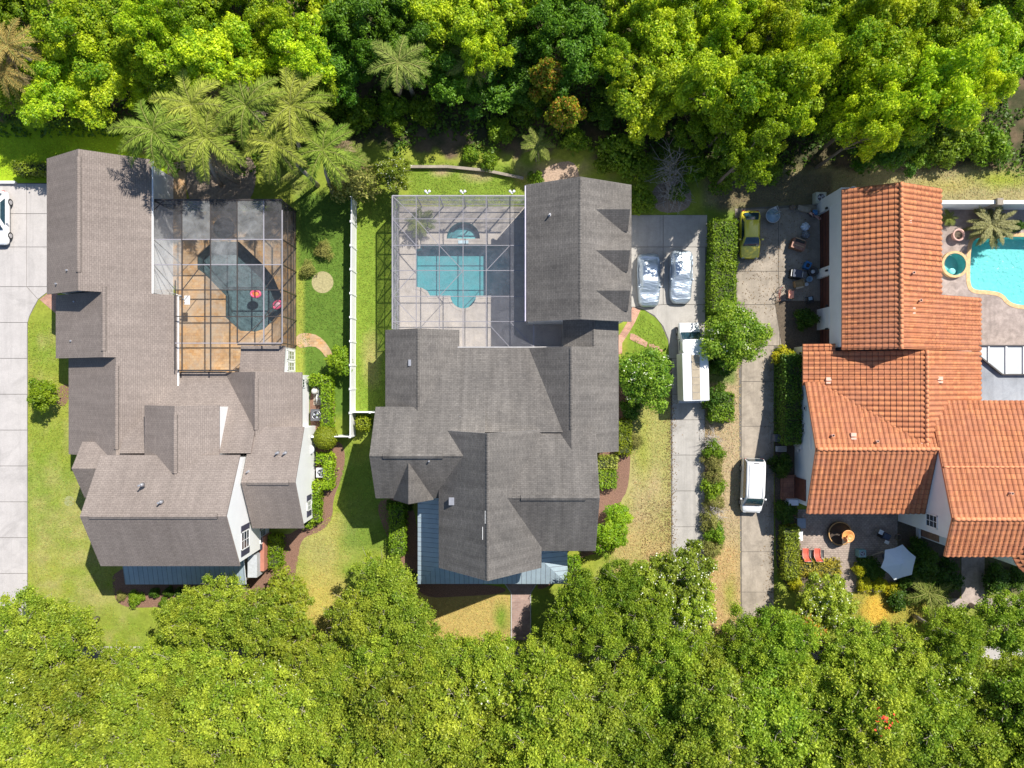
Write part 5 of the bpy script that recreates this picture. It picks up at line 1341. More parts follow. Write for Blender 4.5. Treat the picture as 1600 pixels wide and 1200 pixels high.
def sling(label, gx):
    t = thing('lounge_chair', (0, 0, 0), label, 'chair', 'red lounge chairs on the patio')
    m = MB(); rowsP = []
    for y, zz in ((-.5, .36), (-.1, .32), (.2, .36), (.42, .62), (.55, .95)): rowsP.append([Vector((-.30, y, zz)), Vector((-.1, y, zz - .03)), Vector((.1, y, zz - .03)), Vector((.3, y, zz))])
    loft(m, rowsP, close=False); m.build('seat', redf, t)
    m = MB()
    for s in (-1, 1): m.tube([(s * .34, -.55, .02), (s * .34, -.5, .5), (s * .34, .2, .55), (s * .33, .56, .98), (s * .34, .6, .02)], .022, 6)
    m.tube([(-.33, .56, .98), (.33, .56, .98)], .022, 6); m.build('frame', plain('grey_tube', (.35, .33, .3), .4, .5), t)
    m = MB(); m.box(-.62, -.36, -.35, .35, .30, .34); m.build('side_shelf', M_black, t)
    t.location = W(gx, 864, .05); t.rotation_euler = (0, 0, rad(180))
sling('left of the two red lounge chairs on the brick patio', 1256); sling('right of the two red lounge chairs on the brick patio', 1274)
box_thing('cabinet', 'white patio cabinet against the hedge', 'cabinet', 1243, 833, [('body', [(-.3, .3, -.5, .35, 0, .85)], M_white), ('door_gap', [(-.305, .305, -.09, -.07, .1, .8)], lgm)])
box_thing('side_table', 'grey patio table at the shaded end of the brick patio', 'table', 1247, 815, [('table_top', [(-.38, .38, -.45, .45, .70, .76)], plain('slate_top', (.25, .28, .32), .5)), ('leg', [(-.35, -.3, -.42, -.37, 0, .7), (.3, .35, -.42, -.37, 0, .7), (-.35, -.3, .37, .42, 0, .7), (.3, .35, .37, .42, 0, .7)], lgm)])
lathe_thing('tree_stump', 'dark round tree stump seat beside the hedge on the brick patio', 'stump', 1243, 850, [('log', [(.32, 0), (.33, .42), (0, .44)], M_bark)])
box_thing('grill', 'dark grill with two white shelves by the shaded house wall', 'grill', 1377, 835, [('body', [(-.35, .35, -.3, .3, 0, .8)], M_black), ('lid', [(-.3, .3, -.25, .25, .8, 1.0)], plain('navy_cover', (.03, .045, .08), .35)), ('shelf', [(-.75, -.35, -.05, .35, .75, .8), (.1, .5, -.6, -.3, .75, .8)], M_white)], rad(-25))
t = thing('umbrella', W(1390, 875), 'pale grey six pointed patio umbrella over the shaded front garden', 'umbrella')
c = W(1383, 869, 0); m = MB(); n = 6; R_ = 1.62
a0 = .30
tip = [Vector((c.x + R_ * math.cos(a0 + k * math.pi / 3), c.y + R_ * math.sin(a0 + k * math.pi / 3), 2.25)) for k in range(n)]
for k in range(n):
    a, b = tip[k], tip[(k + 1) % n]; top = Vector((c.x, c.y, 2.85)); mid = (a + b) / 2; mid = Vector((c.x + (mid.x - c.x) * .95, c.y + (mid.y - c.y) * .95, 2.33))
    m.face([top, a, mid]); m.face([top, mid, b])
    for P in ([top, a, mid], [top, mid, b]): m.face([p - Vector((0, 0, .012)) for p in P][::-1])
m.build('canopy', plain('umbrella_cloth', (.62, .66, .68), .8, var=.03), t)
m = MB(); m.tube([(c.x, c.y, 0), (c.x, c.y, 2.9)], .03, 8); m.build('pole', M_rim, t)
for k in range(n): m = MB(); m.bar(Vector((c.x, c.y, 2.80)), tip[k] - Vector((0, 0, .03)), .025); m.build('rib', M_rim, t)
m = MB(); m.lathe((c.x, c.y, 0), [(.3, .0), (.3, .1), (.05, .14)], 16); m.build('base', dg, t)
m = MB(); m.bar(W(1353, 870, .1), W(1372, 858, .9), .06); tag(m.build('garden_pole', plain('bamboo', (.45, .36, .25), .7)), 'thin wooden pole leaning beside the pale umbrella', 'pole')
lathe_thing('hose_reel', 'brown coiled hose on the shaded wall beside the dark grill', 'hose', 1400, 838, [('coil', [(.22, .1), (.3, .05), (.3, .15), (.22, .2)], M_bark)], z=.3)
# pots near the turquoise pool
lathe_thing('planter', 'round terracotta planter ring beside the raised spa', 'planter', 1492, 369, [('pot', [(.4, 0), (.52, .5), (.56, .52), (.56, .58), (.44, .58), (.4, .4), (0, .4)], plain('pink_terracotta', (.62, .38, .32), .8)), ('soil', [(0, .42), (.41, .42)], MATS['dark_soil'])])
lathe_thing('planter', 'small dark red pot in the shade under the tall white wall', 'planter', 1476, 344, [('pot', [(.22, 0), (.3, .4), (.32, .42), (.26, .42), (.22, .3), (0, .3)], plain('dark_red_pot', (.3, .10, .07), .6))])
t = thing('swing_hoop', W(296, 470), 'white basketball hoop leaning over the travertine deck beside the gutter', 'basketball hoop')
m = MB(); m.tube([W(283, 462, 2.3), W(292, 464, 2.6), W(302, 468, 2.7), W(309, 474, 2.5)], .05, 8); m.build('arm', M_white, t)
m = MB(); p = W(309, 474, 2.4); m.box(p.x - .25, p.x + .25, p.y - .35, p.y + .45, 2.1, 2.16); m.build('board', M_white, t)
m = MB(); m.bar(W(284, 462, 0), W(283, 462, 2.35), .08); m.build('post', M_white, t)
# loose skimmer hose / lane rope on dark pool
m = MB()
rope = [W(436, 470, -.02), W(436, 450, -.02), W(434, 425, -.02)]
for k in range(22):
    p = W(424 - .2 * k * .2, 430 + 2.8 * k, -.03) if False else None
# ---------------------------------------------------------------- foliage
def leafmesh(name, P, Nn, size, cols, mat, aspect=0.6, T=None):
    """one rhombus per leaf cluster"""
    n = len(P); rs = np.random.RandomState(n % 1000)
    Nn = Nn / np.maximum(1e-6, np.linalg.norm(Nn, axis=1))[:, None]
    if T is None:
        T = rs.randn(n, 3)
    T = T - (T * Nn).sum(1)[:, None] * Nn; T /= np.maximum(1e-6, np.linalg.norm(T, axis=1))[:, None]
    B = np.cross(Nn, T); s = size[:, None] * .5
    a = np.asarray(aspect); a = a[:, None] if a.ndim else a
    V = np.stack([P - T * s, P + B * s * a, P + T * s, P - B * s * a], 1).reshape(-1, 3)
    me = bpy.data.meshes.new(name)
    me.vertices.add(4 * n); me.vertices.foreach_set('co', V.ravel())
    me.loops.add(4 * n); me.loops.foreach_set('vertex_index', np.arange(4 * n, dtype=np.int32))
    me.polygons.add(n); me.polygons.foreach_set('loop_start', np.arange(0, 4 * n, 4, dtype=np.int32))
    me.update(calc_edges=True)
    ca = me.color_attributes.new('leaf', 'BYTE_COLOR' if False else 'FLOAT_COLOR', 'POINT')
    cc = np.ones((4 * n, 4)); cc[:, :3] = np.repeat(cols, 4, axis=0); ca.data.foreach_set('color', cc.ravel())
    me.materials.append(mat); return me
def obj_of(name, me, parent=None):
    o = bpy.data.objects.new(name, me); C.objects.link(o)
    if parent is not None: o.parent = parent
    return o
def rdir(rs, n, up=0.25):
    d = rs.randn(n, 3); d[:, 2] += up; return d / np.linalg.norm(d, axis=1)[:, None]

def crown_data(R, H, z0, ncl, nleaf, size, pal, seed, rc=(.17, .30), up=.5, lobes=3, fill=.15, tip=None, two=None, soft=0):
    rs = np.random.RandomState(seed); ph = rs.rand(4) * 6.28
    cen = []
    for k in range(ncl):
        th = rs.rand() * 6.283; rr = math.sqrt((k + .5) / ncl)
        edge = .84 + .14 * math.sin(lobes * th + ph[0]) + .09 * math.sin((lobes * 2 + 1) * th + ph[1])
        th2 = k * 2.399963 + rs.randn() * .25
        edge = .84 + .15 * math.sin(lobes * th2 + ph[0]) + .10 * math.sin((lobes * 2 + 1) * th2 + ph[1])
        r = rr * R * edge
        dome = math.sqrt(max(0, 1 - (rr * .93) ** 2))
        z = z0 + H * dome * ((.30 + .70 * rs.rand()) if two else (.62 + .38 * rs.rand())) * (.92) + rs.randn() * .12 * H * .5
        cen.append((r * math.cos(th2), r * math.sin(th2), max(z0 - .1 * H, z)))
    cen = np.array(cen); rad_ = R * (rc[0] + (rc[1] - rc[0]) * rs.rand(ncl))
    if two:
        # boughs carry smaller tufts
        reps = two[0]; base = cen; br = R * two[1] * (.6 + .8 * rs.rand(len(base)))
        dd = rdir(rs, len(base) * reps, .5); cen = np.repeat(base, reps, 0) + dd * np.repeat(br, reps)[:, None] * np.array([1, 1, .62])
        rad_ = np.repeat(rad_, reps) * (.35 + .35 * rs.rand(len(cen))); ncl = len(cen); lobe_t = np.repeat(rs.rand(len(base)), reps)
    w = rad_ ** 2; idx = rs.choice(ncl, nleaf, p=w / w.sum())
    d = rdir(rs, nleaf, up); k = rad_[idx][:, None] * (.62 + .42 * rs.rand(nleaf, 1) ** .7)
    wob = 1 + .22 * np.sin(d[:, :1] * 5 + idx[:, None]) * np.sin(d[:, 1:2] * 6 + idx[:, None] * 2)
    P = cen[idx] + (rs.randn(nleaf, 3) * rad_[idx][:, None] * soft * np.array([1, 1, .6]) if soft else d * k * wob * np.array([1, 1, .78]))
    nf = int(nleaf * fill)
    if nf:
        th = rs.rand(nf) * 6.283; q = np.sqrt(rs.rand(nf)) * R * .8
        P[:nf] = np.stack([q * np.cos(th), q * np.sin(th), z0 + H * (.1 + .45 * rs.rand(nf))], 1)
    Nn = d * .75 + rs.randn(nleaf, 3) * .55 + np.array([.05, .05, .35])
    tint = (rs.rand(ncl) if not two else .5 * rs.rand(ncl) + .5 * lobe_t)[idx]; c1, c2 = np.array(pal[0]), np.array(pal[1])
    m = np.clip(tint * .7 + rs.rand(nleaf) * .55 - .12, 0, 1)[:, None]
    cols = (c1 * (1 - m) + c2 * m) * (0.72 + .56 * rs.rand(nleaf, 1))
    if tip is not None:
        hot = (rs.rand(nleaf) < tip[1]) & (d[:, 2] > .2); cols[hot] = np.array(tip[0]) * (.7 + .5 * rs.rand(hot.sum(), 1))
    S = size * (.6 + .8 * rs.rand(nleaf))
    return P, Nn, S, cols, cen

def limbs_mesh(name, cen, z0, r0, mat, seed, nl=12, lean=0):
    rs = np.random.RandomState(seed); m = MB()
    m.tube([(0, 0, -.1), (.06, .03, z0 * .5), (lean, 0, z0 * .95)], [r0 * 1.25, r0, r0 * .8], 9)
    pick = cen[rs.choice(len(cen), min(nl, len(cen)), replace=False)]
    for c in pick:
        c = Vector(c); s = Vector((lean, 0, z0 * (.72 + .2 * rs.rand()))); mid = s.lerp(c, .5) + Vector((rs.randn() * .2, rs.randn() * .2, -.15 + .3 * rs.rand()))
        m.tube([s, mid, c + Vector((0, 0, -.15))], [r0 * .5, r0 * .3, r0 * .10], 6)
        for _ in range(3):
            e = c + Vector((rs.randn(), rs.randn(), .5 * rs.rand() - .3)) * .5; q0 = mid.lerp(c, .5 + .5 * rs.rand()) - Vector((0, 0, .15)); m.tube([q0, q0.lerp(e, .5) + Vector((rs.randn(), rs.randn(), 0)) * .12, e], [r0 * .12, r0 * .08, r0 * .03], 5, cap=False)
    return m

class Variant: pass
def make_variant(name, R, Ht, H, ncl, nleaf, size, pal, seed, bark, **kw):
    v = Variant(); z0 = Ht - H; nl = kw.pop('nl', 12); r0 = kw.pop('r0', .2); mat = kw.pop('mat', M_leaf); fl = kw.pop('flowers', None); asp = kw.pop('aspect', .62)
    P, Nn, S, cols, cen = crown_data(R, H, z0, ncl, nleaf, size, pal, seed, **kw)
    v.crown = leafmesh(name + '_crown', P, Nn, S, cols, mat, asp); v.R = R; v.Ht = Ht; v.flow = None
    mb = limbs_mesh('trunk', cen, z0, r0, bark, seed, nl); o = mb.build('trunk', bark); v.trunk = o.data; bpy.data.objects.remove(o)
    if fl:
        rs = np.random.RandomState(seed + 9); n, cnt, fs, fmat = fl
        idx = rs.choice(np.where(P[:, 2] > z0 + .25 * H)[0], n); Q = P[idx]; Q = np.repeat(Q, cnt, 0) + rs.randn(n * cnt, 3) * .11 + np.array([0, 0, .12])
        v.flow = leafmesh('blossom', Q, rdir(rs, n * cnt, 1.2), fs * (.6 + .8 * rs.rand(n * cnt)), np.ones((n * cnt, 3)) * .8, fmat, .9)
    return v
def plant_tree(v, px, py, h, R, label, group, name='tree', cat='tree', rz=None, seed=0, squash=1.0, ground=None):
    """px,py: where the crown's middle is seen; h: tree height; R: crown radius in metres"""
    loc = ground if ground is not None else AT(px, py, h * .72)
    t = thing(name, (loc.x, loc.y, 0), label, cat, group)
    a = obj_of('trunk', v.trunk, t); b = obj_of('crown', v.crown, t)
    if v.flow: obj_of('blossom', v.flow, t)
    s = R / v.R; t.scale = (s, s * squash, h / v.Ht); t.rotation_euler = (0, 0, rz if rz is not None else (seed * 2.39996) % 6.283)
    return t

OAKP = [(0.190, 0.310, 0.024), (0.500, 0.570, 0.055)]
oak = [make_variant('oak', 4.0, 8.5, 4.4, 95, 28000, .19, OAKP, 100 + k, M_palebark, soft=.40, rc=(.09, .21), up=.1, fill=.14, nl=60, r0=.24, lobes=2 + k) for k in range(3)]
oak2 = [make_variant('deep_oak', 4.0, 8.5, 4.4, 95, 26000, .19, [(0.150, 0.280, 0.020), (0.400, 0.510, 0.040)], 130 + k, M_palebark, soft=.40, rc=(.09, .21), up=.1, fill=.14, nl=60, r0=.24, lobes=3 + k) for k in range(2)]
lightV = make_variant('light_tree', 3.0, 6.0, 3.0, 110, 17000, .18, [(0.20, 0.31, 0.02), (0.46, 0.53, 0.05)], 215, M_palebark, rc=(.07, .16), fill=.14, nl=40, r0=.14, flowers=(200, 2, .13, M_petal))
sparse = make_variant('sparse_oak', 3.2, 6.5, 3.0, 34, 6500, .30, [(0.18, 0.27, 0.02), (0.38, 0.42, 0.035)], 150, M_palebark, rc=(.16, .26), fill=.2, nl=18, r0=.15)
FORP = [(0.070, 0.195, 0.008), (0.470, 0.600, 0.020)]
forest = [make_variant('forest', 3.6, 10, 5.5, 14, 19000, .22, FORP, 160 + k, M_bark, rc=(.22, .36), up=.2, fill=.02, two=(8, .24), nl=10, r0=.2, lobes=2 + k % 3) for k in range(3)]
bright = [make_variant('bright_forest', 3.6, 10, 5.5, 15, 20000, .215, [(0.130, 0.300, 0.010), (0.700, 0.790, 0.026)], 170 + k, M_bark, rc=(.22, .36), up=.25, fill=.02, two=(8, .24), nl=10, r0=.2, lobes=2 + k) for k in range(2)]
dark = make_variant('dark_forest', 3.6, 10, 5.5, 15, 17000, .23, [(0.050, 0.155, 0.012), (0.200, 0.370, 0.018)], 180, M_bark, rc=(.2, .34), up=.2, fill=.03, two=(9, .26), nl=10, r0=.2)
tipped = make_variant('orange_tipped', 2.4, 8, 5, 26, 7000, .30, [(0.16, 0.26, 0.012), (0.38, 0.42, 0.02)], 190, M_bark, rc=(.2, .34), nl=8, r0=.15, tip=((.62, .30, .04), .28))
myrtle = make_variant('crape_myrtle', 2.8, 5.2, 2.9, 70, 15000, .19, [(0.070, 0.180, 0.014), (0.260, 0.400, 0.03)], 200, M_palebark, rc=(.15, .26), up=.3, fill=.25, nl=18, r0=.11, flowers=(60, 7, .12, M_petal))
myrtle2 = make_variant('crape_myrtle', 3.0, 5.6, 2.9, 70, 15000, .19, [(0.110, 0.240, 0.014), (0.340, 0.450, 0.035)], 203, M_palebark, rc=(.15, .26), up=.3, fill=.25, nl=18, r0=.11, flowers=(46, 7, .12, M_petal))
whiteb = make_variant('white_blossom', 2.8, 6.5, 3.4, 90, 14000, .19, [(0.17, 0.27, 0.02), (0.42, 0.50, 0.045)], 210, M_palebark, rc=(.08, .18), fill=.16, nl=30, r0=.13, flowers=(190, 2, .12, M_petal))
shrubV = [make_variant('shrub', 1.2, 1.6, 1.5, 16, 2600, .17, [(0.10, 0.22, 0.012), (0.26, 0.38, 0.02)], 220 + k, M_bark, rc=(.28, .44), nl=6, r0=.04) for k in range(2)]
yelV = make_variant('yellow_shrub', 1.2, 1.6, 1.5, 16, 2600, .16, [(0.36, 0.40, 0.015), (0.62, 0.56, 0.02)], 230, M_bark, rc=(.28, .44), nl=6, r0=.04)
darkshrub = make_variant('dark_shrub', 1.2, 1.6, 1.5, 16, 2600, .17, [(0.04, 0.11, 0.01), (0.11, 0.20, 0.015)], 233, M_bark, rc=(.28, .44), nl=6, r0=.04)
oliveV = make_variant('olive_shrub', 1.2, 1.6, 1.5, 18, 2600, .13, [(0.20, 0.22, 0.05), (0.34, 0.33, 0.09)], 236, M_bark, rc=(.26, .4), nl=8, r0=.04, mat=M_leafdull)
limeV = make_variant('lime_tree', 1.6, 3.4, 2.2, 20, 4200, .20, [(0.16, 0.32, 0.012), (0.36, 0.50, 0.02)], 240, M_bark, rc=(.24, .38), nl=9, r0=.07)

ORD = lambda n: f"{n}{'th' if 10 <= n % 100 <= 20 else {1: 'st', 2: 'nd', 3: 'rd'}.get(n % 10, 'th')}"
# street trees below the houses -------------------------------------------------
row1 = [(195, 1050, 2.6), (38, 990, 3.7), (88, 1003, 3.7), (60, 1040, 3.6), (292, 972, 2.9), (345, 948, 3.0), (405, 975, 3.0), (300, 1030, 3.4), (562, 968, 3.1), (602, 925, 3.3), (632, 975, 3.0),
        (700, 1040, 3.3), (762, 1040, 3.2), (883, 990, 2.4), (915, 940, 2.7), (940, 990, 3.0), (968, 918, 2.6), (1002, 965, 3.2), (1050, 1025, 3.1), (1112, 1040, 3.2), (1172, 1005, 2.9), (1222, 1000, 3.0),
        (1340, 1010, 3.0), (1415, 1030, 3.3), (1490, 998, 2.9), (1578, 975, 3.2)]
row1 += [(590, 1022, 2.8), (500, 1042, 2.8), (645, 1030, 2.8), (240, 1045, 2.7), (845, 1040, 2.6)]; row1.sort(); R2 = [(20 + 84 * k, 1092 + (k % 3) * 12, 4.0 + .3 * ((k * 7) % 3)) for k in range(20)]; R3 = [(-20 + 86 * k, 1172 + (k % 2) * 14, 4.2) for k in range(21)]; RM = [(60 + 118 * k, 1062 + 8 * (k % 2), 3.0) for k in range(14)]
R4 = [(-120 + 190 * k, 1290, 5.0) for k in range(11)]
deep = {915, 940, 968, 883, 1002, 1172, 1222, 1050, 1490, 1578}
for k, (x, y, r) in enumerate(row1):
    dp = x in deep; v = oak2[k % 2] if dp else oak[k % 3]
    plant_tree(v, x, y, 7.2 + .5 * (k % 3), r, ('deep green' if dp else 'yellow green') + f' oak in the canopy row nearest the houses, {ORD(k + 1)} from the left', 'oaks nearest the houses', 'oak_tree', seed=k + 1)
for k, (x, y, r) in enumerate(R2):
    v = (oak + oak2)[(k * 2) % 3 if k < 12 else (k * 2) % 5]
    plant_tree(v, x, y, 7.2 + 1.5 * ((k * 5) % 3), r - .35 * (k % 2), f'street oak in the middle canopy row, {ORD(k + 1)} from the left', 'oaks along the street', 'oak_tree', seed=k + 31)
for k, (x, y, r) in enumerate(RM):
    plant_tree(oak[(k + 1) % 3] if k % 3 else lightV, x, y, 7.4, r, f'smaller oak squeezed between the first two canopy rows, {ORD(k + 1)} from the left', 'smaller oaks between the canopy rows', 'oak_tree', seed=k + 11)
for k, (x, y, r) in enumerate(R3):
    plant_tree((oak + oak2)[(k * 7) % 5 if k > 9 else k % 3], x, y, 7.4 + 1.4 * ((k * 4 + 1) % 3), r - .3 * ((k + 1) % 2), f'street oak along the bottom edge of the view, {ORD(k + 1)} from the left', 'oaks at the bottom edge', 'oak_tree', seed=k + 57)
for k, (x, y, r) in enumerate(R4):
    plant_tree(oak[k % 3], x, y, 9, r, f'oak across the street beyond the bottom edge, {ORD(k + 1)} from the left', 'oaks across the street', 'oak_tree', seed=k + 83)
plant_tree(sparse, 448, 930, 5.0, 2.3, 'thin yellow green tree beside the mulch bed, right of the white gabled wall', None, 'small_tree', seed=3)
plant_tree(sparse, 452, 1000, 6.0, 2.9, 'thin yellow green tree just below the other thin one, left of the golden lawn', None, 'small_tree', seed=4)
plant_tree(lightV, 1022, 925, 6.0, 3.2, 'light green tree spreading left of the white blossomed tree by the middle driveway', None, 'small_tree', seed=8)
plant_tree(lightV, 1082, 948, 6.0, 2.6, 'light green tree just below the white blossomed tree by the middle driveway', None, 'small_tree', seed=3)
plant_tree(whiteb, 1070, 898, 6.4, 2.9, 'tree covered in white blossom over the end of the middle driveway', None, 'flowering_tree', seed=2)
plant_tree(lightV, 1292, 945, 5.5, 2.9, 'bushy tree dotted with pale blossom below the brick patio', None, 'flowering_tree', seed=5)
plant_tree(tipped, 1262, 985, 5.5, 2.2, 'orange tinged tree among the green oaks below the brick patio', None, 'flowering_tree', seed=6)
plant_tree(myrtle, 1009, 590, 5.0, 2.75, 'crape myrtle with white blossom between the grey roof and the truck camper', None, 'flowering_tree', seed=1)
plant_tree(myrtle2, 1150, 524, 5.4, 3.0, 'crape myrtle with white blossom hanging over the right side of the truck camper', None, 'flowering_tree', seed=3)
plant_tree(limeV, 66, 616, 3.0, 1.35, 'small bright green tree on the lawn strip beside the top left driveway', None, 'small_tree', seed=1)
plant_tree(limeV, 528, 566, 2.4, 1.25, 'lime green bush leaning on the white fence by the stone path', None, 'small_tree', seed=5)
plant_tree(limeV, 950, 838, 3.0, 1.5, 'leafy bush against the right wall of the grey roofed house', None, 'small_tree', seed=7)
plant_tree(limeV, 968, 808, 2.4, 1.3, 'smaller leafy bush just above the one by the right wall', None, 'small_tree', seed=9)
plant_tree(whiteb, 615, 270, 4.6, 1.7, 'dark glossy tree with white blossom above the pale pool cage corner', None, 'flowering_tree', seed=9)
plant_tree(oliveV, 552, 275, 5.2, 2.2, 'olive green feathery tree at the top end of the white fence', None, 'small_tree', seed=4)
# red blossom poking out of the canopy
rs = np.random.RandomState(4); q = AT(1372, 1118, 9.3); n = 34
P = np.array([q.x, q.y, 10.3]) + rs.randn(n, 3) * np.array([.35, .5, .25]); 
rt = thing('red_blossom_branch', (q.x, q.y, 0), 'red flowering branch poking out of the canopy at the lower right', 'branch')
o = obj_of('blossom', leafmesh('blossom', P - np.array([q.x, q.y, 0]), rdir(rs, n, 1), np.full(n, .24), np.ones((n, 3)), plain('red_petals', (.70, .05, .02), .7), .7), rt)
m = MB(); m.tube([(q.x, q.y, 0), (q.x, q.y, 5), (q.x + .1, q.y, 10.2)], [.12, .08, .03], 7); m.build('trunk', M_bark, rt)

# woods above the houses -----------------------------------------------------------
F = [(20, 25, 0), (95, 35, 3), (165, 20, 3), (235, 35, 3), (300, 30, 0), (360, 15, 1), (425, 30, 4), (20, 90, 2), (500, 20, 5), (560, 25, 5), (620, 25, 5), (690, 25, 4), (750, 20, 4), (800, 30, 0), (850, 25, 5), (905, 30, 5), (975, 25, 3), (1030, 30, 4), (1085, 20, 0), (1140, 25, 4), (1205, 25, 4), (1270, 30, 3), (1335, 25, 4), (1395, 20, 4), (1455, 25, 1), (1515, 30, 4), (1580, 20, 1),
     (80, 95, 4), (150, 85, 3), (215, 95, 4), (280, 90, 3), (345, 85, 4), (400, 95, 3), (470, 85, 4), (530, 95, 5), (590, 90, 5), (700, 75, 0), (650, 70, 5), (760, 75, 4), (820, 85, 5), (905, 85, 5), (955, 85, 0), (1010, 85, 4), (1065, 85, 3), (1190, 90, 4), (1255, 100, 3), (1310, 60, 4), (1360, 95, 3), (1420, 95, 4), (1480, 85, 0), (1545, 85, 3), (1595, 90, 5),
     (30, 150, 4), (85, 148, 3), (150, 125, 3), (215, 128, 4), (275, 128, 0), (440, 130, 0), (495, 130, 0), (960, 145, 5), (1010, 140, 4), (1070, 140, 0), (1125, 130, 4), (1140, 190, 0), (1185, 145, 3), (1230, 150, 4), (1175, 235, 1), (1198, 205, 4), (1095, 190, 1), (1290, 150, 0), (1362, 200, 3), (1380, 160, 4), (1430, 150, 3), (1480, 140, 4), (1535, 130, 4), (1420, 200, 0), (1395, 218, 5), (770, 130, 5), (830, 140, 5), (700, 120, 5)]
vs = [forest[0], forest[1], forest[2], bright[0], bright[1], dark]
wd = ['green', 'green', 'green', 'bright green', 'yellow green', 'dark green']
rows = {'back': [f for f in F if f[1] <= 60], 'middle': [f for f in F if 60 < f[1] <= 105], 'front': [f for f in F if f[1] > 105]}
for rn, lst in rows.items():
    lst.sort()
    for k, (x, y, vi) in enumerate(lst):
        if rn == 'front' and x < 240: vi = 3
        h = {5: 7.0, 0: 8.6, 1: 8.4, 2: 8.5, 3: 10.0, 4: 10.6}[vi] + .5 * ((k * 5) % 3); h *= (.78, 1.0, .9, 1.12, .7)[(k * 3 + len(rn)) % 5]; r = 2.0 + .5 * ((k * 7) % 3) + (.35 if vi in (3, 4) else 0)
        if rn == 'front': h *= 1.25 if x > 1120 else (.62 if x < 240 else .8)
        if rn == 'middle' and x > 1120: h *= 1.15
        if rn == 'middle' and x < 300: h *= .78
        if rn == 'front' and 1080 < x < 1260: h *= 1.06
        plant_tree(vs[vi], x, y, h, r, f'{wd[vi]} tree in the {rn} row of the woods, {ORD(k + 1)} from the left', f'trees in the {rn} row of the woods', 'forest_tree', seed=k * 3 + len(rn))
for k in range(13):
    plant_tree(vs[k % 5], -60 + 140 * k, -60 - 25 * (k % 2), 10, 4.2, f'tree of the woods beyond the top edge, {ORD(k + 1)} from the left', 'trees beyond the top edge', 'forest_tree', seed=k)
plant_tree(tipped, 857, 118, 8.0, 1.7, 'upper of two orange tipped trees behind the grey garage roof', None, 'small_tree', seed=1)
plant_tree(tipped, 882, 172, 7.0, 1.6, 'lower of two orange tipped trees behind the grey garage roof', None, 'small_tree', seed=2)
SH = [(515, 158, 1.5, 2.6, 0, 'bright low bush below the woods, right of the tall palms'), (560, 172, 1.6, 2.6, 1, 'bright low bush second from the tall palms'), (610, 165, 1.4, 2.4, 0, 'bright low bush below the lone palm with yellow fronds'), (660, 170, 1.3, 2.2, 1, 'low bush right of the lone palm with yellow fronds'),
      (975, 232, 1.9, 3.0, 0, 'bright rounded shrub right above the grey garage roof corner'), (950, 250, 1.2, 1.8, 1, 'small bright shrub beside the grey garage roof corner'), (1000, 260, 1.5, 1.8, 1, 'shrub left of the pile of dead branches'), (780, 200, 1.2, 1.8, 1, 'shaded shrub above the curved garden edge'), (735, 240, .8, 1.2, 0, 'lower small sunlit shrub at the curved garden edge'), (765, 250, .8, 1.2, 1, 'sunlit shrub just right of the small one at the garden edge'),
      (620, 195, .8, 1.3, 0, 'little shrub in the shade above the white blossomed tree'), (838, 278, .75, 1.4, 1, 'small round green shrub at the corner of the grey garage'), (1475, 225, 1.8, 2.6, 0, 'large loose shrub at the wood edge above the orange roof'), (1515, 215, 1.7, 2.4, 1, 'second large shrub at the wood edge above the orange roof'), (1555, 225, 1.7, 2.4, 0, 'rightmost large shrub at the wood edge above the orange roof'), (1440, 240, 1.3, 1.8, 1, 'smaller shrub left of the large ones at the wood edge'),
      (1090, 260, 1.4, 1.8, 0, 'shaded shrub right of the pile of dead branches'), (1130, 270, 1.5, 2.0, 1, 'shaded shrub above the hedge of the middle driveway'), (1060, 300, .9, 1.0, 1, 'low shrub on the bare patch above the middle driveway'), (1000, 310, 1.5, 1.6, 1, 'dark bush against the top of the grey garage wall'), (1200, 262, 1.3, 1.5, 1, 'shaded shrub above the yellow coupe'), (900, 215, 1.2, 2.0, 0, 'shaded bush between the orange tipped tree and the garage'), (820, 160, 1.5, 2.4, 1, 'dark bush left of the orange tipped trees')]
for k, (x, y, r, h, vi, lb) in enumerate(SH): plant_tree(shrubV[vi], x, y, h, r, lb, None, 'shrub', 'shrub', seed=k)
YS = [(1228, 557, 1.0, 1.7, 'yellow shrub at the top of the tall hedge beside the orange tile house'), (1352, 914, .75, 1.0, 'left yellow shrub in the golden grass below the umbrella'), (1376, 914, .75, 1.0, 'middle yellow shrub in the golden grass below the umbrella'), (1396, 920, .7, 1.0, 'right yellow shrub in the golden grass below the umbrella'), (1345, 893, .6, 1.3, 'small yellow green shrub between the patio and the umbrella'), (1245, 912, .7, .8, 'yellow shrub at the end of the patio hedge')]
for k, (x, y, r, h, lb) in enumerate(YS): plant_tree(yelV, x, y, h, r, lb, None, 'shrub', 'shrub', seed=k)
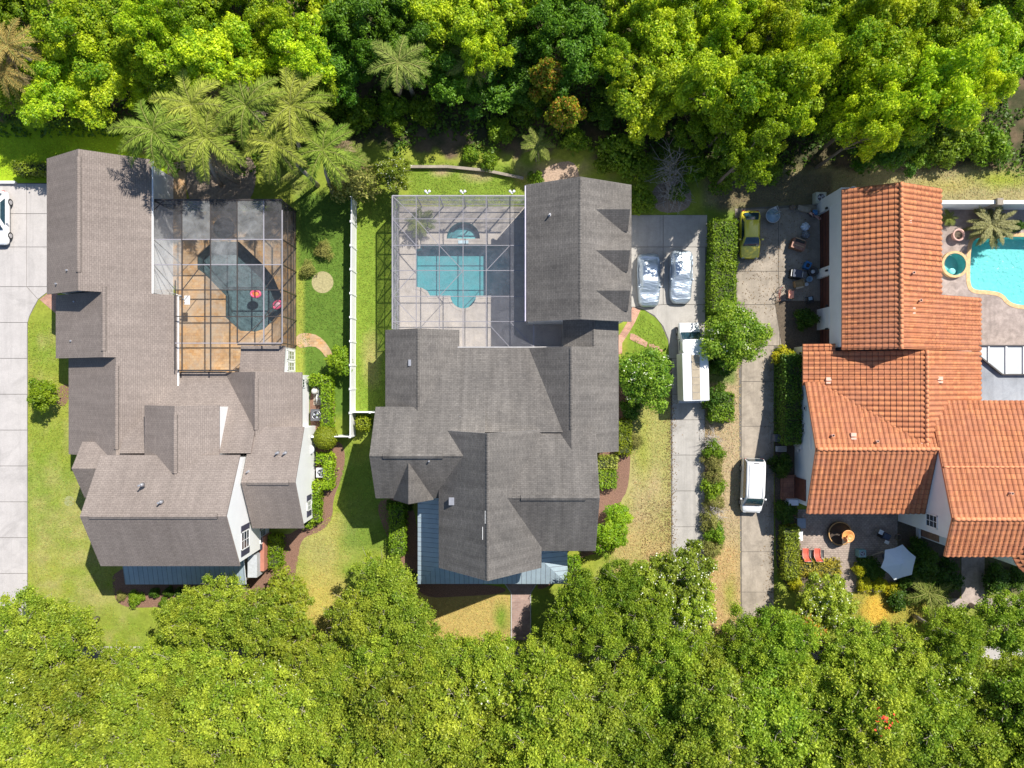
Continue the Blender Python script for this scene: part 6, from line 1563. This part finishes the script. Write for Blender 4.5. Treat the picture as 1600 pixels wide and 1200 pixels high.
DS = [(1263, 497, 1.05, 1.7, 'round dark bush between the garage piers and the tall hedge'), (1228, 800, 1.1, 1.6, 'dark bush beside the terracotta step'), (1224, 728, 1.1, 1.8, 'dark round bush above the terracotta step'), (1445, 885, 1.6, 1.8, 'dark shrub right of the umbrella'), (1480, 905, 1.6, 1.6, 'dark shrub beside the stone path'), (1440, 860, 1.1, 1.5, 'shaded shrub under the gable of the orange tile house'), (1560, 905, 1.4, 1.5, 'shaded shrub under the round tower'),
      (1418, 905, 1.0, 1.4, 'shaded shrub between the umbrella and the dark cycad'), (640, 905, .9, 1.4, 'dark shrub at the end of the blue grey porch'), (985, 640, 1.0, 1.6, 'dark bush under the left crape myrtle'), (1590, 905, 1.1, 1.3, 'shaded shrub at the right edge below the round tower'), (1120, 620, 1.3, 1.9, 'dark bush right of the truck camper'), (1130, 570, 1.3, 2.0, 'dark bush beneath the right crape myrtle'), (1362, 890, 1.3, 1.0, 'low shaded shrub left of the umbrella'), (1405, 935, 1.2, 1.0, 'shaded shrub on the golden grass below the umbrella')]
for k, (x, y, r, h, lb) in enumerate(DS): plant_tree(darkshrub, x, y, h, r, lb, None, 'shrub', 'shrub', seed=k)
OS = [(1117, 705), (1116, 722), (1118, 745), (1116, 765), (1118, 785), (1112, 815), (1120, 835), (1114, 860)]
for k, (x, y) in enumerate(OS): plant_tree(oliveV if k % 3 else shrubV[0], x, y, 1.4, .95 + .1 * (k % 2), f'straggly olive shrub in the row right of the middle driveway, {ORD(k + 1)} from the top', 'straggly shrubs beside the driveway', 'shrub', 'shrub', seed=k)
for k, (x, y, h, r, lb) in enumerate([(255, 942, .8, .45, 'left of two small lime shrubs in front of the shaded porch'), (271, 942, .8, .45, 'right of two small lime shrubs in front of the shaded porch'), (210, 936, .7, .75, 'low lime shrub at the left end of the porch bed'), (240, 926, .8, .5, 'left of three dark round shrubs in the shade of the porch'), (262, 926, .8, .5, 'middle of three dark round shrubs in the shade of the porch'), (280, 927, .8, .5, 'right of three dark round shrubs in the shade of the porch'), (188, 932, .6, .5, 'dry pale shrub at the left end of the porch bed'),
      (610, 790, .8, .5, 'left of three small pale shrubs in the shade of the grey roof'), (625, 790, .8, .5, 'middle of three small pale shrubs in the shade of the grey roof'), (637, 791, .8, .5, 'right of three small pale shrubs in the shade of the grey roof'), (505, 390, 1.0, .9, 'loose grassy tuft on the lawn outside the dark pool cage'), (480, 420, .9, .8, 'smaller grassy tuft against the dark pool cage'), (992, 690, .7, .8, 'pale twiggy shrub at the left edge of the side lawn'), (1594, 352, .8, .6, 'small dark shrub under the white wall right of the yucca')]):
    plant_tree(oliveV if k in (6, 12, 10, 11) else shrubV[k % 2] if k < 3 else darkshrub, x, y, h, r, lb, None, 'shrub', 'shrub', seed=k)

# hedges ------------------------------------------------------------------------------
def hedge(label, rects, h, c1, c2, seed=1, dens=150, size=.17, name='hedge', jit=.11):
    """rects in survey px"""
    rs = np.random.RandomState(seed); cx = sum(r[0] + r[1] for r in rects) / (2 * len(rects)); cy = sum(r[2] + r[3] for r in rects) / (2 * len(rects))
    t = thing(name, W(cx, cy, 0), label, 'hedge'); o0 = np.array(W(cx, cy, 0)); m = MB(); Ps = []; Ns = []
    for (a, b, c, d) in rects:
        A = W(a, d); B = W(b, c); x0, x1, y0, y1 = A.x, B.x, A.y, B.y; i = .12
        if x1 - x0 > .3 and y1 - y0 > .3: m.box(x0 + i, x1 - i, y0 + i, y1 - i, 0, h - i)
        ar = (x1 - x0) * (y1 - y0); n = int(ar * dens * 1.3)
        Ps.append(np.stack([x0 + rs.rand(n) * (x1 - x0), y0 + rs.rand(n) * (y1 - y0), h + rs.randn(n) * jit - .03], 1)); Ns.append(np.tile([0, 0, 1.], (n, 1)))
        for (nx, ny, L) in ((1, 0, y1 - y0), (-1, 0, y1 - y0), (0, 1, x1 - x0), (0, -1, x1 - x0)):
            n = int(L * h * dens * .8); u = rs.rand(n); z = rs.rand(n) * h
            X_ = (x1 if nx > 0 else x0) + rs.randn(n) * jit if nx else x0 + u * (x1 - x0); Y_ = (y1 if ny > 0 else y0) + rs.randn(n) * jit if ny else y0 + u * (y1 - y0)
            Ps.append(np.stack([np.broadcast_to(X_, n), np.broadcast_to(Y_, n), z], 1)); Ns.append(np.tile([nx, ny, 0.3], (n, 1)))
    P = np.vstack(Ps); Nn = np.vstack(Ns) + rs.randn(len(P), 3) * .55
    wave = .10 * np.sin(P[:, 0] * 2.3 + seed) * np.sin(P[:, 1] * 1.9) + .08 * np.sin(P[:, 1] * 4.1 + seed * 2); P[:, 2] += wave * (P[:, 2] > h * .8)
    k = np.clip(rs.rand(len(P)) * .7 + .3 * np.sin(P[:, 0] * 1.7) * np.sin(P[:, 1] * 1.3) + .15, 0, 1)[:, None]
    cols = (np.array(c1) * (1 - k) + np.array(c2) * k) * (.7 + .6 * rs.rand(len(P), 1))
    obj_of('foliage', leafmesh('foliage', P - o0, Nn, size * (.6 + .8 * rs.rand(len(P))), cols, M_leaf, .65), t)
    m.build('stems', plain('hedge_inside', (.045, .055, .02), 1.0), t); return t
G1, G2 = (0.12, 0.26, 0.012), (0.28, 0.42, 0.02); D1, D2 = (.05, .13, .012), (.13, .23, .02)
hedge('bright green hedge between the covered cars and the aged driveway', [(1106, 1143, 350, 420), (1103, 1141, 415, 490)], 1.7, G1, G2, 1)
hedge('bright green hedge right of the rear of the truck camper', [(1105, 1140, 615, 656)], 1.4, G1, G2, 2)
hedge('tall hedge along the west wall of the orange tile house', [(1212, 1237, 556, 690)], 2.2, D1, D2, 3)
hedge('bright hedge along the left side of the brick patio', [(1217, 1241, 820, 900)], 1.2, (.16, .25, .02), (.36, .42, .03), 4)
hedge('short yellow and red tinged hedge behind the red lounge chairs', [(1241, 1307, 874, 895)], .9, (.24, .22, .03), (.46, .40, .04), 5)
hedge('L shaped lime hedge around the pool pipes and dark air conditioner', [(489, 522, 588, 602), (508, 522, 600, 668)], 1.3, (.16, .30, .01), (.34, .46, .02), 6)
hedge('C shaped lime hedge around the light grey air conditioner', [(499, 524, 708, 722), (511, 524, 720, 760), (491, 520, 750, 762)], 1.2, (.16, .30, .01), (.34, .46, .02), 7)
hedge('narrow lime hedge below the C shaped hedge', [(491, 504, 764, 812)], 1.1, (.16, .30, .01), (.34, .46, .02), 8)
hedge('small lime hedge block at the corner of the right white gable', [(476, 492, 808, 820)], 1.0, (.16, .30, .01), (.34, .46, .02), 9)
hedge('lime hedge block in front of the brick pier of the brown roofed house', [(425, 444, 834, 882)], 1.1, (.16, .30, .01), (.34, .46, .02), 10)
hedge('green hedge in the shade left of the blue grey porch', [(612, 635, 785, 862)], 1.2, G1, G2, 11)
hedge('narrow hedge along the right wall of the grey roofed house', [(963, 983, 655, 708)], 1.1, (.17, .24, .012), (.32, .36, .02), 12)
hedge('square clipped hedge at the right wall of the grey roofed house, lower one', [(930, 960, 733, 760)], 1.1, G1, (.25, .34, .02), 13)
hedge('square yellowish hedge at the right wall of the grey roofed house, upper one', [(932, 962, 712, 731)], 1.0, (.2, .26, .03), (.4, .42, .08), 14)
hedge('yellow green hedge block at the right end of the blue grey porch roof', [(884, 905, 868, 900)], 1.0, G1, G2, 15)
hedge('clipped hedge strip beside the left edge of the brown garage roof', [(38, 100, 262, 277)], 1.7, (.14, .2, .01), (.25, .3, .02), 16)
hedge('square clipped bush in the corner between the two short white fences', [(562, 580, 652, 670)], 1.5, (.16, .26, .01), (.32, .38, .02), 17)
# two clipped round bushes
rs = np.random.RandomState(8); t = thing('clipped_bush', W(514, 682), 'round clipped olive green topiary beside the white dish', 'topiary'); n = 7000
d = rdir(rs, n, .3); d = d[d[:, 2] > -.3]; n = len(d); P = d * np.array([1.05, 1.05, 1.0]) * (1 + .04 * rs.randn(n, 1)) + np.array([0, 0, 1.15])
k = rs.rand(n, 1); obj_of('foliage', leafmesh('foliage', P, d + rs.randn(n, 3) * .35, .12 * (.6 + .8 * rs.rand(n)), (np.array((.14, .2, .01)) * (1 - k) + np.array((.28, .33, .02)) * k), M_leaf, .65), t)
m = MB(); c = W(514, 682); m.lathe((c.x, c.y, 0), [(0, .25), (.6, .4), (.92, .9), (.92, 1.4), (.6, 1.9), (0, 2.05)], 16); m.build('stems', MATS['hedge_inside'], t)

# palms -----------------------------------------------------------------------------------
def frond(rs, L, az, rise, droop, nl=52, ll=.62, w=.045, plume=.5):
    """returns leaflet arrays and the rib line of one feather frond"""
    s = np.linspace(0, 1, nl); r = L * s * np.cos(rise * (1 - s)) ; z = L * (math.sin(rise) * s - droop * s ** 2.1)
    bend = .25 * rs.randn() * s ** 2
    dx, dy = math.cos(az), math.sin(az); px_, py_ = -dy, dx
    rib = np.stack([r * dx + bend * px_ * L * .4, r * dy + bend * py_ * L * .4, z], 1)
    tang = np.gradient(rib, axis=0); tang /= np.linalg.norm(tang, axis=1)[:, None]
    side = np.cross(tang, np.array([0, 0, 1.])); side /= np.maximum(1e-6, np.linalg.norm(side, axis=1))[:, None]
    P = []; T = []; Nn = []; S = []
    for sg in (-1, 1):
        for rep in range(2):
            ln = ll * (np.sin(np.pi * np.clip(s * .86 + .12, 0, 1)) ** .6) * (.8 + .4 * rs.rand(nl))
            d = side * sg * (1 - .25 * rs.rand(nl, 1)) + tang * .75 + np.array([0, 0, 1.]) * (plume * rs.randn(nl, 1) - .28)
            d /= np.linalg.norm(d, axis=1)[:, None]
            P.append(rib + d * ln[:, None] * .5); T.append(d); S.append(ln); Nn.append(np.cross(d, tang) * sg + .3 * rs.randn(nl, 3) + np.array([0, 0, .4]))
    return np.vstack(P), np.vstack(T), np.vstack(Nn), np.hstack(S), rib
def palm_variant(nfr, L, seed, pal, droop=.85, ll=.72, dead=5, aspect=.085, rise=(.1, 1.1)):
    rs = np.random.RandomState(seed); A = [[], [], [], []]; cols = []; ribs = MB()
    for k in range(nfr):
        f = k / nfr; ri = rise[0] + (rise[1] - rise[0]) * f; az = k * 2.399963 + .2 * rs.randn(); q = frond(rs, L * (.85 + .25 * rs.rand()), az, ri, droop * (.8 + .4 * rs.rand()), ll=ll)
        for i in range(4): A[i].append(q[i])
        c = np.array(pal[0]) * (1 - f * .8) + np.array(pal[1]) * f * .8; cols.append(c * (.8 + .4 * rs.rand(len(q[3]), 1)))
        rp = q[4][::7]; ribs.tube([tuple(p) for p in rp], [.036 - .028 * i / len(rp) for i in range(len(rp))], 5, cap=False)
    v = Variant(); v.me = leafmesh('fronds', np.vstack(A[0]), np.vstack(A[2]), np.hstack(A[3]), np.vstack(cols), M_leafdull, aspect, T=np.vstack(A[1]))
    o = ribs.build('rib', plain('palm_rib', (.30, .30, .08), .7)); v.rib = o.data; bpy.data.objects.remove(o)
    A = [[], [], [], []]
    for k in range(dead):
        q = frond(rs, L * .75, rs.rand() * 6.28, -.5, .55, ll=ll * .8)
        for i in range(4): A[i].append(q[i])
    v.dead = leafmesh('dead_fronds', np.vstack(A[0]), np.vstack(A[2]), np.hstack(A[3]), np.ones((len(np.hstack(A[3])), 3)) * np.array([.34, .25, .15]), M_leafdull, aspect, T=np.vstack(A[1])) if dead else None
    return v
PAL = [(0.14, 0.26, 0.03), (0.40, 0.48, 0.07)]
palms = [palm_variant(17, 3.3, 300, PAL), palm_variant(17, 3.3, 301, [(0.17, 0.26, 0.03), (0.46, 0.49, 0.085)], .85)]
smallp = palm_variant(14, 1.7, 305, [(0.13, 0.2, 0.03), (0.3, 0.34, 0.08)], .6, .42, 3)
brownp = palm_variant(12, 3.0, 306, [(0.30, 0.24, 0.06), (0.48, 0.36, 0.12)], .8, .55, 6)
def palm(v, px, py, h, label, base=None, s=1.0, seed=0, name='palm_tree', group=None, r=.17):
    top = AT(px, py, h); b = base if base is not None else top + Vector((.3 * math.cos(seed), .3 * math.sin(seed), 0))
    t = thing(name, (b.x, b.y, 0), label, 'palm', group); off = Vector((top.x - b.x, top.y - b.y, h))
    m = MB(); mid = off * .55; mid.x *= .7; mid.y *= .7
    m.tube([(b.x, b.y, -.1), (b.x + mid.x * .5, b.y + mid.y * .5, h * .3), (b.x + mid.x, b.y + mid.y, h * .55), (b.x + off.x, b.y + off.y, h)], [r * 1.3, r, r * .9, r * .8], 10); m.build('trunk', M_palebark, t)
    cr = obj_of('crown', v.me, t); cr.location = off; cr.scale = (s, s, s); cr.rotation_euler = (0, 0, seed * 1.7)
    rb = obj_of('rib', v.rib, cr)
    if v.dead: dd = obj_of('dead_fronds', v.dead, t); dd.location = off; dd.scale = (s, s, s); dd.rotation_euler = (0, 0, seed * 1.7)
    return t
palm(palms[0], 240, 205, 9.0, 'leftmost tall feathery palm, throwing its shadow on the brown garage roof', base=W(372, 285), seed=1)
palm(palms[1], 300, 165, 8.5, 'tall feathery palm just behind the leftmost one, nearer the woods', base=W(385, 262), seed=9)
palm(palms[1], 325, 215, 8.0, 'second tall feathery palm from the left above the dark pool cage', base=W(345, 290), seed=2)
palm(palms[0], 385, 165, 8.5, 'third tall feathery palm from the left above the dark pool cage', base=W(455, 262), seed=3)
palm(palms[1], 455, 165, 8.2, 'fourth tall feathery palm from the left, with pale yellowish fronds', base=W(480, 262), seed=4)
palm(palms[1], 430, 225, 7.5, 'lower feathery palm nearest the dark pool cage', base=W(497, 290), seed=5, s=.9)
palm(palms[0], 505, 235, 7.0, 'rightmost tall feathery palm beside the top of the white fence', base=W(520, 300), seed=6, s=.95)
palm(smallp, 623, 98, 7.5, 'lone palm with yellow fronds standing in front of the dark woods', s=1.5, seed=7)
palm(brownp, 12, 72, 8.0, 'brown tinged palm at the left edge of the woods, upper one', s=.9, seed=2)
palm(brownp, 8, 112, 7.0, 'brown tinged palm at the left edge of the woods, lower one', s=.75, seed=3)
palm(smallp, 735, 95, 5.5, 'shaded palm with grey hanging dead fronds in the dark gap of the woods', s=1.3, seed=4)
palm(smallp, 840, 228, 3.0, 'small palm between the curved garden edge and the grey garage', s=.9, seed=5)
palm(smallp, 545, 255, 4.0, 'small yellow green palm at the top of the white fence', s=1.1, seed=8)
palm(smallp, 658, 348, 1.3, 'small palm growing inside the top left corner of the pale pool cage', s=.85, seed=6, base=W(662, 355))
palm(smallp, 1450, 925, 1.0, 'dark cycad in the shaded garden right of the umbrella', s=1.3, seed=7)
yucca = palm_variant(44, 2.3, 320, [(0.22, 0.22, 0.07), (0.42, 0.40, 0.2)], .45, .34, 0, .2, (.0, 1.3))
palm(yucca, 1548, 352, .9, 'spiky yellow centred yucca beside the turquoise pool under the white wall', s=.95, seed=2, name='yucca')
palm(smallp, 1482, 340, .7, 'thin grey green spiky plant in the shade of the white wall', s=.5, seed=3, name='yucca')
# bleached dead top between the palms
def twigs(label, px, py, h, r, n, col, seed, name='dead_bush'):
    rs = np.random.RandomState(seed); p = AT(px, py, h); t = thing(name, (p.x, p.y, 0), label, 'dead branches'); m = MB()
    for _ in range(n):
        a = Vector((p.x + rs.randn() * r * .25, p.y + rs.randn() * r * .25, h * .4 + rs.rand() * h * .4)); d = Vector(rdir(rs, 1, .5)[0]) * r * (.5 + .6 * rs.rand()); mid = a + d * .5 + Vector(rs.randn(3)) * .12 * r
        m.tube([a, mid, a + d], [.035, .02, .008], 5, cap=False)
        for _k in range(2): e = mid + (d * .4 + Vector(rs.randn(3)) * .3 * r); m.tube([mid, e], [.018, .006], 4, cap=False)
    m.build('twigs', col, t)
    if h > 2: m = MB(); m.tube([(p.x, p.y, 0), (p.x, p.y, h * .7)], [.12, .06], 7); m.build('trunk', M_bark, t)
pinkgrey = plain('bleached_twigs', (.42, .34, .29), .95, var=.2)
twigs('bleached dead treetop left, between the tall palms and the woods', 312, 130, 8.5, 1.6, 90, pinkgrey, 1); twigs('bleached dead treetop right, between the tall palms and the woods', 362, 133, 8.5, 1.7, 100, pinkgrey, 2)
twigs('large pile of pale fallen branches above the middle driveway', 1052, 262, 1.2, 2.2, 70, plain('grey_deadwood', (.44, .40, .36), .95, var=.3), 3, 'brush_pile'); twigs('small scatter of grey twigs against the top of the middle driveway', 1050, 305, .4, 1.6, 60, MATS['grey_deadwood'], 4, 'brush_pile')
twigs('bare grey branches in the dark gap right of the bright wood trees', 1190, 185, 4, 2.2, 24, MATS['grey_deadwood'], 5); twigs('bare grey branches in the dark gap of the woods above the pale pool cage', 760, 80, 4, 2.2, 24, MATS['grey_deadwood'], 6)
twigs('thin twiggy grey brush left of the straggly shrubs, beside the driveway edge', 1112, 690, .6, 1.0, 50, MATS['grey_deadwood'], 7); twigs('thin twiggy grey brush near the lower end of the straggly shrub row', 1113, 800, .6, 1.1, 60, MATS['grey_deadwood'], 8)

# ground cover under the woods -------------------------------------------------------------
rs = np.random.RandomState(77); n = 60000
gx = -60 + rs.rand(n) * 1720; gy = -20 + rs.rand(n) * 320
lim = np.where(gx < 270, 215, np.where((gx > 440) & (gx < 1010), 228 + 16 * np.sin(gx / 23.), 262 + 14 * np.sin(gx / 19.)))
dens = fbm(gx / 30., gy / 30., 91); keep = (gy < lim) & (dens > .40)
gx, gy = gx[keep], gy[keep]; dn = dens[keep]; n = len(gx)
P = np.stack([(gx - 800) / PPM, (600 - gy) / PPM, .05 + (dn - .4) * 3.2 * rs.rand(n) ** .5], 1)
k = np.clip(fbm(gx / 60., gy / 60., 95) * 2 - .5, 0, 1)[:, None] * .8 + rs.rand(n, 1) * .2
cols = (np.array((.035, .095, .010)) * (1 - k) + np.array((.15, .25, .018)) * k) * (.7 + .6 * rs.rand(n, 1))
Nn = rs.randn(n, 3) * .6 + np.array([0, 0, 1.])
o = obj_of('undergrowth', leafmesh('undergrowth', P, Nn, .30 * (.6 + .8 * rs.rand(n)), cols, M_leaf, .65)); tag(o, 'low leafy undergrowth on the floor of the woods', 'undergrowth', kind='stuff')
# grass tufts over the lawns, coloured like the turf they stand in
rs = np.random.RandomState(78); Q = []
LAWNS = [([(44, 504), (110, 500), (112, 640), (130, 700), (180, 880), (180, 960), (300, 1010), (44, 1010)], []), ([(-80, 200), (270, 200), (270, 262), (125, 262), (-80, 284)], []),
         ([(466, 300), (553, 300), (552, 590), (526, 600), (466, 590)], []), ([(560, 300), (622, 300), (622, 640), (560, 640)], []), ([(640, 250), (820, 262), (820, 320), (640, 320)], []),
         ([(430, 1000), (470, 850), (520, 800), (545, 690), (610, 700), (610, 1000)], []), ([(640, 934), (797, 932), (797, 1010), (640, 1010)], []), ([(986, 600), (1048, 600), (1048, 960), (920, 960), (970, 800), (988, 760)], []),
         ([(1000, 490), (1040, 520), (1046, 600), (985, 600), (992, 520)], []), ([(1103, 560), (1157, 560), (1157, 1000), (1103, 1000)], []), ([(1100, 250), (1700, 250), (1700, 320), (1420, 320), (1270, 310), (1100, 330)], []), ([(1330, 915), (1440, 915), (1440, 1000), (1330, 1000)], [])]
for poly_, _ in LAWNS:
    a = np.array(poly_); x0, y0 = a.min(0); x1, y1 = a.max(0); n = int((x1 - x0) * (y1 - y0) / 289 * 75)
    gx = x0 + rs.rand(n) * (x1 - x0); gy = y0 + rs.rand(n) * (y1 - y0); k = inpoly(gx, gy, poly_); Q.append(np.stack([gx[k], gy[k]], 1))
Q = np.vstack(Q); gx, gy = Q[:, 0], Q[:, 1]; n = len(gx)
keep = ~(inpoly(gx, gy, smoothpoly([(480, 515), (515, 515), (530, 565), (495, 565)], 1)) | (((gx - 504) / 18) ** 2 + ((gy - 441) / 18) ** 2 < 1)); gx, gy = gx[keep], gy[keep]; n = len(gx)
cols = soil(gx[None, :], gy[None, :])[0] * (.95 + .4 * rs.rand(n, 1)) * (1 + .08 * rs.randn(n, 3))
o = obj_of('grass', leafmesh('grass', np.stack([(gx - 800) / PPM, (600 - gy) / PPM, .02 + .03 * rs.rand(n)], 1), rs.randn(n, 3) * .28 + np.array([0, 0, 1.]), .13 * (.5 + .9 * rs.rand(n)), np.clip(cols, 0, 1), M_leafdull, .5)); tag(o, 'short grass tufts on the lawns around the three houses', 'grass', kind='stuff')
# fallen leaves along the driveways, beds and roofs' edges on the ground
n = 5200; gx = np.concatenate([1048 + rs.randn(1300) * 5, 1104 + rs.randn(1300) * 6, 1206 + rs.randn(900) * 7, 1000 + rs.rand(900) * 50, 1160 + rs.rand(800) * 110]); gy = np.concatenate([620 + rs.rand(1300) * 340, 500 + rs.rand(1300) * 450, 560 + rs.rand(900) * 380, 780 + rs.rand(900) * 150, 326 + rs.rand(800) * 170])
P = np.stack([(gx - 800) / PPM, (600 - gy) / PPM, .065 + .02 * rs.rand(n)], 1); k = rs.rand(n, 1)
o = obj_of('fallen_leaves', leafmesh('fallen_leaves', P, rs.randn(n, 3) * .2 + np.array([0, 0, 1.]), .09 * (.5 + rs.rand(n)), np.array((.16, .10, .05)) * (1 - k) + np.array((.42, .29, .13)) * k, M_leafdull, .6)); tag(o, 'fallen tan leaves scattered along the driveway edges', 'leaf litter', kind='stuff')
